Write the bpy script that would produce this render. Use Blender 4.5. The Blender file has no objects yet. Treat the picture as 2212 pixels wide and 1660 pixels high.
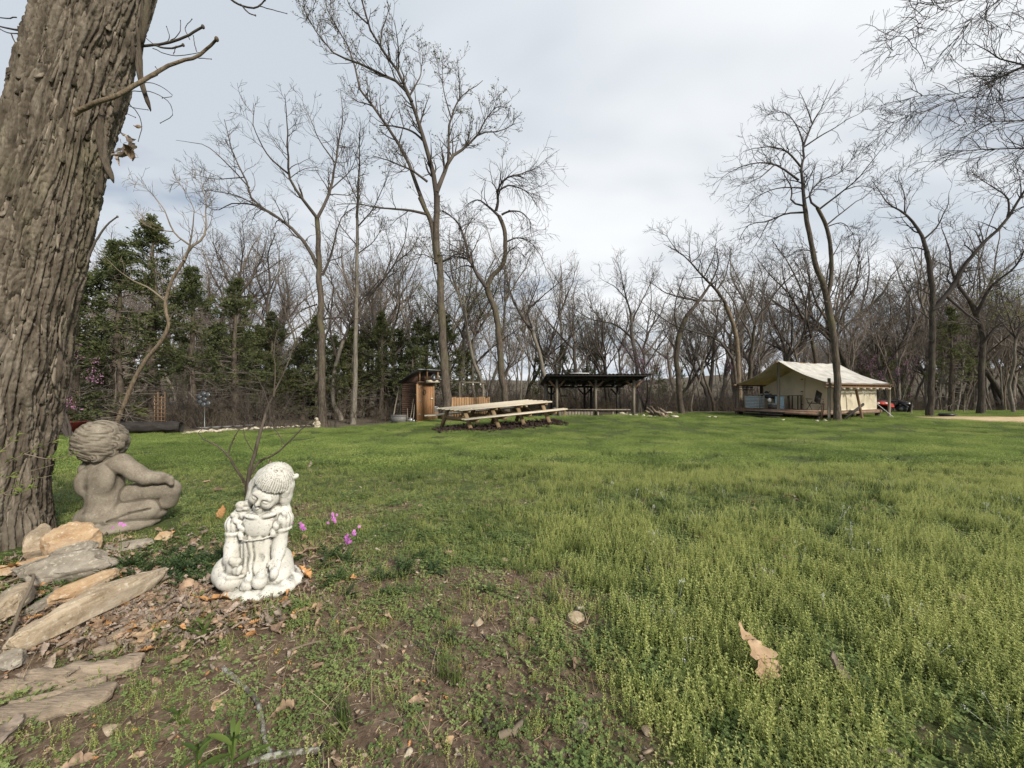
import bpy, math, random
import numpy as np
from mathutils import Vector, Matrix
R = math.radians
scene = bpy.context.scene
COL = scene.collection
rng = np.random.default_rng(11)
random.seed(5)

# ------------------------------------------------------------------ camera, sky, sun, exposure
CAM_H = 0.9                       # eye height above the ground at the photographer's feet
FPX, CX, HY = 831.0, 1106.0, 845.0  # focal length, centre column and horizon row of the 2212 px wide photo
cam_d = bpy.data.cameras.new('camera'); cam = bpy.data.objects.new('camera', cam_d); COL.objects.link(cam)
cam.location = (0, 0, CAM_H); cam.rotation_euler = (R(90), 0, 0)
cam_d.sensor_width = 36; cam_d.lens = 36 * FPX / 2212; cam_d.shift_y = (HY - 830) / 2212
cam_d.clip_start = 0.05; cam_d.clip_end = 3000
scene.camera = cam

SUN_EL, SUN_AZ = 34, 138           # sun behind the camera on the right (azimuth from +Y clockwise)
world = bpy.data.worlds.new('World'); scene.world = world; world.use_nodes = True
nt = world.node_tree; N = nt.nodes; L = nt.links; N.clear()
out = N.new('ShaderNodeOutputWorld')
sky = N.new('ShaderNodeTexSky'); sky.sky_type = 'NISHITA'; sky.sun_disc = False
sky.sun_elevation = R(SUN_EL); sky.sun_rotation = R(SUN_AZ); sky.air_density = 1.0; sky.dust_density = 1.5
bg1 = N.new('ShaderNodeBackground'); bg1.inputs[1].default_value = 0.06; L.new(sky.outputs[0], bg1.inputs[0])
tc = N.new('ShaderNodeTexCoord'); sep = N.new('ShaderNodeSeparateXYZ'); L.new(tc.outputs['Generated'], sep.inputs[0])
def wmath(op, a, b=None, c=None):
    m = N.new('ShaderNodeMath'); m.operation = op
    for i, v in enumerate((a, b, c)):
        if v is None: continue
        if isinstance(v, (int, float)): m.inputs[i].default_value = v
        else: L.new(v, m.inputs[i])
    return m.outputs[0]
zz = wmath('MAXIMUM', sep.outputs[2], 0.0); zz = wmath('ADD', zz, 0.16)
dx = wmath('DIVIDE', sep.outputs[0], zz); dy = wmath('DIVIDE', sep.outputs[1], zz)
comb = N.new('ShaderNodeCombineXYZ'); L.new(dx, comb.inputs[0]); L.new(dy, comb.inputs[1])
def wnoise(scale, detail, rough, off, dist=0.0):
    mp = N.new('ShaderNodeMapping'); mp.inputs['Location'].default_value = off; L.new(comb.outputs[0], mp.inputs[0])
    mp.inputs['Rotation'].default_value = (0, 0, 0.35)
    mp.inputs['Scale'].default_value = (1.0, 1.5, 1.0)
    n = N.new('ShaderNodeTexNoise'); n.inputs['Scale'].default_value = scale; n.inputs['Detail'].default_value = detail
    n.inputs['Roughness'].default_value = rough; n.inputs['Distortion'].default_value = dist
    L.new(mp.outputs[0], n.inputs['Vector']); return n.outputs[0]
n1 = wnoise(0.55, 4, 0.5, (3.1, 1.7, 0), 0.3)
n2 = wnoise(0.75, 5, 0.55, (8.3, 0.4, 0), 0.4)
def wramp(v, p0, c0, p1, c1, interp='EASE'):
    r = N.new('ShaderNodeValToRGB'); r.color_ramp.interpolation = interp
    r.color_ramp.elements[0].position = p0; r.color_ramp.elements[0].color = (*c0, 1)
    r.color_ramp.elements[1].position = p1; r.color_ramp.elements[1].color = (*c1, 1)
    L.new(v, r.inputs[0]); return r.outputs[0]
cloud = wramp(n1, 0.37, (0.58, 0.635, 0.70), 0.64, (0.90, 0.92, 0.94))
cover = wramp(n2, 0.27, (0.2, 0.2, 0.2), 0.43, (1, 1, 1))
bg2 = N.new('ShaderNodeBackground'); bg2.inputs[1].default_value = 0.69; L.new(cloud, bg2.inputs[0])
mx = N.new('ShaderNodeMixShader'); L.new(cover, mx.inputs[0]); L.new(bg1.outputs[0], mx.inputs[1]); L.new(bg2.outputs[0], mx.inputs[2])
L.new(mx.outputs[0], out.inputs[0])

sun_d = bpy.data.lights.new('sun', 'SUN'); sun_d.energy = 3.6; sun_d.angle = R(9); sun_d.color = (1.0, 0.93, 0.82)
sun = bpy.data.objects.new('sun', sun_d); COL.objects.link(sun)
_sv = Vector((math.sin(R(SUN_AZ)) * math.cos(R(SUN_EL)), math.cos(R(SUN_AZ)) * math.cos(R(SUN_EL)), math.sin(R(SUN_EL))))
sun.rotation_euler = _sv.to_track_quat('Z', 'Y').to_euler()
vs = scene.view_settings; vs.view_transform = 'Standard'; vs.look = 'None'; vs.exposure = 0.65; vs.gamma = 1.0; vs.use_curve_mapping = False
scene.cycles.max_bounces = 6; scene.cycles.diffuse_bounces = 3; scene.cycles.transmission_bounces = 3
scene.cycles.use_denoising = True

# ------------------------------------------------------------------ noise and helpers
_perm = np.random.default_rng(3).permutation(256); _perm = np.concatenate([_perm, _perm, _perm])
_grad = np.random.default_rng(4).normal(size=(256, 3)); _grad /= np.linalg.norm(_grad, axis=1)[:, None]
def perlin(x, y, z=0.0):
    x, y, z = np.broadcast_arrays(np.asarray(x, float), np.asarray(y, float), np.asarray(z, float))
    xi = np.floor(x).astype(int); yi = np.floor(y).astype(int); zi = np.floor(z).astype(int)
    xf = x - xi; yf = y - yi; zf = z - zi
    fade = lambda t: t * t * t * (t * (t * 6 - 15) + 10)
    u, v, w = fade(xf), fade(yf), fade(zf)
    def g(i, j, k):
        h = _perm[_perm[_perm[(xi + i) & 255] + ((yi + j) & 255)] + ((zi + k) & 255)]
        gr = _grad[h]
        return gr[..., 0] * (xf - i) + gr[..., 1] * (yf - j) + gr[..., 2] * (zf - k)
    lerp = lambda a, b, t: a + t * (b - a)
    return 1.6 * lerp(lerp(lerp(g(0,0,0), g(1,0,0), u), lerp(g(0,1,0), g(1,1,0), u), v),
                lerp(lerp(g(0,0,1), g(1,0,1), u), lerp(g(0,1,1), g(1,1,1), u), v), w)
def fbm(x, y, z=0.0, o=4, lac=2.0, gain=0.5):
    s = 0; a = 1.0; f = 1.0
    for i in range(o):
        s = s + a * perlin(np.asarray(x) * f + 17.3 * i, np.asarray(y) * f + 5.1 * i, np.asarray(z) * f); a *= gain; f *= lac
    return s
def sstep(a, b, x):
    t = np.clip((np.asarray(x, float) - a) / (b - a), 0, 1); return t * t * (3 - 2 * t)
def gauss(x, y, cx, cy, rx, ry=None):
    ry = ry or rx
    return np.exp(-((x - cx) / rx) ** 2 - ((y - cy) / ry) ** 2)

def G(x, y):                       # height of the ground
    x = np.asarray(x, float); y = np.asarray(y, float)
    h = -0.62 * sstep(2.2, 14, y)
    h = h - 0.30 * sstep(-1.5, -9, x) * sstep(8, 19, y)
    h = h + 0.09 * gauss(x, y, -2.5, 2.2, 1.0, 0.8)
    h = h + 0.37 * np.where(y < 17.8, gauss(x, y, 4.2, 17.8, 4.2, 3.8), gauss(x, y, 4.2, 17.8, 4.2, 2.2))
    h = h + 0.02 * gauss(x, y, 14, 24, 9, 8)
    h = h - 1.2 * sstep(27, 45, y) + 7.0 * sstep(60, 150, y) + 4 * sstep(40, 130, np.abs(x)) * sstep(20, 60, y)
    near = 1 - sstep(14, 30, y)
    h = h + 0.035 * perlin(x * 0.7 + 3, y * 0.7) + (0.012 * perlin(x * 3.1, y * 3.1 + 7) + 0.006 * perlin(x * 9, y * 9)) * near
    h = h + 0.8 * perlin(x * 0.03, y * 0.03 + 9) * sstep(45, 90, y)
    return h
def g(x, y): return float(G(x, y))
def W(px, py, d):                  # photo column, photo row, distance -> point in the place
    return np.array([(px - CX) / FPX * d, d, CAM_H - (py - HY) / FPX * d])
def on_ground(px, py):             # where the line of sight through a pixel meets the ground
    lo, hi = 0.5, 120.0
    f = lambda d: W(px, py, d)[2] - g((px - CX) / FPX * d, d)
    prev = 0.5
    for d in np.geomspace(0.5, 120, 300):
        if f(d) < 0: hi = d; lo = prev; break
        prev = d
    for _ in range(30):
        m = (lo + hi) / 2
        if f(m) > 0: lo = m
        else: hi = m
    x = (px - CX) / FPX * lo
    return np.array([x, lo, g(x, lo)])
_ex = np.array([-60, -20, -12, -9, -5, -2, 4, 10, 14, 22, 30, 45, 80])
_ey = np.array([14, 14.8, 17.0, 18.6, 21.0, 22.3, 23.5, 25.5, 26.5, 28, 30, 36, 44])
def edge_y(x): return np.interp(x, _ex, _ey)     # where the mown grass ends and the wood begins

class MB:
    """collects shapes and links them as one mesh"""
    def __init__(s): s.v = []; s.q = []; s.t = []; s.n = 0
    def add(s, v, q=None, t=None):
        v = np.asarray(v, float).reshape(-1, 3)
        if q is not None and len(q): s.q.append(np.asarray(q, int).reshape(-1, 4) + s.n)
        if t is not None and len(t): s.t.append(np.asarray(t, int).reshape(-1, 3) + s.n)
        s.v.append(v); s.n += len(v); return s
    def box(s, c, size, M=None):
        c = np.asarray(c, float); h = np.asarray(size, float) / 2
        v = np.array([[x, y, z] for x in (-1, 1) for y in (-1, 1) for z in (-1, 1)]) * h
        if M is not None: v = v @ np.asarray(M).T
        return s.add(v + c, [[0,1,3,2],[4,6,7,5],[0,4,5,1],[2,3,7,6],[0,2,6,4],[1,5,7,3]])
    def beam(s, p0, p1, w, h, up=(0, 0, 1), ragged=0.0):
        p0 = np.asarray(p0, float); p1 = np.asarray(p1, float); d = p1 - p0; Ln = np.linalg.norm(d); d /= Ln
        u = np.asarray(up, float); a = np.cross(d, u)
        if np.linalg.norm(a) < 1e-3: a = np.cross(d, (0, 1, 0)); 
        a /= np.linalg.norm(a); b = np.cross(a, d)
        return s.box((p0 + p1) / 2, (Ln, w, h), np.array([d, a, b]).T)
    def tube(s, pts, rad, sides=8, cap=True):
        pts = np.asarray(pts, float); rad = np.broadcast_to(np.asarray(rad, float), (len(pts),))
        v, q = tubes(pts[None], rad[None], sides); n0 = s.n
        s.add(v, q)
        if cap:
            n = len(pts); m = s.n
            s.add([pts[0], pts[-1]])
            i = np.arange(sides); j = (i + 1) % sides
            s.t.append(np.stack([np.full(sides, m), n0 + j, n0 + i], 1)); k = n0 + (n - 1) * sides
            s.t.append(np.stack([np.full(sides, m + 1), k + i, k + j], 1))
        return s
    def lathe(s, prof, c=(0, 0, 0), sides=16, M=None):
        prof = np.asarray(prof, float); a = np.linspace(0, 2 * np.pi, sides, endpoint=False)
        v = np.stack([prof[:, None, 0] * np.cos(a), prof[:, None, 0] * np.sin(a), np.repeat(prof[:, 1:2], sides, 1)], -1).reshape(-1, 3)
        if M is not None: v = v @ np.asarray(M).T
        n = len(prof); i = np.arange(n - 1)[:, None] * sides; k = np.arange(sides)[None]; kk = (k + 1) % sides
        q = np.stack([i + k, i + kk, i + sides + kk, i + sides + k], -1).reshape(-1, 4)
        return s.add(v + np.asarray(c), q)
    def ell(s, c, r, M=None, nu=12, nv=8):
        th = np.linspace(0, np.pi, nv + 1); prof = np.stack([np.sin(th), -np.cos(th)], 1); prof[0, 0] = prof[-1, 0] = 1e-4
        a = np.linspace(0, 2 * np.pi, nu, endpoint=False)
        v = np.stack([prof[:, None, 0] * np.cos(a), prof[:, None, 0] * np.sin(a), np.repeat(prof[:, 1:2], nu, 1)], -1).reshape(-1, 3) * np.asarray(r)
        if M is not None: v = v @ np.asarray(M).T
        i = np.arange(nv)[:, None] * nu; k = np.arange(nu)[None]; kk = (k + 1) % nu
        q = np.stack([i + k, i + kk, i + nu + kk, i + nu + k], -1).reshape(-1, 4)
        return s.add(v + np.asarray(c), q)
    def mesh(s, name, mat, shift=(0, 0, 0), smooth=False):
        return np_mesh(name, np.concatenate(s.v) - np.asarray(shift), s.q, s.t, mat, smooth)

def np_mesh(name, v, qs, ts, mat, smooth=False):
    me = bpy.data.meshes.new(name)
    q = np.concatenate(qs) if len(qs) else np.zeros((0, 4), int); t = np.concatenate(ts) if len(ts) else np.zeros((0, 3), int)
    me.vertices.add(len(v)); me.vertices.foreach_set('co', np.asarray(v, np.float32).ravel())
    nl = q.size + t.size; me.loops.add(nl)
    me.loops.foreach_set('vertex_index', np.concatenate([q.ravel(), t.ravel()]).astype(np.int32))
    me.polygons.add(len(q) + len(t))
    st = np.concatenate([np.arange(len(q)) * 4, q.size + np.arange(len(t)) * 3]).astype(np.int32)
    me.polygons.foreach_set('loop_start', st)
    me.update(calc_edges=True); me.validate()
    if smooth: me.polygons.foreach_set('use_smooth', np.ones(len(me.polygons), bool))
    if mat is not None: me.materials.append(mat)
    return me

def tubes(P, Rr, sides):
    """P (K,n,3) polylines, Rr (K,n) radii -> vertices and quads of open tubes"""
    K, n, _ = P.shape
    T = np.empty_like(P); T[:, 1:-1] = P[:, 2:] - P[:, :-2]; T[:, 0] = P[:, 1] - P[:, 0]; T[:, -1] = P[:, -1] - P[:, -2]
    T /= np.linalg.norm(T, axis=2, keepdims=True) + 1e-12
    mean = P[:, -1] - P[:, 0]; mean /= np.linalg.norm(mean, axis=1, keepdims=True) + 1e-12
    ref = np.where(np.abs(mean[:, 2:3]) > 0.75, np.array([[1.0, 0.2, 0]]), np.array([[0.1, 0.1, 1.0]]))[:, None, :]
    A = np.cross(T, ref); A /= np.linalg.norm(A, axis=2, keepdims=True) + 1e-12
    B = np.cross(T, A)
    a = np.linspace(0, 2 * np.pi, sides, endpoint=False)
    V = P[:, :, None] + Rr[:, :, None, None] * (A[:, :, None] * np.cos(a)[None, None, :, None] + B[:, :, None] * np.sin(a)[None, None, :, None])
    k = np.arange(K)[:, None, None] * (n * sides); i = np.arange(n - 1)[None, :, None] * sides
    j = np.arange(sides)[None, None]; jj = (j + 1) % sides
    Q = np.stack([k + i + j, k + i + sides + j, k + i + sides + jj, k + i + jj], -1).reshape(-1, 4)
    return V.reshape(-1, 3), Q

LOC = {}
def thing(name, label, cat, loc, group=None):
    o = bpy.data.objects.new(name, None); COL.objects.link(o); o.empty_display_size = 0.2
    o.location = [float(c) for c in loc]; o['label'] = label; o['category'] = cat
    if group: o['group'] = group
    LOC[o.name] = np.asarray(loc, float)
    return o
def root_loc(p):
    while p.parent is not None: p = p.parent
    return np.asarray(p.location[:], float)
def link(name, me, parent=None):
    o = bpy.data.objects.new(name, me); COL.objects.link(o)
    if parent is not None: o.parent = parent
    return o
def part(name, mb, mat, parent, label=None, smooth=False):
    me = mb.mesh(name, mat, root_loc(parent), smooth)
    o = link(name, me, parent)
    if label: o['label'] = label
    return o
def solo(name, mb, mat, label, cat, loc, group=None, smooth=False):     # a thing that is one mesh
    o = link(name, mb.mesh(name, mat, loc, smooth)); o.location = [float(c) for c in loc]
    o['label'] = label; o['category'] = cat
    if group: o['group'] = group
    return o
def copy_tree(o, parent=None):
    c = o.copy(); COL.objects.link(c)
    if parent is not None: c.parent = parent
    for ch in o.children: copy_tree(ch, c)
    return c
def rotz(a): c, s = math.cos(a), math.sin(a); return np.array([[c, -s, 0], [s, c, 0], [0, 0, 1]])
def rotx(a): c, s = math.cos(a), math.sin(a); return np.array([[1, 0, 0], [0, c, -s], [0, s, c]])
def roty(a): c, s = math.cos(a), math.sin(a); return np.array([[c, 0, s], [0, 1, 0], [-s, 0, c]])

# ------------------------------------------------------------------ materials
class Mat:
    def __init__(s, name, rough=0.85, spec=0.3):
        s.m = bpy.data.materials.new(name); s.m.use_nodes = True; s.nt = s.m.node_tree
        s.b = s.nt.nodes['Principled BSDF']; s.b.inputs['Roughness'].default_value = rough
        s.b.inputs['Specular IOR Level'].default_value = spec
        s.tc = s.nt.nodes.new('ShaderNodeTexCoord'); s.space = 'Object'
    def n(s, t): return s.nt.nodes.new(t)
    def l(s, a, b): s.nt.links.new(a, b)
    def noise(s, scale, detail=4, rough=0.55, stretch=(1, 1, 1), dist=0.0, space=None):
        mp = s.n('ShaderNodeMapping'); mp.inputs['Scale'].default_value = stretch
        if space == 'World':
            ge = s.n('ShaderNodeNewGeometry'); s.l(ge.outputs['Position'], mp.inputs[0])
        else: s.l(s.tc.outputs[space or s.space], mp.inputs[0])
        x = s.n('ShaderNodeTexNoise'); x.inputs['Scale'].default_value = scale; x.inputs['Detail'].default_value = detail
        x.inputs['Roughness'].default_value = rough; x.inputs['Distortion'].default_value = dist
        s.l(mp.outputs[0], x.inputs['Vector']); return x.outputs[0]
    def ramp(s, v, stops, interp='LINEAR'):
        r = s.n('ShaderNodeValToRGB'); r.color_ramp.interpolation = interp
        e = r.color_ramp.elements
        while len(e) < len(stops): e.new(0.5)
        for i, (p, c) in enumerate(stops):
            e[i].position = p; e[i].color = (*c, 1) if hasattr(c, '__len__') else (c, c, c, 1)
        s.l(v, r.inputs[0]); return r.outputs[0]
    def mix(s, f, a, b, mode='MIX'):
        m = s.n('ShaderNodeMix'); m.data_type = 'RGBA'; m.blend_type = mode
        for i, v in ((0, f), (6, a), (7, b)):
            if isinstance(v, (int, float)): m.inputs[i].default_value = v
            elif isinstance(v, tuple): m.inputs[i].default_value = (*v, 1)
            else: s.l(v, m.inputs[i])
        return m.outputs[2]
    def math(s, op, a, b=None):
        m = s.n('ShaderNodeMath'); m.operation = op
        for i, v in enumerate((a, b)):
            if v is None: continue
            if isinstance(v, (int, float)): m.inputs[i].default_value = v
            else: s.l(v, m.inputs[i])
        return m.outputs[0]
    def attr(s, name, out='Fac'):
        a = s.n('ShaderNodeAttribute'); a.attribute_name = name; return a.outputs[out]
    def rnd(s):
        o = s.n('ShaderNodeObjectInfo'); return o.outputs['Random']
    def col(s, c):
        if isinstance(c, tuple): s.b.inputs['Base Color'].default_value = (*c, 1)
        else: s.l(c, s.b.inputs['Base Color'])
        s.c = c; return s
    def bump(s, h, strength=0.5, dist=0.01):
        b = s.n('ShaderNodeBump'); b.inputs['Strength'].default_value = strength; b.inputs['Distance'].default_value = dist
        s.l(h, b.inputs['Height']); s.l(b.outputs[0], s.b.inputs['Normal']); return s
    def translucent(s, f, tint=None):
        t = s.n('ShaderNodeBsdfTranslucent')
        c = tint if tint is not None else s.c
        if isinstance(c, tuple): t.inputs[0].default_value = (*c, 1)
        else: s.l(c, t.inputs[0])
        m = s.n('ShaderNodeMixShader'); m.inputs[0].default_value = f
        o = s.nt.nodes['Material Output']; s.l(s.b.outputs[0], m.inputs[1]); s.l(t.outputs[0], m.inputs[2]); s.l(m.outputs[0], o.inputs[0])
        return s

def wood(name, dark, light, rough=0.8, grain=(1.2, 1.2, 1.2), scale=9, rv=0.25, bump=0.25, weather=None):
    m = Mat(name, rough)
    a = m.noise(scale, 5, 0.6, grain, 0.4)
    b = m.noise(scale * 5, 3, 0.6, grain)
    c = m.ramp(a, [(0.3, dark), (0.7, light)])
    c = m.mix(0.35, c, m.ramp(b, [(0.3, tuple(x * 0.55 for x in dark)), (0.7, light)]))
    o = m.math('MULTIPLY_ADD', m.rnd(), 2 * rv); o.node.inputs[2].default_value = 1 - rv
    cc = m.n('ShaderNodeMix'); cc.data_type = 'RGBA'; cc.blend_type = 'MULTIPLY'; cc.inputs[0].default_value = 1.0
    m.l(c, cc.inputs[6]); m.l(o, cc.inputs[7]); c = cc.outputs[2]
    if weather: c = m.mix(m.ramp(m.noise(3.5, 4, 0.6), [(0.45, 0.0), (0.7, 0.8)]), c, weather)
    m.col(c); m.bump(b, bump, 0.01); return m.m
def plain(name, c, rough=0.6, spec=0.4, metal=0.0, var=0.25, scale=14):
    m = Mat(name, rough, spec); m.b.inputs['Metallic'].default_value = metal
    n = m.noise(scale, 4, 0.6)
    m.col(m.ramp(n, [(0.3, tuple(x * (1 - var) for x in c)), (0.7, tuple(min(1, x * (1 + var)) for x in c))])); m.bump(n, 0.12, 0.005)
    return m.m

def bark_mat(name, dark, light, moss=None, vscale=(9, 9, 1.6), pale=None):
    m = Mat(name, 0.95, 0.1)
    a = m.noise(1.6, 6, 0.65, vscale, 0.6); b = m.noise(6.0, 4, 0.6, (3, 3, 1.2))
    c = m.ramp(a, [(0.36, dark), (0.62, light)])
    c = m.mix(0.4, c, m.ramp(b, [(0.3, dark), (0.75, light)]))
    if moss: c = m.mix(m.ramp(m.noise(0.7, 4, 0.6), [(0.5, 0.0), (0.68, 0.7)]), c, moss)
    if pale: c = m.mix(m.ramp(m.noise(1.3, 5, 0.7, (2, 2, 0.5)), [(0.55, 0.0), (0.68, 0.85)]), c, pale)
    m.col(c); m.bump(a, 0.9, 0.04); return m.m
M = {}
M['bark'] = bark_mat('bark_grey_brown', (0.03, 0.024, 0.019), (0.135, 0.112, 0.088), (0.11, 0.105, 0.055))
M['bark_dark'] = bark_mat('bark_dark', (0.02, 0.017, 0.014), (0.085, 0.072, 0.06), (0.09, 0.09, 0.06))
M['bark_warm'] = bark_mat('bark_warm_tan', (0.06, 0.045, 0.03), (0.24, 0.19, 0.135))
M['bark_pale'] = bark_mat('bark_pale_grey', (0.07, 0.062, 0.05), (0.23, 0.205, 0.17))
M['bark_dead'] = bark_mat('bark_peeling', (0.06, 0.048, 0.035), (0.22, 0.18, 0.14), None, (9, 9, 1.6), (0.52, 0.40, 0.26))
def twig_mat(name, a, b):
    m = Mat(name, 0.9, 0.15); m.col(m.ramp(m.noise(1.5, 3), [(0.3, a), (0.7, b)])); return m.m
M['twig'] = twig_mat('twig_grey_brown', (0.04, 0.033, 0.028), (0.10, 0.084, 0.07))
M['twig_dark'] = twig_mat('twig_dark', (0.035, 0.03, 0.027), (0.085, 0.072, 0.065))
M['twig_warm'] = twig_mat('twig_warm', (0.10, 0.08, 0.06), (0.22, 0.18, 0.13))
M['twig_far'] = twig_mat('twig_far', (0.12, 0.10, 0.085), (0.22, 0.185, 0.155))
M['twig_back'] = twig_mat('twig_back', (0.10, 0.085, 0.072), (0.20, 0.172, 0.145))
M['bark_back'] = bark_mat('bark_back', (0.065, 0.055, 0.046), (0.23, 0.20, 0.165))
def leaf_mat(name, stops, tr=0.35, rough=0.6, wscale=1.2, spec=0.25, rand=0.5, tip=None):
    m = Mat(name, rough, spec)
    w = m.noise(wscale, 4, 0.6, space='World')
    r = m.math('ADD', m.math('MULTIPLY', m.rnd(), rand), m.math('MULTIPLY', w, 1.0))
    r = m.math('MULTIPLY', m.math('SUBTRACT', r, 0.25 + rand / 2 - 0.25), 1.0)
    c = m.ramp(r, stops)
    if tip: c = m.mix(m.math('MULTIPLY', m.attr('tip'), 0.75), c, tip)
    m.col(c); m.translucent(tr); return m.m
# ------------------------------------------------------------------ ground, road patch, hills
def strip_uv(x, y):                # along and across the mulch strip under the long table
    a = np.array([0.94, 0.34]); return (x + 0.45) * a[0] + (y - 15.5) * a[1], -(x + 0.45) * a[1] + (y - 15.5) * a[0]
def build_ground():
    def axis(segs):
        a = [];
        for lo, hi, st in segs: a.append(np.arange(lo, hi, st))
        return np.concatenate(a + [np.array([segs[-1][1]])])
    xs = axis([(-400, -80, 20), (-80, -30, 2.5), (-30, -10, 0.6), (-10, -4, 0.15), (-4, 4, 0.03), (4, 10, 0.15), (10, 30, 0.6), (30, 80, 2.5), (80, 400, 20)])
    ys = axis([(-60, -5, 6), (-5, 0.4, 0.3), (0.4, 4.5, 0.03), (4.5, 12, 0.12), (12, 30, 0.5), (30, 80, 2), (80, 500, 15)])
    X, Y = np.meshgrid(xs, ys, indexing='ij'); Z = G(X, Y)
    near = np.exp(-((np.hypot(X, Y - 1.5)) / 4.0) ** 2)
    Z = Z + near * (0.010 * perlin(X * 13, Y * 13, 3) + 0.007 * perlin(X * 31, Y * 31, 5))
    v = np.stack([X, Y, Z], -1).reshape(-1, 3); nx, ny = X.shape
    i = np.arange(nx - 1)[:, None] * ny; j = np.arange(ny - 1)[None]
    q = np.stack([i + j, i + ny + j, i + ny + j + 1, i + j + 1], -1).reshape(-1, 4)
    me = np_mesh('ground', v, [q], [], None, True)
    fx, fy = v[:, 0], v[:, 1]
    wob = 0.7 * perlin(fx * 0.6, fy * 0.6, 2) + 0.25 * perlin(fx * 2.5, fy * 2.5, 4)
    wood_mask = sstep(-0.7, 0.8, fy - edge_y(fx) + wob)
    # tan road patch on the far right
    road = sstep(0.9, 0.3, np.abs((fy - 20.5) / 3.9) + 0.3 * wob) * sstep(22.3, 25, fx + 0.5 * wob)
    mulch = sstep(1.0, 0.75, np.hypot(strip_uv(fx, fy)[0] / 2.9, strip_uv(fx, fy)[1] / 1.15) + 0.25 * wob)
    bare = bare_mask(fx, fy)
    for nm, a in (('wood_floor', wood_mask), ('road', road), ('mulch', mulch), ('bare', bare)):
        at = me.attributes.new(nm, 'FLOAT', 'POINT'); at.data.foreach_set('value', a.astype(np.float32))
    m = Mat('ground_soil_and_turf', 0.95, 0.1); m.space = 'Object'
    n_f = m.noise(28, 6, 0.7); n_m = m.noise(4, 5, 0.65); n_g = m.noise(90, 3, 0.7)
    soil = m.ramp(n_f, [(0.25, (0.045, 0.031, 0.022)), (0.5, (0.112, 0.080, 0.056)), (0.75, (0.215, 0.163, 0.118))])
    soil = m.mix(m.ramp(n_g, [(0.62, 0.0), (0.72, 0.6)]), soil, (0.30, 0.23, 0.16))
    turf = m.ramp(n_f, [(0.3, (0.035, 0.042, 0.016)), (0.6, (0.07, 0.092, 0.03)), (0.8, (0.12, 0.125, 0.055))])
    c = m.mix(m.attr('bare'), turf, soil)
    floor = m.ramp(n_m, [(0.3, (0.05, 0.042, 0.032)), (0.55, (0.11, 0.092, 0.072)), (0.75, (0.18, 0.15, 0.115))])
    floor = m.mix(0.5, floor, m.ramp(m.noise(1.2, 5, 0.7), [(0.35, (0.05, 0.044, 0.03)), (0.7, (0.16, 0.135, 0.10))]))
    c = m.mix(m.attr('wood_floor'), c, floor)
    c = m.mix(m.attr('road'), c, m.ramp(n_m, [(0.3, (0.36, 0.26, 0.15)), (0.7, (0.58, 0.45, 0.28))]))
    c = m.mix(m.attr('mulch'), c, m.ramp(n_f, [(0.3, (0.018, 0.012, 0.010)), (0.7, (0.06, 0.04, 0.032))]))
    m.col(c); m.bump(n_f, 0.7, 0.015)
    me.materials.append(m.m)
    o = link('ground', me); o['kind'] = 'structure'; o['label'] = 'grassy clearing with bare soil patches'
    return o
def bare_mask(x, y):
    """1 where soil shows: the bed around the figures and patches down the middle of the foreground"""
    x = np.asarray(x, float); y = np.asarray(y, float)
    b = 1.1 * gauss(x, y, -1.3, 1.5, 1.0, 0.8) + 0.95 * gauss(x, y, -0.4, 1.4, 0.75, 0.55) + 1.0 * gauss(x, y, -0.5, 1.0, 0.7, 0.25) + 0.75 * gauss(x, y, 0.0, 1.7, 0.45, 0.25)
    b = b + 0.8 * gauss(x, y, -1.3, 2.9, 0.9, 0.25) + 0.55 * gauss(x, y, 0.15, 3.2, 0.8, 0.22) + 0.45 * gauss(x, y, 1.9, 3.2, 0.35, 0.15) + 0.5 * gauss(x, y, 0.9, 2.2, 0.3, 0.12) + 0.35 * gauss(x, y, 1.3, 1.0, 0.5, 0.12)
    nn = 0.35 * perlin(x * 3.2 + 5, y * 4.2) + 0.22 * perlin(x * 8, y * 9, 2)
    return sstep(0.30, 0.72, b + nn)
build_ground()
# ------------------------------------------------------------------ bare trees
def catmull(P, n):
    P = np.asarray(P, float); seg = np.linalg.norm(np.diff(P, axis=0), axis=1) + 1e-9
    s = np.concatenate([[0], np.cumsum(seg)]); t = np.linspace(0, s[-1], n)
    m = np.gradient(P, s, axis=0) if len(P) > 2 else np.repeat((P[1:] - P[:1]) / s[-1], 2, 0)
    i = np.clip(np.searchsorted(s, t, 'right') - 1, 0, len(P) - 2); h = (s[i + 1] - s[i])[:, None]; u = ((t - s[i]) / (s[i + 1] - s[i]))[:, None]
    return ((2*u**3 - 3*u**2 + 1) * P[i] + (u**3 - 2*u**2 + u) * h * m[i] + (-2*u**3 + 3*u**2) * P[i + 1] + (u**3 - u**2) * h * m[i + 1])

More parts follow.
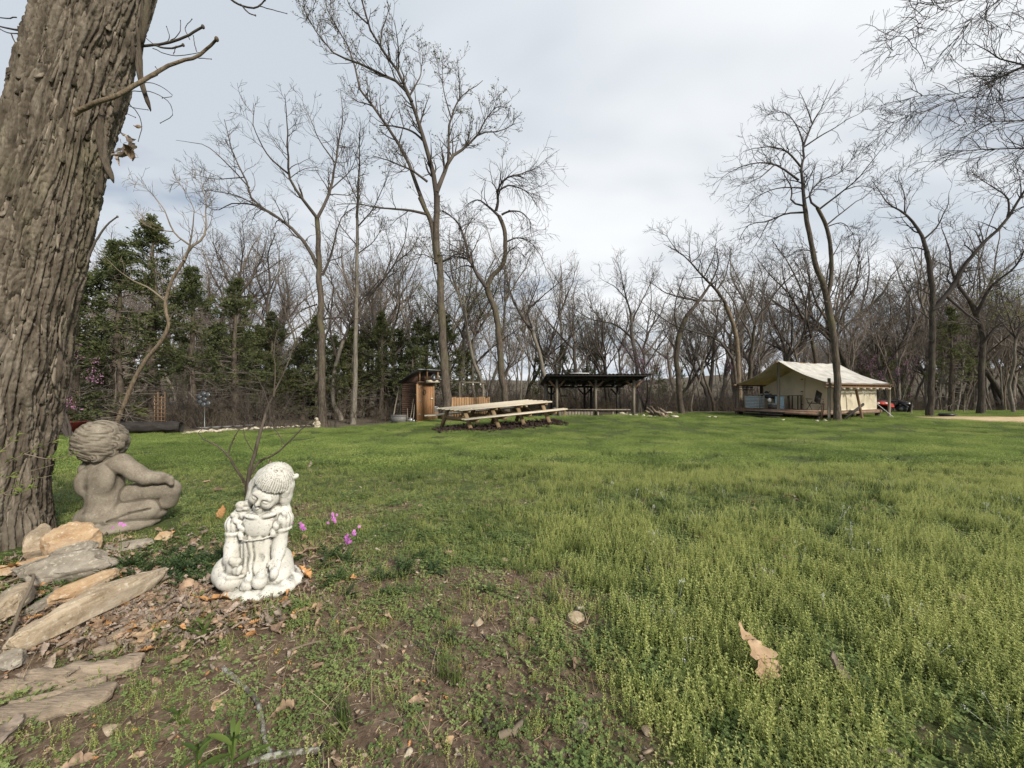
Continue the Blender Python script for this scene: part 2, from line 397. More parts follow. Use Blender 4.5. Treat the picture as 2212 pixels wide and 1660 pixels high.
def spawn(r, P, Rr, dens, ln, n, ang=(30, 65), t0=0.12, wander=0.18, up=0.10, r_k=0.55, r_end=0.004, r_min=0.006, keep_min=1, minlen=0.15, fall=0.55, sag=0.0):
    """children of the polylines P: one array of new polylines (K,n,3) and radii"""
    K, m, _ = P.shape
    L_ = np.linalg.norm(np.diff(P, axis=1), axis=2).sum(1)
    cnt = np.maximum(keep_min, r.poisson(L_ * dens))
    idx = np.repeat(np.arange(K), cnt); k = len(idx)
    t = t0 + (1 - t0) * r.random(k) ** 0.85
    f = t * (m - 1); i = np.clip(f.astype(int), 0, m - 2); u = (f - i)[:, None]
    p0 = P[idx, i] * (1 - u) + P[idx, i + 1] * u
    tan = P[idx, i + 1] - P[idx, i]; tan /= np.linalg.norm(tan, axis=1, keepdims=True) + 1e-9
    rad = Rr[idx, i] * (1 - u[:, 0]) + Rr[idx, i + 1] * u[:, 0]
    rv = r.normal(size=(k, 3)); rv -= (rv * tan).sum(1, keepdims=True) * tan; rv /= np.linalg.norm(rv, axis=1, keepdims=True) + 1e-9
    a = np.radians(r.uniform(ang[0], ang[1], k))[:, None]
    d = tan * np.cos(a) + rv * np.sin(a)
    length = np.maximum(minlen, ln * (1 - fall * t) * r.uniform(0.55, 1.25, k))
    length = np.minimum(length, np.maximum(minlen, 0.85 * L_[idx]))
    Q = np.empty((k, n, 3)); Q[:, 0] = p0; st = (length / (n - 1))[:, None]
    for j in range(1, n):
        d = d + r.normal(size=(k, 3)) * wander; d[:, 2] += up - sag * j / n
        d /= np.linalg.norm(d, axis=1, keepdims=True); Q[:, j] = Q[:, j - 1] + d * st
    r0 = np.clip(rad * r_k, r_min, 0.5); tt = np.linspace(0, 1, n)[None]
    return Q, r0[:, None] * (1 - tt) + np.minimum(r_end, r0)[:, None] * tt

def resample(pl, n=10):
    P = np.stack([catmull(p, n) for p, _ in pl]); Rr = np.stack([np.interp(np.linspace(0, 1, n), np.linspace(0, 1, len(q)), q) for _, q in pl])
    return P, Rr

def tip_specks(r, P, n, size, spread=0.12):
    """small leaf faces near the ends of twigs"""
    K, m, _ = P.shape; i = r.integers(0, K, n); j = r.integers(1, m, n)
    c = P[i, j] + r.normal(size=(n, 3)) * spread * 0.4
    a = r.normal(size=(n, 3)); a /= np.linalg.norm(a, axis=1, keepdims=True); b = np.cross(a, r.normal(size=(n, 3))); b /= np.linalg.norm(b, axis=1, keepdims=True)
    s = size * r.uniform(0.6, 1.4, n)[:, None]
    v = np.stack([c - a * s, c + b * s * 0.45, c + a * s, c - b * s * 0.45], 1).reshape(-1, 3)
    return v, np.arange(4 * n).reshape(-1, 4)

STAT = []
def tree_mesh(r, stems, limbs, p):
    """stems (trunk polylines) and limbs (crown polylines): -> trunk MB, crown MB, twig array"""
    tr = MB()
    for pts, rad in stems:
        n = max(6, len(pts) * 4); q = catmull(pts, n); rr = np.interp(np.linspace(0, 1, n), np.linspace(0, 1, len(rad)), rad)
        q = q + np.stack([perlin(q[:, 2] * 1.1, q[:, 0] + 3, 1), perlin(q[:, 2] * 1.1, 7 + q[:, 0], 2), 0 * q[:, 2]], 1) * 0.35 * rr[:, None]
        tr.tube(q, rr * (1 + 0.10 * perlin(q[:, 2] * 2.0, 2.0, 5)), 10)
    cr = MB()
    P, Rr = resample(limbs, 12)
    w = np.stack([perlin(P[..., 2] * 1.6 + P[..., 0], P[..., 1], 3), perlin(P[..., 2] * 1.6, P[..., 0], 9), perlin(P[..., 0] * 1.6, P[..., 2], 4)], -1)
    P = P + w * np.linspace(0, 0.10, 12)[None, :, None]
    cr.add(*tubes(P, Rr, 7))
    allp = [(P, Rr)]
    stP, stR = resample(stems, 12)
    kd = p.get('k', 1.12)
    P1, R1 = spawn(r, P, Rr, kd * 1.75 * p.get('d1', 1.6), p.get('l1', 2.0), 7, p.get('a1', (30, 65)), 0.15, 0.16, p.get('up', 0.08), 0.5, 0.006, 0.009, 2, 0.4, 0.5, p.get('sag', 0))
    if p.get('stem_d', 0) > 0:
        Ps, Rs = spawn(r, stP, stR * 0.5, p['stem_d'], p.get('stem_l', 2.0), 7, (45, 85), p.get('stem_t0', 0.35), 0.16, p.get('up', 0.08), 0.4, 0.006, 0.009, 1, 0.4)
        Rs = np.minimum(Rs, 0.035); P1 = np.concatenate([P1, Ps]); R1 = np.concatenate([R1, Rs])
    cr.add(*tubes(P1, R1, 4))
    P2, R2 = spawn(r, P1, R1, kd * 1.45 * p.get('d2', 2.2), p.get('l2', 0.9), 5, (25, 60), 0.1, 0.16, p.get('up', 0.08), 0.6, 0.005, p.get('tw', 0.008), 2, 0.25, 0.5, p.get('sag', 0))
    cr.add(*tubes(P2, R2, 3))
    P3, R3 = spawn(r, P2, R2, kd * 1.3 * p.get('d3', 3.0), p.get('l3', 0.45), 4, (25, 55), 0.1, 0.2, p.get('up', 0.08), 0.75, 0.004, p.get('tw', 0.008) * 0.9, 1, 0.15, 0.4, p.get('sag', 0))
    cr.add(*tubes(P3, R3, 3))
    STAT.append((len(P1), len(P2), len(P3), cr.n)); return tr, cr, P3

CROPS = {'A': (130.5, 304.5, .393), 'B': (608.9, 0, .393), 'C': (1174.3, 348, .3144), 'D': (1513.6, 0, .4193), 'E': (869.9, 348, .3145), 'P': (0, 0, 1)}
def hero(label, d, stems, limbs, p, seed, mats=('bark', 'twig'), name='bare_tree', leaf=None, base=None, flat=0.5):
    """a tree whose main limbs follow traced polylines; the depth of every limb is chosen at random"""
    r = np.random.default_rng(seed)
    done = []                                    # (px, py, off) samples
    def conv(tr, first, lean):
        key, pts, w0, w1 = tr; ox, oy, s = CROPS[key]
        q = catmull(np.array([(ox + s * a, oy + s * b) for a, b in pts], float), max(4, 2 * len(pts)))
        st = 0.0
        if done:
            D = np.concatenate(done); k = np.argmin(((D[:, :2] - q[0]) ** 2).sum(1)); st = D[k, 2]
        ln = np.concatenate([[0], np.cumsum(np.linalg.norm(np.diff(q, axis=0), axis=1))]) * d / FPX
        off = st + lean * ln
        P3 = np.stack([(q[:, 0] - CX) / FPX * (d + off), d + off, CAM_H - (q[:, 1] - HY) / FPX * (d + off)], 1)
        done.append(np.column_stack([q, off]))
        w = np.linspace(w0, w1, len(q)) * s / 2 * d / FPX / math.hypot(1.0, (min(2150, max(60, q[0][0])) - CX) / FPX)       # a round trunk looks wider away from the middle of a wide view
        return P3, np.maximum(w, 0.006)
    S = [conv(t, True, r.uniform(-0.05, 0.05)) for t in stems]
    b = S[0][0][0].copy(); gz = g(b[0], b[1])
    P0, r0 = S[0]
    foot = np.array([[b[0] + (b[0] - P0[1][0]) * 0.15, b[1], gz - 0.15]]); mid = np.array([[b[0], b[1], gz + 0.18]])
    above = P0[:, 2] > gz + 0.4
    S[0] = (np.concatenate([foot, mid, P0[above]]), np.concatenate([[r0[0] * 1.32, r0[0] * 1.06], r0[above]]))
    Lm = [conv(t, False, r.uniform(-flat, flat)) for t in limbs]; Lm = [(a_, b_ * np.linspace(1.0, 0.72, len(b_))) for a_, b_ in Lm]
    tr, cr, P3 = tree_mesh(r, S, Lm, p)
    t = thing(name, label, 'tree', (b[0], b[1], gz))
    part('trunk', tr, M[mats[0]], t, smooth=True); c = part('crown', cr, M[mats[1]], t, smooth=True)
    if leaf:
        mb = MB(); mb.add(*tip_specks(r, P3, leaf[0], leaf[1])); part(leaf[3], mb, M[leaf[2]], t)['kind'] = 'stuff'
    return t

M['bud'] = leaf_mat('olive_buds', [(0.2, (0.06, 0.055, 0.03)), (0.8, (0.15, 0.14, 0.07))], 0.2)
M['young_leaf'] = leaf_mat('young_yellow_green_leaves', [(0.2, (0.16, 0.17, 0.06)), (0.8, (0.34, 0.33, 0.14))], 0.4)
M['blossom'] = leaf_mat('pink_blossom', [(0.2, (0.20, 0.08, 0.14)), (0.8, (0.42, 0.20, 0.33))], 0.3)

hero('tall bare tree with a straight grey trunk left of the outhouse, widely forked crown', 19.0,
  [('A', [(1440,1590),(1434,1200),(1430,900),(1422,700),(1412,425)], 44, 27)],
  [('A', [(1425,720),(1380,620),(1290,500),(1180,410),(1060,330),(1030,240),(960,100),(930,0),(900,-120)], 26, 5),
   ('A', [(1180,410),(1100,365),(950,345),(850,380),(760,330)], 14, 4), ('A', [(1040,260),(900,110),(780,20),(640,0)], 11, 3), ('A', [(1150,395),(960,300),(800,275),(690,290)], 12, 3),
   ('A', [(1010,200),(860,210),(700,180)], 8, 3), ('A', [(1440,740),(1480,650),(1520,500),(1560,400),(1640,350)], 16, 5),
   ('B', [(195,1200),(100,1075),(45,985),(35,840),(25,640),(10,520)], 22, 4), ('B', [(195,1200),(262,1060),(295,900),(315,760),(335,600),(320,500)], 20, 4),
   ('B', [(295,900),(200,760),(150,640),(110,540)], 10, 3), ('B', [(40,960),(-80,850),(-150,700),(-160,560)], 12, 3), ('B', [(270,1040),(380,930),(420,800)], 9, 3),
   ('A', [(1430,1010),(1330,1090),(1270,1180),(1240,1240)], 10, 5), ('A', [(1450,980),(1560,970),(1640,980)], 10, 3), ('A', [(1410,900),(1330,930),(1290,980)], 10, 4)],
  dict(d1=1.3, l1=1.7, d2=1.8, l2=0.85, d3=2.2, l3=0.42, up=0.06, tw=0.0075), 21)

hero('tallest bare tree, its slanting crown full of hanging buds, behind the picnic table', 19.2,
  [('E', [(306,1790),(300,1640),(285,1400),(268,1100),(262,900),(250,650)], 64, 46), ('B', [(853,1450),(850,1330),(850,1200),(850,1080)], 38, 34), ('B', [(846,1430),(815,1210),(785,1140),(760,1090)], 28, 24)],
  [('B', [(851,1180),(850,1080),(830,950),(790,800),(740,640),(700,530),(640,400),(540,260),(470,130),(440,0),(410,-120)], 32, 8),
   ('B', [(785,1140),(760,1090),(735,1000),(690,880),(605,735),(495,580),(410,455),(395,330),(330,200),(250,60),(230,-60)], 24, 5),
   ('B', [(715,560),(650,460),(550,410),(430,350),(330,320),(240,240),(170,150),(110,20)], 18, 4),
   ('B', [(850,1060),(890,960),(930,870),(1020,800),(1080,740),(1200,720),(1280,680)], 28, 4), ('B', [(915,880),(930,650),(980,540),(1060,480),(1110,440)], 17, 4),
   ('B', [(1080,740),(1120,660),(1190,590),(1260,600)], 9, 3), ('B', [(790,790),(740,740),(640,695),(540,690)], 13, 8), ('B', [(800,1000),(700,930),(600,890),(500,855)], 14, 5),
   ('B', [(800,1180),(740,1165),(600,1150),(450,1130),(300,1120)], 16, 4), ('B', [(880,1440),(940,1410),(1010,1385)], 14, 6), ('B', [(540,260),(560,130),(600,20)], 9, 3),
   ('B', [(640,400),(640,260),(620,100)], 10, 3), ('B', [(700,530),(760,420),(780,300)], 10, 3), ('B', [(930,650),(890,500),(880,340)], 9, 3), ('B', [(980,540),(970,400),(960,310)], 8, 3),
   ('B', [(470,130),(380,40),(330,-60)], 9, 3), ('B', [(495,580),(420,560),(330,500)], 8, 3), ('B', [(870,1440),(780,1400),(700,1390)], 8, 3)],
  dict(d1=1.7, l1=1.6, d2=2.0, l2=0.8, d3=2.2, l3=0.4, up=0.10, tw=0.009, stem_d=0.5, stem_l=1.3, stem_t0=0.4), 33, leaf=(3200, 0.045, 'bud', 'hanging_buds'))

hero('twisted bare tree with a peeling forked trunk, right of the orange fence', 20.5,
  [('E', [(715,1745),(705,1640),(680,1450),(665,1250),(640,1050),(600,930),(575,870)], 46, 38), ('E', [(575,870),(610,800),(690,710),(705,600),(690,450),(660,380)], 32, 26)],
  [('E', [(575,870),(500,760),(450,640),(420,520),(370,410),(270,340)], 30, 8), ('E', [(660,380),(620,340),(570,300),(530,265),(440,310)], 20, 7),
   ('E', [(640,345),(655,280),(650,210),(700,130),(790,100),(830,120)], 22, 8), ('E', [(655,210),(720,170),(790,180),(870,230),(920,310)], 14, 5),
   ('E', [(680,370),(740,345),(800,345),(870,400)], 16, 5), ('E', [(705,560),(780,530),(860,550),(920,600)], 12, 4), ('E', [(690,700),(740,610),(790,590),(810,620)], 12, 5),
   ('E', [(450,640),(380,600),(290,540)], 9, 3), ('E', [(470,680),(390,660),(290,690)], 10, 3), ('E', [(570,860),(620,740),(680,630)], 9, 4), ('E', [(790,100),(880,60),(960,20)], 7, 3), ('E', [(660,1180),(700,1130),(690,1060)], 10, 3), ('E', [(420,520),(470,400),(560,330)], 7, 3)],
  dict(d1=2.2, l1=2.1, d2=1.6, l2=1.2, d3=1.3, l3=0.55, up=-0.02, sag=0.10, tw=0.009, a1=(20, 60)), 44, ('bark', 'twig_dark'))

hero('bare tree leaning left behind the pavilion, a squirrel nest in its fork', 23.5,
  [('E', [(990,1760),(975,1480),(940,1330),(890,1170)], 30, 24)],
  [('E', [(890,1170),(800,1040),(740,900),(705,790)], 22, 10), ('E', [(890,1150),(860,1030),(880,970),(930,850),(940,740)], 14, 4), ('E', [(870,1010),(1000,900),(1100,820),(1180,800)], 12, 3), ('E', [(705,790),(690,700),(720,600)], 7, 3), ('E', [(900,1170),(1000,1080),(1060,1000)], 8, 3), ('E', [(800,1040),(760,960),(770,830)], 8, 3)],
  dict(d1=1.8, l1=1.8, d2=2.0, l2=0.9, d3=2.0, l3=0.45, up=0.10), 55, ('bark_pale', 'twig'))

hero('tall bare tree with a forked trunk at the near corner of the canvas tent', 19.0,
  [('C', [(2018,1790),(2020,1660),(2010,1400),(1985,1150),(1955,1000),(1945,920)], 54, 50), ('C', [(1958,1010),(1940,910),(1880,750),(1830,520),(1790,300)], 44, 34), ('D', [(648,1560),(662,1500),(672,1320),(640,1150),(600,1070)], 26, 20)],
  [('D', [(540,1100),(535,1050),(520,900),(530,750)], 24, 16), ('D', [(530,750),(575,640),(640,520),(690,410)], 14, 3), ('D', [(530,750),(490,640),(430,580),(340,590)], 11, 3),
   ('D', [(515,860),(440,780),(380,760),(300,760),(220,780)], 13, 4), ('D', [(505,930),(380,850),(280,840),(150,890),(60,950)], 14, 3), ('D', [(525,970),(400,970),(300,1010),(200,1100)], 10, 3),
   ('D', [(525,1060),(470,1040),(470,980),(430,900),(400,800)], 12, 4), ('D', [(540,1095),(430,1105),(350,1140),(250,1160),(190,1250)], 14, 4), ('D', [(600,1070),(560,1030),(620,930),(720,890),(800,800)], 14, 3),
   ('D', [(610,1080),(740,980),(840,890),(890,820),(980,720)], 13, 3), ('D', [(650,1160),(760,1070),(860,1000),(930,940)], 11, 3), ('D', [(530,760),(620,700),(740,630),(840,570)], 11, 3), ('D', [(575,640),(540,540),(500,460)], 8, 3),
   ('D', [(650,1170),(720,1150),(800,1210)], 8, 3), ('D', [(380,850),(300,920),(160,970)], 8, 3), ('D', [(600,1300),(500,1290),(420,1330)], 8, 3), ('D', [(350,1140),(320,1200),(280,1280)], 7, 3), ('D', [(740,980),(820,960),(900,980)], 7, 3)],
  dict(d1=1.8, l1=1.5, d2=2.1, l2=0.75, d3=2.2, l3=0.38, up=0.02, tw=0.0075), 66, ('bark', 'twig_dark'))

hero('dark bare tree with a thick limb rising to the right, right of the tent', 23.0,
  [('D', [(1182,2135),(1190,1900),(1195,1660),(1195,1500),(1165,1300)], 39, 31)],
  [('D', [(1165,1300),(1130,1200),(1060,1110),(960,1040),(920,980),(880,930)], 28, 4), ('D', [(1140,1240),(1210,1180),(1260,1080),(1290,960)], 15, 2), ('D', [(1050,1100),(1050,1010),(1020,920),(1040,850)], 10, 2),
   ('D', [(1195,1600),(1290,1490),(1350,1380),(1450,1260),(1580,1130),(1650,1020),(1690,900)], 38, 15), ('D', [(1580,1120),(1590,1040),(1500,960),(1400,890)], 15, 3), ('D', [(1650,1020),(1640,900),(1600,820)], 10, 2),
   ('D', [(1270,1530),(1350,1600),(1440,1670)], 21, 13), ('D', [(1450,1260),(1400,1180),(1290,1200)], 8, 2), ('D', [(1160,1290),(1100,1275),(1030,1290)], 11, 6), ('D', [(1190,1520),(1100,1480),(980,1440)], 10, 2), ('D', [(1200,1660),(1100,1590),(1000,1570)], 10, 2), ('D', [(1350,1380),(1400,1460),(1500,1500)], 7, 2)],
  dict(d1=1.8, l1=1.7, d2=2.0, l2=0.85, d3=2.0, l3=0.42, up=0.05, tw=0.009, stem_d=1.0, stem_l=1.8, stem_t0=0.3), 77, ('bark_dark', 'twig_dark'))

hero('near bare tree at the right border whose long twiggy boughs sweep in overhead', 12.0,
  [('D', [(2250,3000),(2230,1800),(2200,700),(2180,100)], 130, 80)],
  [('D', [(2190,500),(1950,420),(1666,335),(1540,300),(1430,230),(1330,230)], 31, 4), ('D', [(1900,400),(1666,345),(1500,420),(1300,490),(1100,500),(940,545)], 14, 2), ('D', [(1666,345),(1400,470),(1200,560),(1060,600),(950,680)], 9, 2),
   ('D', [(2200,900),(1900,800),(1666,768),(1500,770),(1300,800),(1180,835)], 25, 3), ('D', [(2195,700),(1900,640),(1666,625),(1450,630),(1280,660)], 21, 3), ('D', [(2180,100),(1900,-60),(1700,-80),(1520,10),(1400,100),(1290,220)], 25, 3),
   ('D', [(1700,-80),(1500,-60),(1360,0),(1200,80),(1060,180),(950,310)], 11, 2), ('D', [(1360,0),(1200,30),(1060,80)], 6, 2), ('D', [(2190,550),(1900,500),(1666,500),(1480,530),(1330,480)], 15, 2), ('D', [(1900,-60),(1700,80),(1600,120),(1560,200)], 10, 2), ('D', [(2200,1000),(1850,960),(1666,920),(1540,980)], 19, 3)],
  dict(d1=2.6, l1=1.5, d2=2.6, l2=0.6, d3=2.6, l3=0.3, up=-0.01, sag=0.03, tw=0.0042), 88, ('bark_dark', 'twig_dark'), flat=0.35)

hero('bare tree with a crooked arching crown between the pavilion and the tent', 25.0,
  [('C', [(945,1740),(925,1500),(910,1380),(930,1200),(980,1070)], 42, 34)],
  [('C', [(980,1070),(1060,970),(1130,870),(1170,800),(1200,700),(1190,600)], 32, 6), ('C', [(1060,960),(950,940),(830,900),(760,850),(680,820)], 16, 4), ('C', [(1130,870),(1230,780),(1270,690)], 12, 3), ('C', [(930,1200),(900,1050),(930,880),(990,740)], 16, 4), ('C', [(930,1180),(1010,1120),(1090,1080)], 10, 3), ('C', [(920,1300),(840,1200),(800,1050)], 10, 3)],
  dict(d1=1.5, l1=1.8, d2=1.8, l2=0.9, d3=1.8, l3=0.45, up=0.05), 99, ('bark', 'twig'))
hero('bare tree with a bough curving left to its top, just left of the tent', 26.0,
  [('C', [(1345,1740),(1340,1500),(1310,1150),(1250,980)], 40, 28)],
  [('C', [(1250,980),(1190,890),(1100,800),(1010,700),(920,620),(830,570)], 26, 4), ('C', [(1190,890),(1240,810),(1270,700),(1287,590)], 14, 4), ('C', [(1230,960),(1100,960),(1000,930),(880,860)], 14, 3), ('C', [(1010,700),(1000,600),(1010,480)], 9, 3), ('C', [(1100,800),(1160,680),(1190,500)], 10, 3), ('C', [(920,620),(860,540),(840,480)], 7, 3), ('C', [(1310,1150),(1380,1000),(1450,900),(1500,760)], 14, 4), ('C', [(1010,700),(1080,640),(1090,560)], 8, 3)],
  dict(d1=1.6, l1=1.8, d2=1.9, l2=0.9, d3=1.8, l3=0.45, up=0.06), 111, ('bark_warm', 'twig'))
hero('slender mossy bare tree with low arching boughs right behind the pavilion roof', 27.0,
  [('C', [(660,1740),(640,1420),(610,1200),(600,1050)], 30, 20)],
  [('C', [(600,1050),(570,950),(530,780),(510,700)], 15, 4), ('C', [(600,1210),(500,1130),(400,1100),(330,1090),(200,1000)], 16, 4), ('C', [(400,1100),(330,1010),(280,900)], 9, 3), ('C', [(605,1100),(680,950),(740,820),(750,690)], 13, 3), ('C', [(570,950),(480,860),(380,800)], 9, 3), ('C', [(620,1380),(560,1280),(500,1200),(440,1050)], 10, 3)],
  dict(d1=1.7, l1=1.9, d2=1.9, l2=0.95, d3=1.7, l3=0.5, up=0.07), 122, ('bark_pale', 'twig'))
hero('bare tree sending one long bough low to the left, beside the tent porch', 24.5,
  [('C', [(1330,1760),(1322,1500),(1300,1360)], 26, 22)],
  [('C', [(1300,1360),(1200,1230),(1060,1180),(900,1130),(780,1050),(640,940)], 20, 4), ('C', [(1200,1230),(1110,1130),(1060,1050)], 9, 3), ('C', [(900,1130),(800,1170),(660,1180)], 8, 3)],
  dict(d1=1.5, l1=1.6, d2=1.8, l2=0.8, d3=1.6, l3=0.4, up=0.06), 133, ('bark', 'twig'))
hero('bare tree with fanned boughs behind the tent ridge', 30.0,
  [('C', [(1885,1700),(1870,1380),(1830,1150)], 34, 26)],
  [('C', [(1830,1150),(1780,1080),(1680,900),(1550,780),(1450,640)], 22, 4), ('C', [(1850,1250),(1800,1000),(1830,800),(1790,640)], 18, 4), ('C', [(1680,900),(1640,760),(1660,600)], 10, 3), ('C', [(1840,1180),(1950,980),(2030,800),(2050,600)], 16, 4)],
  dict(d1=1.5, l1=2.2, d2=1.8, l2=1.0, d3=1.7, l3=0.5, up=0.07), 144, ('bark', 'twig'))
hero('pale tan tree leaning right over the black log, bare forked top', 17.2,
  [('A', [(300,1600),(310,1560),(370,1400),(450,1230),(560,1090),(592,1030),(575,900),(600,800),(680,660)], 32, 20)],
  [('A', [(680,660),(720,580),(770,550),(800,400),(780,250)], 20, 4), ('A', [(575,880),(470,800),(380,760),(300,700),(200,620)], 16, 4), ('A', [(720,580),(620,500),(580,400),(530,330),(440,230)], 14, 3), ('A', [(690,640),(730,480),(720,330),(640,220)], 12, 3), ('A', [(620,500),(500,480),(380,380)], 8, 3), ('A', [(592,1000),(620,950),(640,930)], 12, 6)],
  dict(d1=1.4, l1=1.4, d2=1.8, l2=0.7, d3=1.6, l3=0.35, up=0.06, tw=0.008), 155, ('bark_warm', 'twig_warm'))
hero('slim straight pale tree between the forked tree and the outhouse', 21.0,
  [('A', [(1612,1580),(1618,1400),(1625,1000),(1630,700),(1632,420)], 28, 16)],
  [('B', [(412,1200),(416,1140),(418,1080),(425,900),(428,760),(430,640)], 17, 3), ('B', [(415,1100),(350,950),(330,800)], 7, 3), ('B', [(415,1250),(500,1150),(560,1020),(600,900)], 9, 3), ('B', [(412,1350),(330,1250),(280,1150)], 8, 3), ('B', [(412,1400),(500,1330),(560,1240)], 8, 3)],
  dict(d1=2.2, l1=1.3, d2=2.1, l2=0.7, d3=1.8, l3=0.35, up=0.12, tw=0.007, stem_d=1.2, stem_l=1.5, stem_t0=0.45), 166, ('bark_pale', 'twig'))
hero('bare tree leaning right, a fan of upright boughs, left of the tallest tree', 24.0,
  [('A', [(1540,1600),(1500,1420),(1510,1250),(1560,1090)], 24, 20)],
  [('A', [(1560,1090),(1640,900),(1760,760)], 16, 8), ('B', [(470,1640),(540,1560),(620,1450),(680,1310),(690,1200)], 16, 4), ('B', [(620,1450),(720,1360),(760,1280)], 10, 3), ('B', [(560,1540),(600,1380),(560,1250)], 10, 3), ('A', [(1520,1200),(1480,1000),(1500,820),(1460,640)], 13, 4)],
  dict(d1=1.8, l1=1.6, d2=1.9, l2=0.8, d3=1.7, l3=0.4, up=0.10), 177, ('bark_pale', 'twig'))
hero('bare tree with a spreading vase-shaped crown behind the cedars', 26.0,
  [('A', [(960,1600),(960,1300),(970,1000),(980,850)], 32, 24)],
  [('A', [(980,850),(1050,760),(1100,650),(1150,500)], 18, 4), ('A', [(985,850),(990,700),(1010,560),(1000,440)], 16, 4), ('A', [(975,880),(900,720),(850,600),(830,480)], 16, 4), ('A', [(1050,760),(1150,700),(1230,640)], 10, 3), ('A', [(985,860),(1100,850),(1180,840)], 12, 3)],
  dict(d1=1.9, l1=1.9, d2=2.0, l2=0.95, d3=1.8, l3=0.45, up=0.08), 188, ('bark_pale', 'twig'))
hero('bare tree with long grey boughs over the dirt patch at far right', 25.0,
  [('P', [(2118,890),(2120,800),(2118,700),(2095,650)], 17, 14)],
  [('P', [(2095,650),(2060,600),(2050,540),(2030,480)], 12, 2), ('P', [(2110,680),(2140,620),(2190,580),(2230,500)], 12, 2), ('P', [(2118,750),(2160,700),(2212,680)], 9, 2), ('P', [(2115,700),(2080,700),(2030,690)], 8, 2)],
  dict(d1=1.8, l1=1.9, d2=1.9, l2=0.9, d3=1.8, l3=0.45, up=0.06), 199, ('bark_dark', 'twig_dark'))

# ------------------------------------------------------------------ the wood: copies of a few grown trees
def random_tree(r, H, r0, spread, up=0.09, tw=0.0085, dens=1.0, forks=5):
    n = 9; d = np.array([r.normal() * 0.12, r.normal() * 0.12, 1.0]); p = np.zeros(3); pts = [p - (0, 0, 0.3)]
    hs = H * r.uniform(0.45, 0.62)
    for i in range(n):
        d = d + np.array([r.normal(), r.normal(), 0]) * 0.09; d /= np.linalg.norm(d); p = p + d * hs / n; pts.append(p)
    pts = np.array(pts); stem = [(pts, np.linspace(r0 * 1.15, r0 * 0.6, len(pts)))]
    limbs = []
    for k in range(forks):
        i = int(r.integers(5, n + 1)) if k > 1 else n; a = r.uniform(0, 6.28) if k else 0.5
        sp = spread * r.uniform(0.5, 1.15); dd = np.array([math.cos(a) * sp, math.sin(a) * sp, 1.0]); q = pts[i].copy(); ln = (H - pts[i][2]) * r.uniform(0.75, 1.1); L_ = [q]
        for j in range(6):
            dd = dd / np.linalg.norm(dd); dd = dd + r.normal(size=3) * 0.16 + (0, 0, up); dd /= np.linalg.norm(dd); q = q + dd * ln / 6; L_.append(q)
        limbs.append((np.array(L_), np.linspace(r0 * r.uniform(0.38, 0.55), 0.02, 7)))
    return tree_mesh(r, stem, limbs, dict(d1=1.1 * dens, l1=2.2, d2=1.3 * dens, l2=1.1, d3=1.3 * dens, l3=0.6, up=up, tw=tw))
protos = []
def proto(name, seed, mats, leaf=None, **kw):
    r = np.random.default_rng(seed); tr, cr, P3 = random_tree(r, **kw)
    mt = tr.mesh('trunk', M[mats[0]], (0, 0, 0), True); mc = cr.mesh('crown', M[mats[1]], (0, 0, 0), True); ml = None
    if leaf:
        mb = MB(); mb.add(*tip_specks(r, P3, leaf[0], leaf[1], 0.25)); ml = mb.mesh(leaf[3], M[leaf[2]])
    return dict(name=name, trunk=mt, crown=mc, leaf=ml, leafname=leaf and leaf[3], H=kw['H'])
BARE = [proto('bare_tree', 300 + i, (('bark', 'bark_dark', 'bark_pale', 'bark_back', 'bark_back', 'bark_pale')[i], ('twig_back', 'twig', 'twig_back', 'twig_far', 'twig_back', 'twig_far')[i]),
              H=(13, 12, 14, 11, 12.5, 10)[i], r0=(0.16, 0.19, 0.12, 0.13, 0.2, 0.09)[i], spread=(0.55, 0.8, 0.4, 0.7, 0.9, 0.35)[i], forks=(6, 7, 5, 6, 7, 4)[i], dens=1.15) for i in range(6)]
BUDDING = [proto('budding_tree', 340 + i, ('bark_pale', 'twig'), (2600, 0.05, 'young_leaf', 'young_leaves'), H=9.5, r0=0.11, spread=0.5, forks=6, dens=1.2) for i in range(2)]
POLE = [proto('slender_tree', 360 + i, (('bark', 'bark_warm', 'bark_pale')[i], 'twig_far'), H=8.5, r0=0.055, spread=0.3, forks=3, dens=1.0, tw=0.008) for i in range(3)]
REG = ((0, 'behind the big trunk'), (430, 'behind the cedars'), (800, 'left of the outhouse'), (1090, 'behind the orange fence'), (1420, 'behind the pavilion'), (1600, 'left of the tent'), (1950, 'behind the tent'), (9999, 'right of the tent'))
def region(px):
    for a, b in REG[1:]:
        if px < a: return b
def put(pr, x, y, s, rz, label, group, r):
    t = thing(pr['name'], label, 'tree', (x, y, g(x, y)), group)
    t.rotation_euler = (r.normal() * 0.03, r.normal() * 0.05, rz); t.scale = (s, s, s)
    link('trunk', pr['trunk'], t); link('crown', pr['crown'], t)
    if pr['leaf']: link(pr['leafname'], pr['leaf'], t)['kind'] = 'stuff'
    return t
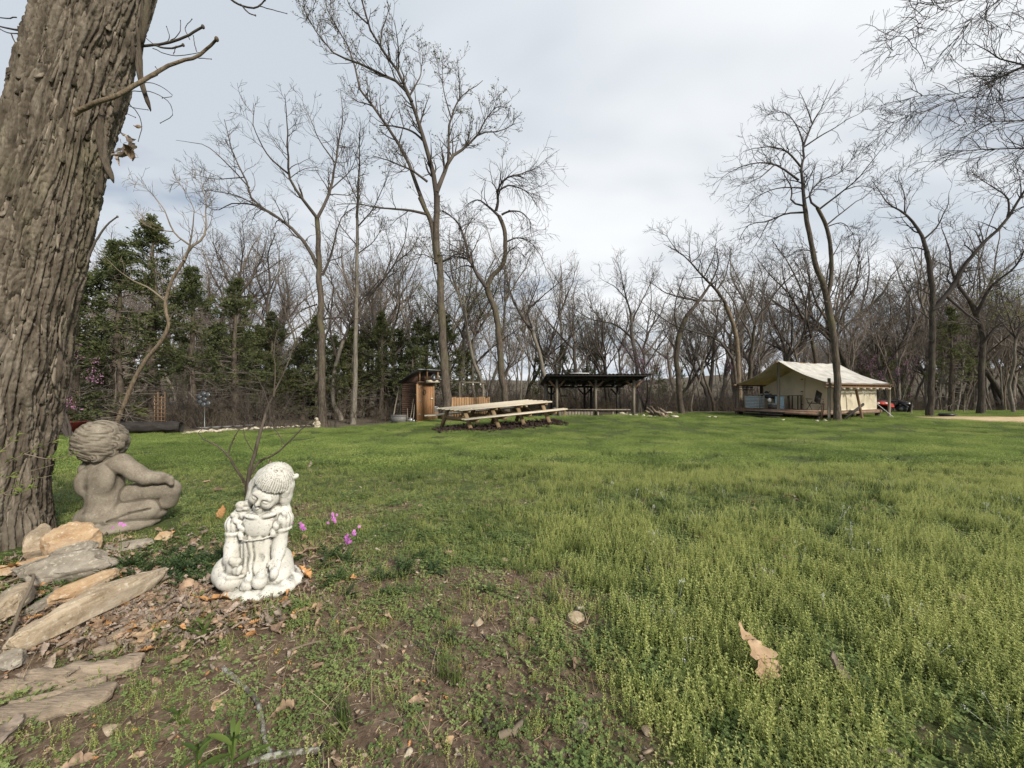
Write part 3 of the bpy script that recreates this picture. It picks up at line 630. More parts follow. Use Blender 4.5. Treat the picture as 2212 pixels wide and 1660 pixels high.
def fill_wood():
    r = np.random.default_rng(77)
    gl = 'leafless grey tree in the wood behind the clearing'
    def at_px(px, d): return (px - CX) / FPX * d
    # a row at the edge, then looser rows behind
    k = 0
    for d0, n, s in ((25.5, 30, 0.95), (30, 32, 1.1), (37, 32, 1.3), (47, 30, 1.55)):
        for i in range(n):
            px = -150 + (i + r.uniform(0.1, 0.9)) * 2500 / n; d = d0 + r.uniform(-1.5, 3)
            x = at_px(px, d)
            if d < edge_y(x) + 1.2: d = edge_y(x) + r.uniform(1.2, 3.5); x = at_px(px, d)
            if 12.5 < x < 23 and d < 30: d = 30.5; x = at_px(px, d)
            if 1.5 < x < 8 and d < 26.5: d = 27.5; x = at_px(px, d)
            low = 1.0 - 0.28 * math.exp(-((px - 1330) / 260) ** 2)            # the tree line dips in the middle of the view
            kb = int(r.integers(0, 6)); pr = BARE[kb]; gl = '%s tree %s in the wood %s' % (('grey leafless', 'dark spreading leafless', 'tall narrow leafless', 'bushy topped leafless', 'dark wide crowned leafless', 'slim pale leafless')[kb], {25.5: 'at the front edge', 30: 'in the second row', 37: 'farther back', 46: 'farthest back'}.get(d0, 'farthest back'), region(px))
            put(pr, x, d, s * low * r.uniform(0.75, 1.1), r.uniform(0, 6.28), gl, 'leafless trees of the wood behind the clearing', r)
    for i in range(26):                                          # denser wood at the far right
        px = r.uniform(1840, 2330); d = r.uniform(29, 50); x = at_px(px, d); kb = int(r.integers(0, 6))
        if d < edge_y(x) + 1.5: d = edge_y(x) + r.uniform(1.5, 9); x = at_px(px, d)
        if 12.5 < x < 23 and d < 31: continue
        put(BARE[kb], x, d, r.uniform(0.75, 1.15), r.uniform(0, 6.28), '%s tree in the thick wood beyond the dirt patch' % ('grey leafless', 'dark spreading leafless', 'tall narrow leafless', 'bushy topped leafless', 'dark wide crowned leafless', 'slim pale leafless')[kb], 'leafless trees of the wood behind the clearing', r)
    gp = 'thin straight sapling in the wood behind the clearing'
    for i in range(54):
        px = -60 + i * 42 + r.uniform(-20, 20); d = 24 + r.uniform(0, 14); x = at_px(px, d)
        if d < edge_y(x) + 0.6: d = edge_y(x) + r.uniform(0.6, 3); x = at_px(px, d)
        if 12.5 < x < 23 and d < 30: continue
        if 1.5 < x < 8 and d < 26.5: continue
        kp = int(r.integers(0, 3)); gp = '%s sapling, thin and straight, in the wood %s' % (('grey', 'tan', 'pale')[kp], region(px))
        put(POLE[kp], x, d, r.uniform(0.6, 1.1), r.uniform(0, 6.28), gp, 'thin saplings of the wood behind the clearing', r)
    for px, d, s, lb in ((1030, 27, 1.0, 'yellow-green budding tree behind the orange board fence'), (985, 30, 1.05, 'yellow-green budding tree behind the tallest trunk'), (1260, 33, 0.85, 'pale green budding tree beyond the pavilion roof'), (2190, 27, 0.95, 'yellow-green budding tree at the right border beyond the dirt patch')):
        put(BUDDING[int(px) % 2], at_px(px, d), d, s, r.uniform(0, 6), lb, None, r)
fill_wood()
# ------------------------------------------------------------------ cedars
def cedar_meshes(seed, H, Rad, n_br=95, dens=1.0, bare=0.12, shape=1.0):
    r = np.random.default_rng(seed)
    tr = MB(); z = np.linspace(-0.2, H, 12)
    st = np.stack([0.12 * perlin(z * 0.5, seed, 1), 0.12 * perlin(z * 0.5, seed, 7), z], 1)
    tr.tube(st, np.linspace(0.022 * H * 0.8 + 0.05, 0.012, 12), 8)
    t = bare + (1 - bare) * r.random(n_br) ** 0.85; t.sort()
    az = r.uniform(0, 6.283, n_br) + 0.6 * np.sin(np.arange(n_br))
    prof = np.clip((1 - t) ** 0.8 * (0.55 + 0.45 * sstep(0.0, 0.3, t - bare + 0.12)), 0.03, 1) * shape
    Ln = Rad * prof * r.uniform(0.6, 1.2, n_br)
    n = 6; P = np.empty((n_br, n, 3)); P[:, 0] = np.stack([np.interp(t * H, z, st[:, 0]), np.interp(t * H, z, st[:, 1]), t * H], 1)
    el = np.radians(np.where(t > 0.7, 45, 12) + r.normal(size=n_br) * 12); d = np.stack([np.cos(az) * np.cos(el), np.sin(az) * np.cos(el), np.sin(el)], 1)
    for j in range(1, n):
        d = d + r.normal(size=(n_br, 3)) * 0.10; d[:, 2] -= 0.03; d /= np.linalg.norm(d, axis=1, keepdims=True); P[:, j] = P[:, j - 1] + d * (Ln / (n - 1))[:, None]
    rr = np.linspace(1, 0.25, n)[None] * np.clip(0.012 + Ln * 0.012, 0.01, 0.05)[:, None]
    br = MB(); br.add(*tubes(P, rr, 4))
    P1, R1 = spawn(r, P, rr, 5.0 * dens, 0.75, 4, (25, 60), 0.22, 0.14, 0.05, 0.5, 0.003, 0.004, 3, 0.2, 0.45)
    br.add(*tubes(P1, R1, 3))
    nd = 26; zd = r.uniform(0.06, bare + 0.12, nd) * H; az = r.uniform(0, 6.283, nd); Pd = np.empty((nd, 5, 3)); Pd[:, 0] = np.stack([np.interp(zd, z, st[:, 0]), np.interp(zd, z, st[:, 1]), zd], 1); d = np.stack([np.cos(az), np.sin(az), r.normal(size=nd) * 0.25], 1)
    for j in range(1, 5): d = d + r.normal(size=(nd, 3)) * 0.16; d[:, 2] -= 0.06; d /= np.linalg.norm(d, axis=1, keepdims=True); Pd[:, j] = Pd[:, j - 1] + d * (Rad * r.uniform(0.15, 0.30, nd))[:, None]
    Rd_ = np.linspace(0.016, 0.004, 5)[None].repeat(nd, 0); br.add(*tubes(Pd, Rd_, 4)); P4, R4 = spawn(r, Pd, Rd_, 3, 0.5, 4, (25, 60), 0.2, 0.18, 0.0, 0.5, 0.003, 0.004); br.add(*tubes(P4, R4, 3))
    # foliage: sprays of narrow scale-leaf faces along the side branches
    K = len(P1); m = 34; idx = np.repeat(np.arange(K), m); k = len(idx)
    f = r.uniform(0.15, 1.0, k) * 3; i = np.clip(f.astype(int), 0, 2); u = (f - i)[:, None]
    c = P1[idx, i] * (1 - u) + P1[idx, i + 1] * u; tan = P1[idx, i + 1] - P1[idx, i]; tan /= np.linalg.norm(tan, axis=1, keepdims=True) + 1e-9
    c = c + r.normal(size=(k, 3)) * 0.035
    a = tan + r.normal(size=(k, 3)) * 0.55; a[:, 2] += 0.15; a /= np.linalg.norm(a, axis=1, keepdims=True)
    b = np.cross(a, r.normal(size=(k, 3))); b /= np.linalg.norm(b, axis=1, keepdims=True)
    s = r.uniform(0.04, 0.095, k)[:, None]; w = s * 0.30
    v = np.stack([c, c + a * s * 0.55 + b * w, c + a * s * 1.3, c + a * s * 0.5 - b * w], 1).reshape(-1, 3)
    fo = MB().add(v, np.arange(4 * k).reshape(-1, 4))
    return tr.mesh('trunk', M['bark'], (0, 0, 0), True), br.mesh('branches', M['twig_back']), fo.mesh('foliage', M['cedar'])
def cedar_material():
    m = Mat('cedar_foliage', 0.75, 0.2)
    a = m.noise(1.1, 4, 0.65); b = m.noise(7, 3, 0.6)
    c = m.ramp(a, [(0.32, (0.035, 0.055, 0.024)), (0.50, (0.085, 0.108, 0.044)), (0.68, (0.19, 0.195, 0.075))])
    c = m.mix(0.4, c, m.ramp(b, [(0.3, (0.04, 0.058, 0.026)), (0.7, (0.15, 0.17, 0.07))]))
    c2 = m.mix(m.ramp(m.rnd(), [(0.0, 0.0), (1.0, 0.45)]), c, (0.13, 0.125, 0.05))
    m.col(c2); m.translucent(0.38); return m.m
M['cedar'] = cedar_material()
CEDAR = [cedar_meshes(501, 7.0, 2.0, 85, 1.1, 0.26), cedar_meshes(502, 8.0, 1.9, 80, 1.0, 0.28), cedar_meshes(503, 5.0, 1.7, 70, 1.2, 0.06), cedar_meshes(504, 6.0, 1.5, 60, 0.9, 0.25)]
def cedar(px, d, H, k, label, wide=1.0, group=None):
    x = (px - CX) / FPX * d; base = (7.0, 8.0, 5.0, 6.0)[k]; s = H / base
    t = thing('cedar_tree', label, 'tree', (x, d, g(x, d)), group)
    t.rotation_euler = (0, 0, (px * 7.3) % 6.28); t.scale = (s * wide, s * wide, s)
    for nm, me in zip(('trunk', 'branches', 'foliage'), CEDAR[k]):
        o = link(nm, me, t)
        if nm == 'foliage': o['kind'] = 'stuff'
    return t
for px, d, H, k, lb, w in (
    (255, 18.0, 8.6, 0, 'broad dark cedar behind the log, nearest to the big trunk', 1.25), (330, 19.2, 10.4, 1, 'tall open-topped cedar behind the leaning tan tree', 1.25),
    (165, 16.8, 6.8, 2, 'low yellowish cedar beside the big trunk, left end of the wood', 1.35), (415, 20.5, 8.2, 0, 'dark cedar right of the tall open-topped cedar', 1.15),
    (508, 21.5, 8.0, 3, 'slim dark cedar with a bare lower trunk, behind the sapling', 1.15), (575, 24.0, 5.6, 2, 'low cedar left of the tall forked tree', 1.2),
    (655, 25.0, 5.6, 3, 'thin cedar just behind the tall forked tree', 1.2), (745, 25.5, 5.0, 2, 'low dark cedar between the slim pale tree and the forked tree', 1.2), (825, 25.0, 6.8, 0, 'full green cedar directly behind the outhouse on its left', 1.05), (900, 26.0, 6.6, 1, 'green cedar rising behind the outhouse roof', 1.2),
    (1010, 30.0, 4.6, 2, 'low cedar behind the orange board fence', 1.3), (1170, 29.0, 4.6, 3, 'small cedar left of the pavilion roof', 1.3), (1215, 33.0, 5.6, 0, 'cedar rising behind the left end of the pavilion roof', 1.0), (1285, 34.0, 6.2, 3, 'cedar with an open top behind the middle of the pavilion roof', 1.3),
    (1900, 36.0, 6.5, 2, 'cedar behind the right end of the tent', 1.2), (2055, 27.5, 7.4, 3, 'dark cedar right of the dark forked tree', 1.0), (100, 24, 7.0, 1, 'cedar half hidden behind the big trunk', 1.4), (-40, 20, 7.5, 0, 'cedar at the left border behind the big trunk', 1.4)):
    cedar(px, d, H, k, lb, w)
_r = np.random.default_rng(61)
for i in range(17):
    px = 440 + i * 32 + _r.uniform(-12, 12); d = _r.uniform(23.5, 31); k = int(_r.integers(0, 4))
    if d < edge_y((px - CX) / FPX * d) + 1.5: d = edge_y((px - CX) / FPX * d) + 2.5
    cedar(px, d, _r.uniform(4.8, 6.6), k, '%s cedar in the green thicket %s' % (('full', 'tall', 'low', 'thin')[k], 'between the black log and the forked tree' if px < 680 else 'between the forked tree and the outhouse' if px < 880 else 'right behind the outhouse'), 1.25, 'cedars in the thicket left of the outhouse')

# ------------------------------------------------------------------ pink blossoming redbuds
def redbud(px, d, H, seed, label, n=1500):
    r = np.random.default_rng(seed); x = (px - CX) / FPX * d; gz = g(x, d)
    stems = []; limbs = []
    for k in range(4):
        a = r.uniform(0, 6.28); dd = np.array([math.cos(a) * 0.35, math.sin(a) * 0.35, 1.0]); p = np.array([x, d, gz - 0.1]); q = [p]
        for j in range(5): dd = dd + r.normal(size=3) * 0.15; dd /= np.linalg.norm(dd); p = p + dd * H * 0.13; q.append(p)
        (stems if k == 0 else limbs).append((np.array(q), np.linspace(0.045, 0.025, 6)))
        for b in range(3):
            d2 = dd + r.normal(size=3) * 0.5; p2 = np.array(q[int(r.integers(3, 6))]); q2 = [p2]
            for j in range(5): d2 = d2 / np.linalg.norm(d2) + r.normal(size=3) * 0.15; p2 = p2 + d2 * H * 0.09; q2.append(p2)
            limbs.append((np.array(q2), np.linspace(0.02, 0.006, 6)))
    tr, cr, P3 = tree_mesh(r, stems, limbs, dict(d1=1.2, l1=1.0, d2=1.5, l2=0.5, d3=1.5, l3=0.25, k=0.8, tw=0.006))
    t = thing('redbud_tree', label, 'tree', (x, d, gz)); part('trunk', tr, M['bark_dark'], t, smooth=True); part('crown', cr, M['twig_dark'], t)
    mb = MB(); mb.add(*tip_specks(r, P3, n, 0.035, 0.2)); part('blossoms', mb, M['blossom'], t)['kind'] = 'stuff'
redbud(150, 13.5, 3.9, 1, 'pink redbud blossoming between the big trunk and the cedars', 1700)
redbud(1395, 27.0, 4.6, 2, 'pink redbud blossoming behind the right end of the pavilion roof', 1300)
redbud(1640, 31.0, 5.2, 3, 'pink redbud blossoming behind the tent ridge', 1300)
redbud(1935, 29.0, 4.4, 4, 'dull pink redbud right of the tent', 900)

# ------------------------------------------------------------------ far wood, undergrowth
def hidden(name, me):
    return bpy.data.objects.new(name, me)
def scatter(name, pts, rot, scl, protos, idx, label=None):
    """one object of kind stuff: a point cloud that carries copies of the small meshes in protos"""
    pts = np.asarray(pts, float); n = len(pts)
    me = bpy.data.meshes.new(name); me.vertices.add(n); me.vertices.foreach_set('co', pts.astype(np.float32).ravel())
    a = me.attributes.new('spin', 'FLOAT_VECTOR', 'POINT'); a.data.foreach_set('vector', np.asarray(rot, np.float32).reshape(n, 3).ravel())
    a = me.attributes.new('size', 'FLOAT', 'POINT'); a.data.foreach_set('value', np.asarray(scl, np.float32))
    a = me.attributes.new('pick', 'INT', 'POINT'); a.data.foreach_set('value', np.asarray(idx, np.int32))
    me.update(); o = link(name, me); o['kind'] = 'stuff'
    if label: o['label'] = label
    coll = bpy.data.collections.new(name + '_sources')
    for i, m in enumerate(protos): coll.objects.link(hidden('%s_source_%02d' % (name, i), m))
    ng = bpy.data.node_groups.new(name + '_nodes', 'GeometryNodeTree')
    ng.interface.new_socket('Geometry', in_out='INPUT', socket_type='NodeSocketGeometry'); ng.interface.new_socket('Geometry', in_out='OUTPUT', socket_type='NodeSocketGeometry')
    gi = ng.nodes.new('NodeGroupInput'); go = ng.nodes.new('NodeGroupOutput'); ci = ng.nodes.new('GeometryNodeCollectionInfo'); ip = ng.nodes.new('GeometryNodeInstanceOnPoints')
    ci.inputs['Collection'].default_value = coll; ci.inputs['Separate Children'].default_value = True; ci.inputs['Reset Children'].default_value = True
    def na(nm, ty):
        x = ng.nodes.new('GeometryNodeInputNamedAttribute'); x.data_type = ty; x.inputs[0].default_value = nm; return x.outputs[0]
    e2r = ng.nodes.new('FunctionNodeEulerToRotation'); ng.links.new(na('spin', 'FLOAT_VECTOR'), e2r.inputs[0])
    ng.links.new(gi.outputs[0], ip.inputs['Points']); ng.links.new(ci.outputs[0], ip.inputs['Instance']); ip.inputs['Pick Instance'].default_value = True
    ng.links.new(na('pick', 'INT'), ip.inputs['Instance Index']); ng.links.new(e2r.outputs[0], ip.inputs['Rotation']); ng.links.new(na('size', 'FLOAT'), ip.inputs['Scale'])
    ng.links.new(ip.outputs[0], go.inputs[0])
    md = o.modifiers.new('scatter', 'NODES'); md.node_group = ng
    return o
def joined(pr):
    """trunk and crown of a grown tree as one low mesh for the far wood"""
    vs_, fs = [], []
    return pr['crown'], pr['trunk']
def far_wood():
    r = np.random.default_rng(9); n = 340
    d = r.uniform(56, 125, n); px = np.concatenate([r.uniform(-300, 2500, n - 110), r.uniform(1750, 2500, 110)]); x = (px - CX) / FPX * d
    P = np.stack([x, d, G(x, d) - 0.2], 1); idx = r.integers(0, 6, n); rot = np.stack([0 * x, 0 * x, r.uniform(0, 6.28, n)], 1); s = r.uniform(0.7, 1.15, n)
    scatter('far_wood_crowns', P, rot, s, [b['crown'] for b in BARE], idx, 'grey mass of distant bare crowns')
    scatter('far_wood_trunks', P, rot, s, [b['trunk'] for b in BARE], idx, 'distant trunks deep in the wood')
    n = 60; d = r.uniform(50, 110, n); px = np.concatenate([r.uniform(-200, 700, 36), r.uniform(700, 2400, 24)]); x = (px - CX) / FPX * d
    scatter('far_cedars', np.stack([x, d, G(x, d) - 0.2], 1), np.stack([0 * x, 0 * x, r.uniform(0, 6.28, n)], 1), r.uniform(0.8, 1.3, n), [c[2] for c in CEDAR], r.integers(0, 4, n), 'dark evergreens deep in the wood')
far_wood()
def brush_mesh(seed, H, n_st, mat):
    r = np.random.default_rng(seed); n = 6
    b = r.normal(size=(n_st, 3)) * 0.28; b[:, 2] = -0.05; P = np.empty((n_st, n, 3)); P[:, 0] = b
    d = r.normal(size=(n_st, 3)) * 0.35; d[:, 2] = 1
    for j in range(1, n):
        d = d + r.normal(size=(n_st, 3)) * 0.18; d /= np.linalg.norm(d, axis=1, keepdims=True); P[:, j] = P[:, j - 1] + d * H / 5 * r.uniform(0.7, 1.1, (n_st, 1))
    Rr = np.linspace(0.014, 0.005, n)[None].repeat(n_st, 0); mb = MB(); mb.add(*tubes(P, Rr, 3))
    P1, R1 = spawn(r, P, Rr, 3.5, 0.7, 4, (25, 70), 0.2, 0.2, 0.05, 0.6, 0.004, 0.005); mb.add(*tubes(P1, R1, 3))
    P2, R2 = spawn(r, P1, R1, 4, 0.35, 3, (25, 70), 0.1, 0.2, 0.05, 0.8, 0.003, 0.0045); mb.add(*tubes(P2, R2, 3))
    return mb.mesh('brush', mat)
M['twig_brush'] = twig_mat('twig_brush', (0.06, 0.05, 0.034), (0.14, 0.112, 0.08))
BRUSH = [brush_mesh(700 + i, (1.6, 2.2, 1.2, 2.8)[i], (9, 10, 10, 8)[i], M[('twig_brush', 'twig_dark', 'twig_brush', 'twig')[i]]) for i in range(4)]
def undergrowth():
    r = np.random.default_rng(19); P = []
    n = 3600; d = 18 + (r.random(n) ** 1.4) * 38; px = r.uniform(-250, 2450, n); x = (px - CX) / FPX * d
    ok = (d > edge_y(x) + 0.5 + 0.5 * perlin(x * 0.8, d * 0.8)) & ~((x > 12.5) & (x < 22.5) & (d < 29)) & ~((x > 1.5) & (x < 8) & (d < 26)) & ~((x > -7) & (x < -2) & (d < 24))
    x, d = x[ok], d[ok]; n = len(x)
    keep = (r.random(n) < np.where((x / d * FPX + CX) < 900, 0.22, 0.9)); x, d = x[keep], d[keep]; n = len(x)
    scatter('undergrowth', np.stack([x, d, G(x, d)], 1), np.stack([r.normal(size=n) * 0.1, r.normal(size=n) * 0.1, r.uniform(0, 6.28, n)], 1), r.uniform(0.5, 1.25, n), BRUSH, r.integers(0, 4, n), 'tangle of bare brush under the trees')
undergrowth()
# ------------------------------------------------------------------ materials of the built things
M['pine'] = wood('fresh_pale_pine', (0.40, 0.34, 0.245), (0.62, 0.55, 0.43), 0.75, (0.25, 2, 2), 6, 0.10)
M['treated'] = wood('treated_timber', (0.15, 0.10, 0.055), (0.29, 0.205, 0.115), 0.8, (1.2, 1.2, 0.5), 6, 0.12)
M['cedar_board'] = wood('orange_cedar_boards', (0.17, 0.098, 0.05), (0.34, 0.21, 0.105), 0.75, (2, 2, 0.25), 7, 0.22)
M['door_wood'] = wood('orange_brown_door', (0.20, 0.10, 0.048), (0.33, 0.18, 0.085), 0.7, (2, 2, 0.25), 7, 0.10)
M['dark_log'] = wood('dark_stained_logs', (0.035, 0.02, 0.013), (0.095, 0.052, 0.034), 0.7, (0.4, 0.4, 3), 6, 0.25)
M['grey_wood'] = wood('weathered_grey_wood', (0.10, 0.085, 0.065), (0.25, 0.215, 0.165), 0.9, (2, 2, 0.3), 6, 0.2)
M['brown_wood'] = wood('brown_timber', (0.10, 0.06, 0.035), (0.22, 0.14, 0.085), 0.85, (1.5, 1.5, 0.4), 6, 0.2)
M['red_deck'] = wood('reddish_deck_boards', (0.13, 0.075, 0.05), (0.25, 0.155, 0.105), 0.8, (0.4, 2, 2), 6, 0.15, weather=(0.26, 0.21, 0.16))
M['black_wood'] = wood('charred_black_timber', (0.012, 0.010, 0.009), (0.045, 0.038, 0.034), 0.85, (0.4, 2, 2), 5, 0.2)
M['dark_metal'] = plain('dark_roof_metal', (0.035, 0.032, 0.032), 0.5, 0.5, 0.5)
M['black'] = plain('black_paint', (0.015, 0.015, 0.016), 0.45)
M['galv'] = plain('galvanised_metal', (0.25, 0.255, 0.26), 0.45, 0.5, 0.6)
M['white_panel'] = plain('white_skylight_sheet', (0.72, 0.72, 0.70), 0.5)
M['grey_plastic'] = plain('dark_grey_plastic', (0.11, 0.105, 0.10), 0.6)
M['bell_metal'] = plain('dark_grey_bell_iron', (0.075, 0.08, 0.088), 0.4, 0.5, 0.6)
M['blue_slat'] = wood('blue_grey_slats', (0.20, 0.25, 0.28), (0.36, 0.42, 0.45), 0.75, (0.4, 2, 2), 6, 0.12)
M['pale_blue'] = plain('pale_blue_cloth', (0.32, 0.45, 0.52), 0.8, 0.2)
M['red_paint'] = plain('faded_red_paint', (0.36, 0.035, 0.022), 0.4)
M['dull_red'] = plain('dark_red_paint', (0.14, 0.022, 0.018), 0.6)
M['limestone'] = plain('pale_limestone', (0.40, 0.35, 0.27), 0.95, 0.1, 0, 0.45, 4)
M['mulch_chip'] = plain('dark_mulch', (0.035, 0.024, 0.02), 0.95, 0.1, 0, 0.5)
def canvas():
    m = Mat('cream_canvas', 0.9, 0.1); a = m.noise(1.2, 5, 0.6); b = m.noise(60, 3, 0.6)
    c = m.ramp(a, [(0.3, (0.50, 0.45, 0.33)), (0.5, (0.68, 0.62, 0.48)), (0.75, (0.76, 0.71, 0.57))])
    m.col(c); m.bump(b, 0.15, 0.004); m.translucent(0.34, (0.70, 0.60, 0.38)); return m.m
M['canvas'] = canvas()
def old_fly():
    m = Mat('weathered_canvas_fly', 0.92, 0.1); a = m.noise(2.2, 6, 0.7, (1, 1, 1)); b = m.noise(0.9, 4, 0.6, (0.5, 3, 3))
    c = m.ramp(a, [(0.3, (0.30, 0.295, 0.275)), (0.5, (0.50, 0.49, 0.46)), (0.7, (0.64, 0.63, 0.60))])
    c = m.mix(m.ramp(b, [(0.5, 0.0), (0.75, 0.5)]), c, (0.36, 0.34, 0.29)); m.col(c); m.translucent(0.24, (0.62, 0.50, 0.16)); return m.m
M['fly'] = old_fly()
def rock_mesh(seed, size, cuts=9, sub=3, rough=0.06, flat=None, boxy=False):
    """an angular stone: a sphere clipped by random planes, roughened"""
    import bmesh
    r = np.random.default_rng(seed); bm = bmesh.new(); bmesh.ops.create_icosphere(bm, subdivisions=sub, radius=1.0)
    me = bpy.data.meshes.new('rock'); bm.to_mesh(me); bm.free()
    v = np.empty(len(me.vertices) * 3); me.vertices.foreach_get('co', v); v = v.reshape(-1, 3)
    if boxy: v = np.sign(v) * np.abs(v) ** 0.55; v[:, 0] *= 1; v[:, 1] += 0.16 * perlin(v[:, 0] * 1.4, seed, 1); v[:, 2] += 0.14 * perlin(v[:, 0] * 1.8, seed, 5)
    for k in range(cuts):
        n = r.normal(size=3); n[2] *= 1.3; n /= np.linalg.norm(n); d = r.uniform(0.45, 0.8) + (0.32 if boxy else 0); e = v @ n - d; v = v - np.clip(e, 0, None)[:, None] * n
    if flat: v[:, 2] = np.clip(v[:, 2], -flat, flat)
    v = v / np.abs(v).max(0); s = r.uniform(0, 50)
    nz = fbm(v[:, 0] * 2.2 + s, v[:, 1] * 2.2, v[:, 2] * 2.2, 4, 2.1, 0.6)
    v = v * (1 + rough * nz)[:, None]; v = v * np.asarray(size) / 2
    me.vertices.foreach_set('co', v.astype(np.float32).ravel()); me.update(); return me
STONES = [rock_mesh(900 + i, (1, 0.7, 0.5), 8, 2, 0.07) for i in range(5)]
for me in STONES: me.materials.append(M['limestone'])
def stone_row(px_list, d, label, group, seed, smin, smax, name='stone'):
    r = np.random.default_rng(seed)
    for i, px in enumerate(px_list):
        dd = d(px) + r.uniform(-0.15, 0.15); x = (px - CX) / FPX * dd; s = r.uniform(smin, smax)
        o = link(name, STONES[r.integers(0, 5)]); o.location = (x, dd, g(x, dd) + 0.12 * s); o.scale = (s, s, s * r.uniform(0.7, 1.1)); o.rotation_euler = (r.normal() * 0.2, r.normal() * 0.2, r.uniform(0, 6.28))
        o['label'] = label + (', %s' % ('near end', 'middle stretch', 'far end')[min(2, 3 * i // len(px_list))] if len(px_list) > 10 else ''); o['category'] = 'stone'; o['group'] = group

# ------------------------------------------------------------------ long picnic table
def picnic_table():
    NF, NB, FF, FB = W(1000, 888, 14.7), W(934, 883, 15.5), W(1195, 868, 15.9), W(1141, 864.5, 16.7)      # corners of the table top
    Ln = np.linalg.norm((FF + FB) / 2 - (NF + NB) / 2); Wd = 1.12
    ax = ((FF + FB) - (NF + NB)); ax /= np.linalg.norm(ax); cr = ((NF + FF) - (NB + FB)) / 2 / Wd; up = np.array([0, 0, 1.0]); nrm = np.cross(cr, ax); nrm *= np.sign(nrm[2]) / np.linalg.norm(nrm); ks = np.linalg.norm(np.cross(cr, ax))
    C0 = (NF + NB) / 2 - up * 0.76
    def T(a, b, z): return C0 + ax * a + cr * b + up * z
    t = thing('picnic_table', 'very long picnic table of fresh pale boards with attached benches', 'picnic table', (T(Ln / 2, 0, 0)))
    n = 6; w = Wd / n
    for i in range(n): b = -Wd / 2 + w * (i + 0.5); part('top_plank', MB().beam(T(0.03 * (i % 2), b, 0.76), T(Ln - 0.03 * (i % 3), b, 0.76), w * ks * 0.955, 0.045, nrm), M['pine'], t)
    for sgn in (-1, 1):
        for k in range(2): b = sgn * (0.72 + 0.12 * k); part('bench_plank', MB().beam(T(-0.12 - 0.03 * k, b, 0.46), T(Ln + 0.22 - 0.04 * k, b, 0.46), 0.15, 0.045, nrm), M['pine'], t)
    for a in (0.35, 1.45, 2.5, Ln - 0.35):
        for sgn in (-1, 1): part('leg', MB().beam(T(a, sgn * 0.34, 0.735), T(a, sgn * 0.66, -0.12), 0.05, 0.15, ax), M['treated'], t)
        part('bench_support', MB().beam(T(a + 0.055, -0.86, 0.36), T(a + 0.055, 0.86, 0.36), 0.045, 0.15, nrm), M['treated'], t)
        part('top_support', MB().beam(T(a + 0.055, -0.52, 0.69), T(a + 0.055, 0.52, 0.69), 0.045, 0.09, nrm), M['treated'], t)
        s = 1 if a < Ln / 2 else -1
        part('brace', MB().beam(T(a + 0.06 * s, 0, 0.36), T(a + 0.58 * s, 0, 0.71), 0.045, 0.10, cr), M['treated'], t)
    r = np.random.default_rng(5); m = 1100; u = r.uniform(-2.6, 2.6, m); v = r.normal(size=m) * 0.5; x = -0.45 + u * 0.94 - v * 0.34; y = 15.5 + u * 0.34 + v * 0.94
    chip = MB().box((0, 0, 0.01), (0.13, 0.05, 0.03)).mesh('mulch_piece', M['mulch_chip'])
    scatter('mulch', np.stack([x, y, G(x, y) + 0.01], 1), np.stack([r.normal(size=m) * 0.5, r.normal(size=m) * 0.5, r.uniform(0, 6.3, m)], 1), r.uniform(0.5, 1.5, m), [chip], np.zeros(m), 'dark bark mulch strip under the long picnic table')
picnic_table()

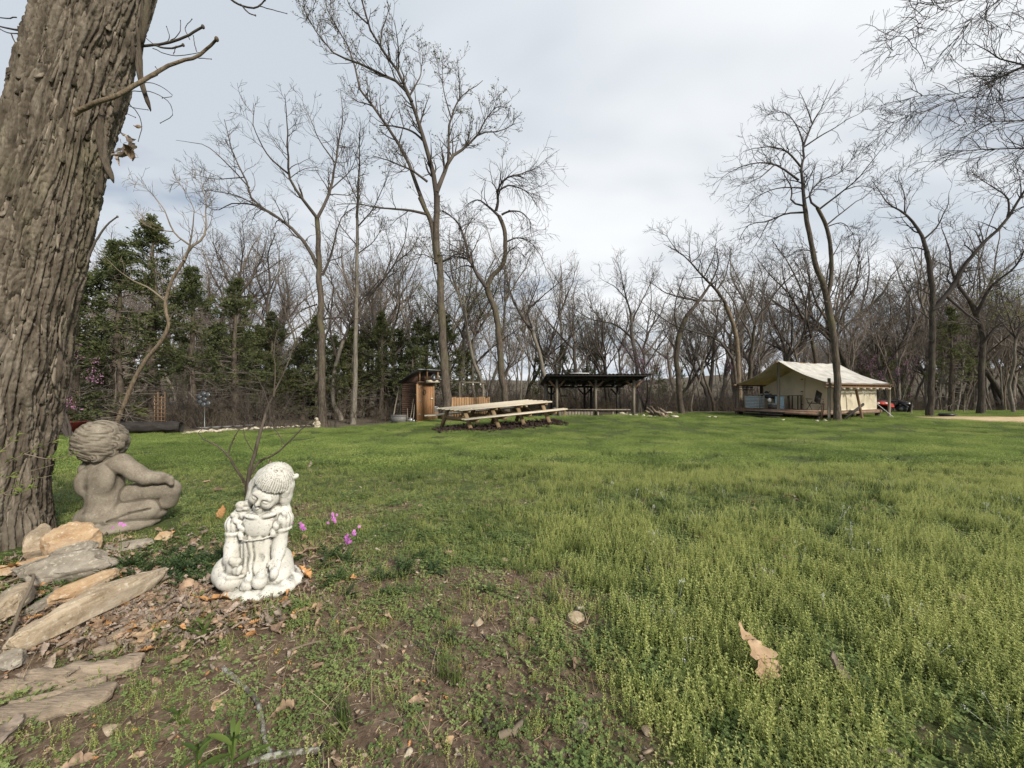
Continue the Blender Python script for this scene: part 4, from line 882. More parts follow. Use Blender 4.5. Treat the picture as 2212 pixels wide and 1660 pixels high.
# ------------------------------------------------------------------ outhouse with bell
def outhouse():
    ph = R(50); e = np.array([math.cos(ph), math.sin(ph)]); n = np.array([-math.sin(ph), math.cos(ph)]); O = np.array([-5.08, 20.5]); z0 = -0.80
    def T(a, b, z): p = O + e * a + n * b; return np.array([p[0], p[1], z0 + z])
    t = thing('outhouse', 'small dark log outhouse with an orange-brown plank door and slanting roof', 'outhouse', T(0.55, 0.65, 0))
    Wd, Dp = 1.12, 1.3
    for i in range(20):                                             # dark half logs of the left wall, back wall and right wall
        z = 0.12 + i * 0.107; top_here = 2.30 
        if z > 2.12: break
        part('wall_log', MB().tube([T(0.03, 0.06, z), T(0.03, Dp, z)], 0.058, 8), M['dark_log'], t)
        part('wall_log', MB().tube([T(Wd - 0.03, 0.06, z), T(Wd - 0.03, Dp, z)], 0.058, 8), M['dark_log'], t)
        part('wall_log', MB().tube([T(0.0, Dp, z), T(Wd, Dp, z)], 0.058, 8), M['dark_log'], t)
    gab = MB(); 
    for a in (0.02, Wd - 0.02):
        v = [T(a, 0.05, 2.15), T(a, Dp, 2.15), T(a, Dp, 2.22), T(a, 0.05, 2.72)]; w = [p + np.append(e * 0.03, 0) for p in v]
        gab.add(v + w, [[0,1,2,3],[7,6,5,4],[0,4,5,1],[1,5,6,2],[2,6,7,3],[3,7,4,0]])
    part('gable_panel', gab, M['dark_log'], t)
    # roof, door frame, door of planks
    part('roof', MB().beam(T(Wd / 2 + 0.08, -0.42, 2.86), T(Wd / 2 + 0.08, Dp + 0.25, 2.14), 1.62, 0.045), M['dark_metal'], t)
    part('roof_edge', MB().beam(T(-0.2, -0.42, 2.83), T(Wd + 0.45, -0.42, 2.83), 0.03, 0.05), M['galv'], t)
    for a in (0.02, Wd - 0.02): part('door_post', MB().beam(T(a, -0.02, 0), T(a, -0.02, 2.06), 0.09, 0.09, (*n, 0)), M['cedar_board'], t)
    part('side_board', MB().beam(T(0.97, -0.012, 0.05), T(0.97, -0.012, 2.0), 0.15, 0.03, (*n, 0)), M['door_wood'], t)
    part('header', MB().beam(T(0, -0.02, 2.09), T(Wd, -0.02, 2.09), 0.06, 0.10), M['brown_wood'], t)
    part('sill', MB().beam(T(-0.08, -0.10, 0.04), T(Wd + 0.1, -0.10, 0.04), 0.28, 0.09), M['door_wood'], t)
    part('upper_wall', MB().beam(T(0.05, 0.04, 2.42), T(Wd - 0.05, 0.04, 2.42), 0.04, 0.62), M['dark_log'], t)
    d = part('door', MB().beam(T(0.08, 0.02, 1.05), T(0.89, 0.02, 1.05), 0.02, 1.92), M['door_wood'], t)
    for i in range(6): part('plank', MB().beam(T(0.075 + 0.0675 + i * 0.136, -0.005, 0.10), T(0.075 + 0.0675 + i * 0.136, -0.005, 2.0), 0.128, 0.024, (*n, 0)), M['door_wood'], d)
    for z in (0.45, 1.15, 1.88): part('hinge', MB().beam(T(0.09, -0.025, z), T(0.30, -0.025, z), 0.012, 0.035), M['galv'], d)
    part('latch', MB().beam(T(0.90, -0.045, 1.28), T(1.04, -0.045, 1.28), 0.03, 0.07), M['pine'], d)
    ring = np.array([T(0.48 + 0.085 * math.cos(a), -0.03, 1.62 + 0.13 * math.sin(a)) for a in np.linspace(0, 6.283, 15)])
    part('wreath', MB().tube(ring, 0.016, 5, False).tube([T(0.45, -0.03, 1.62), T(0.50, -0.03, 1.56)], 0.012, 4).tube([T(0.44, -0.03, 1.78), T(0.5, -0.03, 1.74)], 0.012, 4), M['black'], d)
    part('floor_step', MB().beam(T(0.05, -0.36, 0.02), T(Wd, -0.36, 0.02), 0.26, 0.05), M['door_wood'], t)
    part('porch_log', MB().tube([T(0.02, -0.12, 2.18), T(0.5, -0.12, 2.16)], 0.05, 8), M['brown_wood'], t)
    for a in (0.12, 0.45, 1.18): part('roof_post', MB().beam(T(a, -0.30 if a > 0.2 else -0.1, 2.24), T(a, -0.30 if a > 0.2 else -0.1, 2.80), 0.06, 0.06, (*n, 0)), M['cedar_board'], t)
    part('bell_beam', MB().beam(T(0.40, -0.31, 2.22), T(1.30, -0.31, 2.22), 0.07, 0.14), M['pine'], t)
    part('awning', MB().beam(T(1.16, -0.30, 2.36), T(1.60, -0.30, 2.24), 0.4, 0.03), M['galv'], t)
    # bell
    b = thing('bell', 'dark iron bell hung in a cradle above the outhouse door', 'bell', T(0.86, -0.36, 2.30))
    pr = [(0.0, 0.22), (0.05, 0.218), (0.085, 0.19), (0.10, 0.13), (0.115, 0.06), (0.145, 0.015), (0.165, 0.0), (0.15, 0.0), (0.10, 0.06), (0.06, 0.17), (0.0, 0.19)]
    part('bowl', MB().lathe(pr, T(0.86, -0.36, 2.33), 18), M['bell_metal'], b, smooth=True)
    yk = [T(0.86 + 0.2 * math.cos(a), -0.36, 2.36 + 0.24 * math.sin(a)) for a in np.linspace(0.0, math.pi, 11)]
    part('yoke', MB().tube(yk, 0.018, 6), M['bell_metal'], b, smooth=True); part('clapper', MB().tube([T(0.86, -0.36, 2.5), T(0.86, -0.36, 2.33)], 0.012, 6).ell(T(0.86, -0.36, 2.31), (0.03, 0.03, 0.035)), M['bell_metal'], b)
    # bin, tools, barrel, poles
    P0 = W(863, 916, 20.3); P0[2] = g(P0[0], P0[1])
    k = thing('storage_bin', 'dark grey lidded bin on the grass left of the outhouse', 'bin', P0)
    x, y, z = P0; v = [[x + sx * w, y + sy * w * 0.7, z + h] for w, h in ((0.35, 0), (0.37, 0.40)) for sx, sy in ((-1,-1),(1,-1),(1,1),(-1,1))]
    part('tub', MB().add(v, [[3,2,1,0],[4,5,6,7],[0,1,5,4],[1,2,6,5],[2,3,7,6],[3,0,4,7]]), M['grey_plastic'], k); part('lid', MB().box((x, y, z + 0.425), (0.78, 0.55, 0.05)), M['grey_plastic'], k)
    tl = []
    for lb, px0, px1, h, dd, mat in (('shovel with a pale handle leaning on the dark log wall, longest of the tools', 886, 893, 1.25, 20.2, 'grey_wood'), ('rake with a weathered handle leaning left of the shovel', 881, 880, 0.75, 20.15, 'grey_wood'), ('hoe with a thin pale handle leaning nearest the door', 893, 895, 0.95, 20.1, 'grey_wood')):
        p = W(px0, 915, dd); p[2] = g(p[0], p[1]); q = W(px1, 0, dd + 0.35); q[2] = p[2] + h; kk = lb.split()[0]
        o = thing(kk, lb, 'garden tool', p); part('handle', MB().tube([p + (0, 0, 0.2), (p + q) / 2, q], 0.018, 6), M[mat], o)
        if kk == 'shovel': part('blade', MB().beam(p + (0, 0, 0.0), p + (0.02, 0.03, 0.26), 0.19, 0.02, (0, 1, 0)), M['galv'], o)
        elif kk == 'rake': part('head', MB().beam(p + (-0.16, 0, 0.16), p + (0.16, 0, 0.16), 0.03, 0.03).beam(p + (-0.14, -0.02, 0.16), p + (-0.14, -0.06, 0.04), 0.01, 0.01).beam(p + (0.0, -0.02, 0.16), p + (0.0, -0.06, 0.04), 0.01, 0.01).beam(p + (0.14, -0.02, 0.16), p + (0.14, -0.06, 0.04), 0.01, 0.01), M['galv'], o)
        else: part('blade', MB().beam(p + (-0.08, -0.02, 0.1), p + (0.08, -0.02, 0.1), 0.015, 0.11), M['galv'], o)
    p = W(939, 880, 22.0); p[2] = -0.25; p = np.array([p[0], p[1], g(p[0], p[1])])
    dr = thing('barrel', 'grey ribbed drum on a stand just right of the outhouse', 'barrel', p)
    part('drum', MB().lathe([(0.001, 0.45), (0.19, 0.45), (0.2, 0.47), (0.19, 0.58), (0.2, 0.6), (0.19, 0.72), (0.2, 0.75), (0.001, 0.75)], p, 16), M['galv'], dr, smooth=False)
    part('stand', MB().beam(p + (-0.2, 0, 0.22), p + (0.2, 0, 0.22), 0.36, 0.46), M['brown_wood'], dr)
    lp = thing('pole_lamp', 'thin post with a small dark lamp between the outhouse and the tallest tree', 'lamp', p + (-0.1, -0.4, 0))
    q = p + (-0.05, -0.4, 0); part('post', MB().tube([q, q + (0, 0, 1.75)], 0.03, 7), M['grey_wood'], lp); part('lamp', MB().lathe([(0.02, 0.32), (0.09, 0.24), (0.09, 0.05), (0.03, 0.0)], q + (0, 0, 1.72), 10), M['black'], lp)
    for lb, px0, px1, dd, h in (('weathered pole propped against the back corner of the outhouse', 847, 862, 21.6, 2.0), ('upright grey post standing behind the outhouse wall', 865, 866, 21.6, 1.9)):
        a = W(px0, 905, dd); a[2] = g(a[0], a[1]); b2 = W(px1, 0, dd); b2[2] = a[2] + h
        solo('pole', MB().tube([a - (0, 0, 0.1), (a + b2) / 2, b2], 0.035, 7), M['grey_wood'], lb, 'pole', a)
outhouse()

# ------------------------------------------------------------------ orange board fence with the shower frame
def board_fence():
    d0, d1 = 21.2, 22.6; x0 = (974 - CX) / FPX * d0; x1 = (1058 - CX) / FPX * d1; n = 16; z0 = -0.72
    t = thing('board_fence', 'short privacy fence of orange upright boards behind the picnic table', 'fence', ((x0 + x1) / 2, (d0 + d1) / 2, z0))
    r = np.random.default_rng(4)
    for i in range(n):
        a = (i + 0.5) / n; x = x0 + (x1 - x0) * a; y = d0 + (d1 - d0) * a; h = 1.27 + r.normal() * 0.012
        part('board', MB().beam((x, y, z0), (x + r.normal() * 0.004, y, z0 + h), (x1 - x0) / n * 1.15, 0.025, (0, 1, 0)), M['cedar_board'], t)
    part('rail', MB().beam((x0, d0 + 0.05, z0 + 0.95), (x1, d1 + 0.05, z0 + 0.95), 0.05, 0.09), M['cedar_board'], t)
    s = thing('shower_frame', 'post and beam frame with small lights rising behind the orange fence', 'frame', (x0 + 0.5, 23.0, z0))
    for px, dd, nm in ((993, 23.0, 'post'), (1044, 23.6, 'post')):
        x = (px - CX) / FPX * dd; part(nm, MB().beam((x, dd, z0 - 0.1), (x, dd, z0 + 2.1), 0.09, 0.09, (0, 1, 0)), M['grey_wood'], s)
        part('brace', MB().beam((x, dd, z0 + 1.72), (x + (0.32 if px < 1000 else -0.32), dd, z0 + 2.08), 0.05, 0.05), M['grey_wood'], s)
    part('beam', MB().beam(((986 - CX) / FPX * 23, 23.0, z0 + 2.13), ((1048 - CX) / FPX * 23.6, 23.6, z0 + 2.13), 0.08, 0.09), M['grey_wood'], s)
    for px in (1000, 1022, 1038): part('bulb', MB().ell(((px - CX) / FPX * 23.2, 23.15, z0 + 2.02), (0.035, 0.035, 0.05)), M['white_panel'], s)
    q = np.array([(1052 - CX) / FPX * 22.5, 22.4, z0 + 1.30]); solo('lantern', MB().lathe([(0.02, 0.26), (0.07, 0.2), (0.07, 0.03), (0.09, 0.0)], q, 10), M['black'], 'small black lantern on the right end of the orange fence', 'lantern', q)
board_fence()

# ------------------------------------------------------------------ pavilion
def pavilion():
    z0 = -0.68; xs = (2.45, 4.57, 6.65); yf, yb = 21.0, 24.5
    t = thing('pavilion', 'open timber pavilion with a low dark corrugated roof', 'pavilion', (4.6, 22.7, z0))
    for x in xs:
        part('front_post', MB().beam((x, yf, z0 - 0.1), (x, yf, 1.50), 0.12, 0.12, (0, 1, 0)), M['grey_wood'], t)
        part('back_post', MB().beam((x + 0.05, yb, z0 - 0.1), (x + 0.05, yb, 1.12), 0.12, 0.12, (0, 1, 0)), M['black_wood'], t)
        for s in (-1, 1):
            part('brace', MB().beam((x, yf, 1.02), (x + s * 0.42, yf, 1.46), 0.06, 0.09), M['brown_wood'], t)
            part('brace', MB().beam((x + 0.05, yb, 0.62), (x + 0.05 + s * 0.42, yb, 1.06), 0.06, 0.09), M['black_wood'], t)
    part('front_beam', MB().beam((1.9, yf, 1.56), (7.15, yf, 1.60), 0.09, 0.16), M['black_wood'], t); part('back_beam', MB().beam((2.0, yb, 1.16), (7.1, yb, 1.18), 0.09, 0.14), M['black_wood'], t)
    part('middle_beam', MB().beam((2.0, 22.7, 1.38), (7.1, 22.7, 1.40), 0.07, 0.12), M['black_wood'], t)
    for k in range(9): x = 2.0 + k * 0.64; part('rafter', MB().beam((x, 20.3, 1.70), (x, 25.0, 1.235), 0.05, 0.10), M['black_wood'], t)
    # corrugated sheets
    n = 96; xx = np.linspace(1.80, 7.32, n); zz_ = 0.022 * np.sin(np.arange(n) * 1.9)
    for k in range(5):
        i0, i1 = k * 19, min(n - 1, k * 19 + 20); X = xx[i0:i1 + 1]; Zc = zz_[i0:i1 + 1] + 0.004 * (k % 2); m = len(X)
        v = np.concatenate([np.stack([X, np.full(m, y), zb + Zc], 1) for y, zb in ((20.15, 1.795), (25.2, 1.285), (25.2, 1.277), (20.15, 1.787))]); i = np.arange(m - 1)
        q = np.concatenate([np.stack([a * m + i, a * m + i + 1, b * m + i + 1, b * m + i], 1) for a, b in ((0, 1), (2, 3), (3, 0), (1, 2))])
        part('roof_sheet', MB().add(v, q), M['dark_metal'], t)
    part('fascia', MB().beam((1.82, 20.22, 1.70), (7.3, 20.22, 1.72), 0.03, 0.09), M['black_wood'], t)
    part('skylight', MB().beam((3.12, 20.6, 1.83), (4.05, 20.6, 1.83), 0.9, 0.03), M['white_panel'], t)
    part('centre_post', MB().beam((4.98, 24.2, z0), (4.98, 24.2, 1.2), 0.14, 0.14, (0, 1, 0)), M['black_wood'], t)
    for x in (3.55, 5.72): 
        q = np.array([x, 21.4, 1.12]); lp = solo('hanging_lamp', MB().tube([q + (0, 0, 0.36), q + (0, 0, 0.12)], 0.008, 5).lathe([(0.02, 0.12), (0.04, 0.10), (0.085, 0.0), (0.075, 0.0), (0.03, 0.08)], q, 10), M['galv'], 'small metal lamp hanging under the pavilion roof, %s of the middle post' % ('left' if x < 4 else 'right'), 'lamp', q)
    q = np.array([2.9, 21.6, 0.62]); solo('hanging_sign', MB().box(q, (0.42, 0.03, 0.07)), M['black'], 'narrow black board hanging between the left posts of the pavilion', 'sign', q)
    c = thing('bar_counter', 'low counter of weathered boards along the front of the pavilion', 'counter', (4.4, 20.6, z0))
    part('counter_top', MB().beam((2.52, 20.62, -0.10), (6.3, 20.62, -0.10), 0.34, 0.05), M['grey_wood'], c)
    for k in range(11): x = 2.56 + k * 0.168; part('board', MB().beam((x, 20.55, z0 - 0.05), (x, 20.55, -0.14), 0.155, 0.025, (0, 1, 0)), M['grey_wood'], c)
    for x in (4.6, 5.4, 6.15): part('leg', MB().beam((x, 20.6, z0), (x, 20.6, -0.13), 0.09, 0.09, (0, 1, 0)), M['grey_wood'], c)
    q = np.array([2.75, 20.15, g(2.75, 20.15)]); solo('bollard_post', MB().tube([q, q + (0, 0, 0.55)], 0.06, 9), M['treated'], 'short round post in front of the left pavilion post', 'post', q)
    q = np.array([2.28, 20.7, g(2.28, 20.7)]); solo('milk_can', MB().lathe([(0.001, 0), (0.15, 0), (0.16, 0.35), (0.09, 0.45), (0.09, 0.52), (0.11, 0.54), (0.001, 0.55)], q, 14), M['galv'], 'galvanised can standing left of the pavilion counter', 'can', q)
pavilion()

# ------------------------------------------------------------------ fire pit, stone rows
def fire_pit():
    r = np.random.default_rng(8); cx, cy = 6.15, 18.55
    lb = 'pale stone in the ring round the fire pit'
    for i in range(20):
        a = i / 20 * 6.283; x = cx + 1.0 * math.cos(a); y = cy + 0.55 * math.sin(a); s = r.uniform(0.20, 0.34)
        o = link('fire_ring_stone', STONES[r.integers(0, 5)]); o.location = (x, y, g(x, y) + 0.05); o.scale = (s, s * 0.9, s * 0.9); o.rotation_euler = (r.normal() * 0.2, r.normal() * 0.2, r.uniform(0, 6.28)); o['label'] = 'pale stone at the %s %s of the ring round the fire pit' % ('back' if math.sin(a) > 0.3 else 'front' if math.sin(a) < -0.3 else 'outer', 'left' if math.cos(a) < -0.33 else 'right' if math.cos(a) > 0.33 else 'middle'); o['category'] = 'stone'; o['group'] = 'stones round the fire pit'
    z = g(7.1, 18.3)
    st = thing('tree_stump', 'gnarled upturned root stump at the right of the fire pit', 'stump', (7.05, 18.3, z)); 
    mb = MB()
    for k in range(9):
        a = r.uniform(0, 6.28); p = np.array([7.1 + r.normal() * 0.12, 18.3 + r.normal() * 0.1, z]); q = p + np.array([-0.35 + r.normal() * 0.22, r.normal() * 0.15, r.uniform(0.2, 0.62)]) * (1 if k else 1.25); m = (p + q) / 2 + r.normal(size=3) * 0.07
        mb.tube(catmull([p, m, q], 6), np.linspace(0.11, 0.035, 6), 7)
    part('roots', mb, M['bark_dead'], st, smooth=True)
    for i, (x, y, s) in enumerate(((7.45, 18.2, 0.34), (7.75, 18.3, 0.42), (7.6, 18.0, 0.25), (5.2, 18.2, 0.42))):
        o = link('boulder', STONES[i]); o.location = (x, y, g(x, y) + 0.10 + (0.2 if i == 0 else 0)); o.scale = (s, s, s * 0.8); o['category'] = 'stone'
        o['label'] = ('white rock perched highest beside the root stump', 'flat grey rock right of the root stump', 'small stone in the grass before the root stump', 'upright pale rock at the left end of the fire ring')[i]
    tr = thing('fire_crane', 'thin black iron rod standing in the fire pit', 'fire iron', (6.2, 18.55, g(6.2, 18.55)))
    z = g(6.2, 18.55); part('rod', MB().tube([(6.2, 18.55, z), (6.2, 18.55, z + 0.45)], 0.012, 5), M['black'], tr); part('hook', MB().tube([(5.55, 18.5, z + 0.02), (5.78, 18.55, z + 0.22)], 0.012, 5), M['black'], tr)
fire_pit()
stone_row(np.linspace(398, 688, 27), lambda px: np.interp(px, [398, 560, 690], [15.8, 18.2, 20.2]), 'pale rubble stone in the low border at the left edge of the lawn', 'stones bordering the left side of the lawn', 3, 0.16, 0.40)
stone_row(np.linspace(410, 600, 9), lambda px: np.interp(px, [398, 560, 690], [16.1, 18.5, 20.4]), 'pale rubble stone in the low border at the left edge of the lawn', 'stones bordering the left side of the lawn', 13, 0.18, 0.34)
stone_row([1163, 1180, 1222, 1240, 1262, 1280, 1300], lambda px: 19.9, 'pale stone on the grass slope before the pavilion', 'stones on the slope before the pavilion', 5, 0.18, 0.34)
stone_row([930, 1000, 1140, 868], lambda px: 21.5, 'pale stone by the path behind the picnic table', 'stones behind the picnic table', 6, 0.15, 0.25)
stone_row([1530, 1545, 1690, 1765, 1783, 1925], lambda px: 19.0 if 1600 < px < 1800 else 21.5, 'flat pale stone lying in the grass near the tent', 'stones in the grass near the tent', 7, 0.18, 0.32)

# ------------------------------------------------------------------ canvas tent on its deck
def tent():
    O = np.array([14.9, 21.5]); u = np.array([0.91, 0.415]); v = np.array([0.415, -0.91]); z0 = -0.58
    def T(a, b, z): p = O + u * a + v * b; return np.array([p[0], p[1], z0 + z])
    t = thing('canvas_tent', 'cream canvas wall tent under a slack weathered fly on a wooden deck', 'tent', T(2.5, 0, 0))
    dk = part('deck_frame', MB().beam(T(-0.30, -2.40, 0.31), T(-0.30, 2.05, 0.31), 0.05, 0.16).beam(T(-0.3, 2.05, 0.31), T(6.1, 2.05, 0.31), 0.05, 0.16).beam(T(-0.3, -2.4, 0.31), T(6.1, -2.4, 0.31), 0.05, 0.16), M['red_deck'], t)
    for k in range(15): a = -0.26 + k * 0.145; part('deck_board', MB().beam(T(a, -2.42, 0.42), T(a, 2.07, 0.42), 0.135, 0.035), M['red_deck'], t)
    part('deck_rest', MB().beam(T(1.9, -0.17, 0.418), T(6.1, -0.17, 0.418), 4.4, 0.03), M['red_deck'], t)
    for a in (0.0, 2.0, 4.0, 6.0):
        for b in (-2.2, -0.8, 0.7, 1.9): part('pier', MB().beam(T(a, b, -0.1), T(a, b, 0.24), 0.16, 0.16, (0, 1, 0)), M['black_wood'], t)
    for k in range(3): part('step', MB().beam(T(-0.42 - 0.24 * k, -1.55, 0.30 - 0.11 * k), T(-0.42 - 0.24 * k, 0.55, 0.30 - 0.11 * k), 0.24, 0.045), M['black_wood'], t)
    # canvas walls
    a0, a1, hw, ze, zr = 1.75, 5.75, 1.95, 1.72, 2.92
    def cloth(fn, nu, nv, th=0.012):
        U, V = np.meshgrid(np.linspace(0, 1, nu), np.linspace(0, 1, nv), indexing='ij'); P = np.array([[fn(x, y) for y in np.linspace(0, 1, nv)] for x in np.linspace(0, 1, nu)])
        nr = np.cross(np.gradient(P, axis=0), np.gradient(P, axis=1)); nr /= np.linalg.norm(nr, axis=2, keepdims=True) + 1e-9
        a = P.reshape(-1, 3); b = (P - nr * th).reshape(-1, 3); i = np.arange(nu - 1)[:, None] * nv; j = np.arange(nv - 1)[None]; q = np.stack([i + j, i + nv + j, i + nv + j + 1, i + j + 1], -1).reshape(-1, 4); n = nu * nv
        rim = np.concatenate([np.arange(nv), np.arange(1, nu) * nv + nv - 1, (nu - 1) * nv + np.arange(nv - 2, -1, -1), np.arange(nu - 2, 0, -1) * nv]); rn = np.roll(rim, -1)
        return MB().add(np.concatenate([a, b]), np.concatenate([q, q[:, ::-1] + n, np.stack([rn, rim, rim + n, rn + n], 1)]))
    def front(x, y):
        b = -hw + 2 * hw * x; top = ze + (zr - 0.1 - ze) * (1 - abs(b) / hw); z = 0.44 + (top - 0.44) * y
        return T(a0 + 0.05 * perlin(b * 2.2, z * 0.8, 3) + 0.03 * math.sin(b * 9) * (1 - y), b, z)
    part('front_wall', cloth(front, 36, 18), M['canvas'], t, smooth=True)
    rear = lambda x, y: T(a1, -hw + 2 * hw * x, 0.44 + (ze + (zr - 0.1 - ze) * (1 - abs(-hw + 2 * hw * x) / hw) - 0.44) * y); part('rear_wall', cloth(rear, 20, 8), M['canvas'], t, smooth=True)
    for s in (-1, 1):
        side = lambda x, y: T(a0 + (a1 - a0) * x, s * (hw + 0.06 * (1 - y) * y + 0.05 * perlin(x * 7, y * 1.5, 5 + s) + 0.025 * math.sin(x * 40 + 2 * y) * (1 - 0.4 * y)), 0.40 + (ze - 0.40) * y)
        part('side_wall', cloth(side, 44, 12), M['canvas'], t, smooth=True)
    part('door_seam', MB().beam(T(a0 - 0.06, 0.28, 0.46), T(a0 - 0.04, 0.40, 2.25), 0.05, 0.02, (*u, 0)), M['canvas'], t)
    for z in (0.7, 1.45, 2.15): part('door_tie', MB().beam(T(a0 - 0.085, 0.22, z), T(a0 - 0.085, 0.34, z), 0.02, 0.05), M['brown_wood'], t)
    # fly
    F0, F1, fw, fe, fr = -0.12, 6.05, 2.42, 1.90, 3.16
    for s in (-1, 1):
        def roof(x, y):
            sag = 0.16 * math.sin(math.pi * y) * (1 + 0.25 * math.sin(math.pi * x)) + 0.05 * math.sin(math.pi * x)
            return T(F0 + (F1 - F0) * x + (0.10 * math.sin(math.pi * y) if x < 0.02 else 0), s * fw * y, fr + (fe - fr) * y - sag + 0.018 * perlin(x * 9, y * 5, s) + 0.012 * math.sin(x * 30 + y * 3))
        part('fly_panel', cloth(roof, 40, 14, 0.012 * s), M['fly'], t, smooth=True)
    part('ridge_pole', MB().tube([T(-0.25, 0, fr - 0.07), T(6.1, 0, fr - 0.10)], 0.05, 8), M['brown_wood'], t)
    for b in (-2.42, 2.42):
        part('eave_pole', MB().tube([T(-0.35, b, fe - 0.06), T(6.3, b, fe - 0.09)], 0.05, 8), M['brown_wood'], t)
        if b > 0: part('eave_rail', MB().beam(T(-0.3, b, fe - 0.22), T(6.2, b, fe - 0.24), 0.05, 0.08), M['brown_wood'], t)
        for a in (0.0, 6.0): part('eave_post', MB().tube([T(a, b, -0.15), T(a, b, fe + (0.22 if a == 0 and b > 0 else -0.02))], 0.065, 8), M['grey_wood'], t)
    for k in range(9): part('peg', MB().beam(T(0.5 + k * 0.66, 2.36, fe - 0.30), T(0.5 + k * 0.66, 2.55, fe - 0.30), 0.07, 0.09), M['pine'], t)
    part('leaning_post', MB().tube([T(2.55, 2.36, fe - 0.1), T(3.0, 2.5, -0.1)], 0.06, 8), M['brown_wood'], t)
    part('diagonal_brace', MB().beam(T(1.3, 2.45, 0.02), T(3.2, 2.45, 0.78), 0.06, 0.12), M['black_wood'], t); part('diagonal_brace', MB().beam(T(-0.25, 2.2, -0.02), T(-0.05, 2.2, 0.85), 0.06, 0.10), M['brown_wood'], t)
    part('guy_rope', MB().tube([T(2.9, 2.5, 1.45), T(5.3, 2.9, 0.02)], 0.012, 5), M['white_panel'], t); part('front_pole', MB().tube([T(0.0, 0, 0.43), T(0.0, 0, fr - 0.05)], 0.075, 9), M['grey_wood'], t, smooth=True)
    part('left_rail', MB().beam(T(-0.1, -2.42, 1.72), T(1.5, -2.42, 1.72), 0.06, 0.06).beam(T(-0.1, -2.42, 1.55), T(1.5, -2.42, 1.55), 0.05, 0.05), M['black_wood'], t)
    part('left_wall_post', MB().beam(T(1.62, -2.0, 0.44), T(1.62, -2.0, 1.8), 0.12, 0.12, (0, 1, 0)), M['black_wood'], t)
    # railing panel of pale blue slats
    rl = part('railing', MB().beam(T(-0.12, -1.85, 0.44), T(-0.12, -1.85, 1.27), 0.09, 0.09, (0, 1, 0)).beam(T(-0.12, -0.95, 0.44), T(-0.12, -0.95, 1.24), 0.09, 0.09, (0, 1, 0)).beam(T(-0.12, -1.9, 1.27), T(-0.12, -0.78, 1.27), 0.12, 0.05).beam(T(-0.12, -0.74, 0.44), T(-0.12, -0.74, 1.24), 0.07, 0.07, (0, 1, 0)), M['grey_wood'], t)
    for k in range(8): part('slat', MB().tube([T(-0.13, -1.83, 0.52 + k * 0.088), T(-0.13, -0.70, 0.52 + k * 0.088)], 0.036, 7), M['blue_slat'], rl)
    # things on the deck
    c = thing('camp_chair', 'black folding camp chair on the right side of the tent deck', 'chair', T(0.75, 1.4, 0.44)); cp = lambda a, b, z: T(0.75 + a, 1.4 + b, 0.44 + z)
    part('seat', MB().beam(cp(-0.22, 0, 0.40), cp(0.20, 0, 0.36), 0.5, 0.03), M['black'], c); part('backrest', MB().beam(cp(0.20, 0, 0.40), cp(0.42, 0, 1.0), 0.52, 0.03, (*v, 0)), M['black'], c)
    for b in (-0.27, 0.27):
        part('leg', MB().tube([cp(-0.25, b, 0.0), cp(0.3, b, 0.5)], 0.014, 6), M['black'], c); part('leg', MB().tube([cp(0.28, b, 0.0), cp(-0.22, b, 0.58)], 0.014, 6), M['black'], c)
        part('armrest', MB().beam(cp(-0.28, b, 0.62), cp(0.25, b, 0.60), 0.05, 0.03), M['black'], c)
    k = thing('wash_stand', 'pale blue curtained stand with a flat top behind the front tent pole', 'stand', T(0.85, -0.35, 0.44)); kp = lambda a, b, z: T(0.85 + a, -0.35 + b, 0.44 + z)
    part('top', MB().beam(kp(0, -0.30, 0.76), kp(0, 0.36, 0.76), 0.42, 0.03), M['grey_wood'], k)
    n = 40; bb = np.linspace(-0.24, 0.26, n); P = np.array([[kp(-0.18 + 0.018 * math.sin(i * 1.1), b, z) for z in (0.02, 0.74)] for i, b in enumerate(bb)]).reshape(-1, 3); i = np.arange(n - 1) * 2
    part('curtain', MB().add(np.concatenate([P, P + np.append(u * 0.01, 0)]), np.concatenate([np.stack([i, i + 2, i + 3, i + 1], 1), np.stack([i + 1, i + 3, i + 2, i], 1) + 2 * n])), M['pale_blue'], k)
    for b in (-0.24, 0.26): part('leg', MB().beam(kp(0.15, b, 0), kp(0.15, b, 0.74), 0.05, 0.05, (0, 1, 0)), M['grey_wood'], k)
    s = thing('side_table', 'small dark table right of the pale blue stand on the tent deck', 'table', T(1.25, 0.12, 0.44)); sp = lambda a, b, z: T(1.25 + a, 0.12 + b, 0.44 + z)
    part('top', MB().beam(sp(0, -0.25, 0.78), sp(0, 0.32, 0.78), 0.4, 0.03), M['black_wood'], s)
    for b in (-0.2, 0.26):
        for a in (-0.15, 0.15): part('leg', MB().beam(sp(a, b, 0), sp(a, b, 0.76), 0.04, 0.04, (0, 1, 0)), M['black_wood'], s)
    gr = thing('camp_stove', 'black cook stove with side shelf behind the slatted railing', 'stove', T(1.1, -1.25, 0.44)); gp = lambda a, b, z: T(1.1 + a, -1.25 + b, 0.44 + z)
    part('firebox', MB().beam(gp(0, -0.45, 0.70), gp(0, 0.50, 0.70), 0.45, 0.22), M['black'], gr); part('lid', MB().beam(gp(0, -0.40, 0.85), gp(0, 0.10, 0.85), 0.4, 0.07), M['galv'], gr)
    for b in (-0.4, 0.45):
        for a in (-0.18, 0.18): part('leg', MB().beam(gp(a, b, 0), gp(a, b, 0.6), 0.04, 0.04, (0, 1, 0)), M['black'], gr)
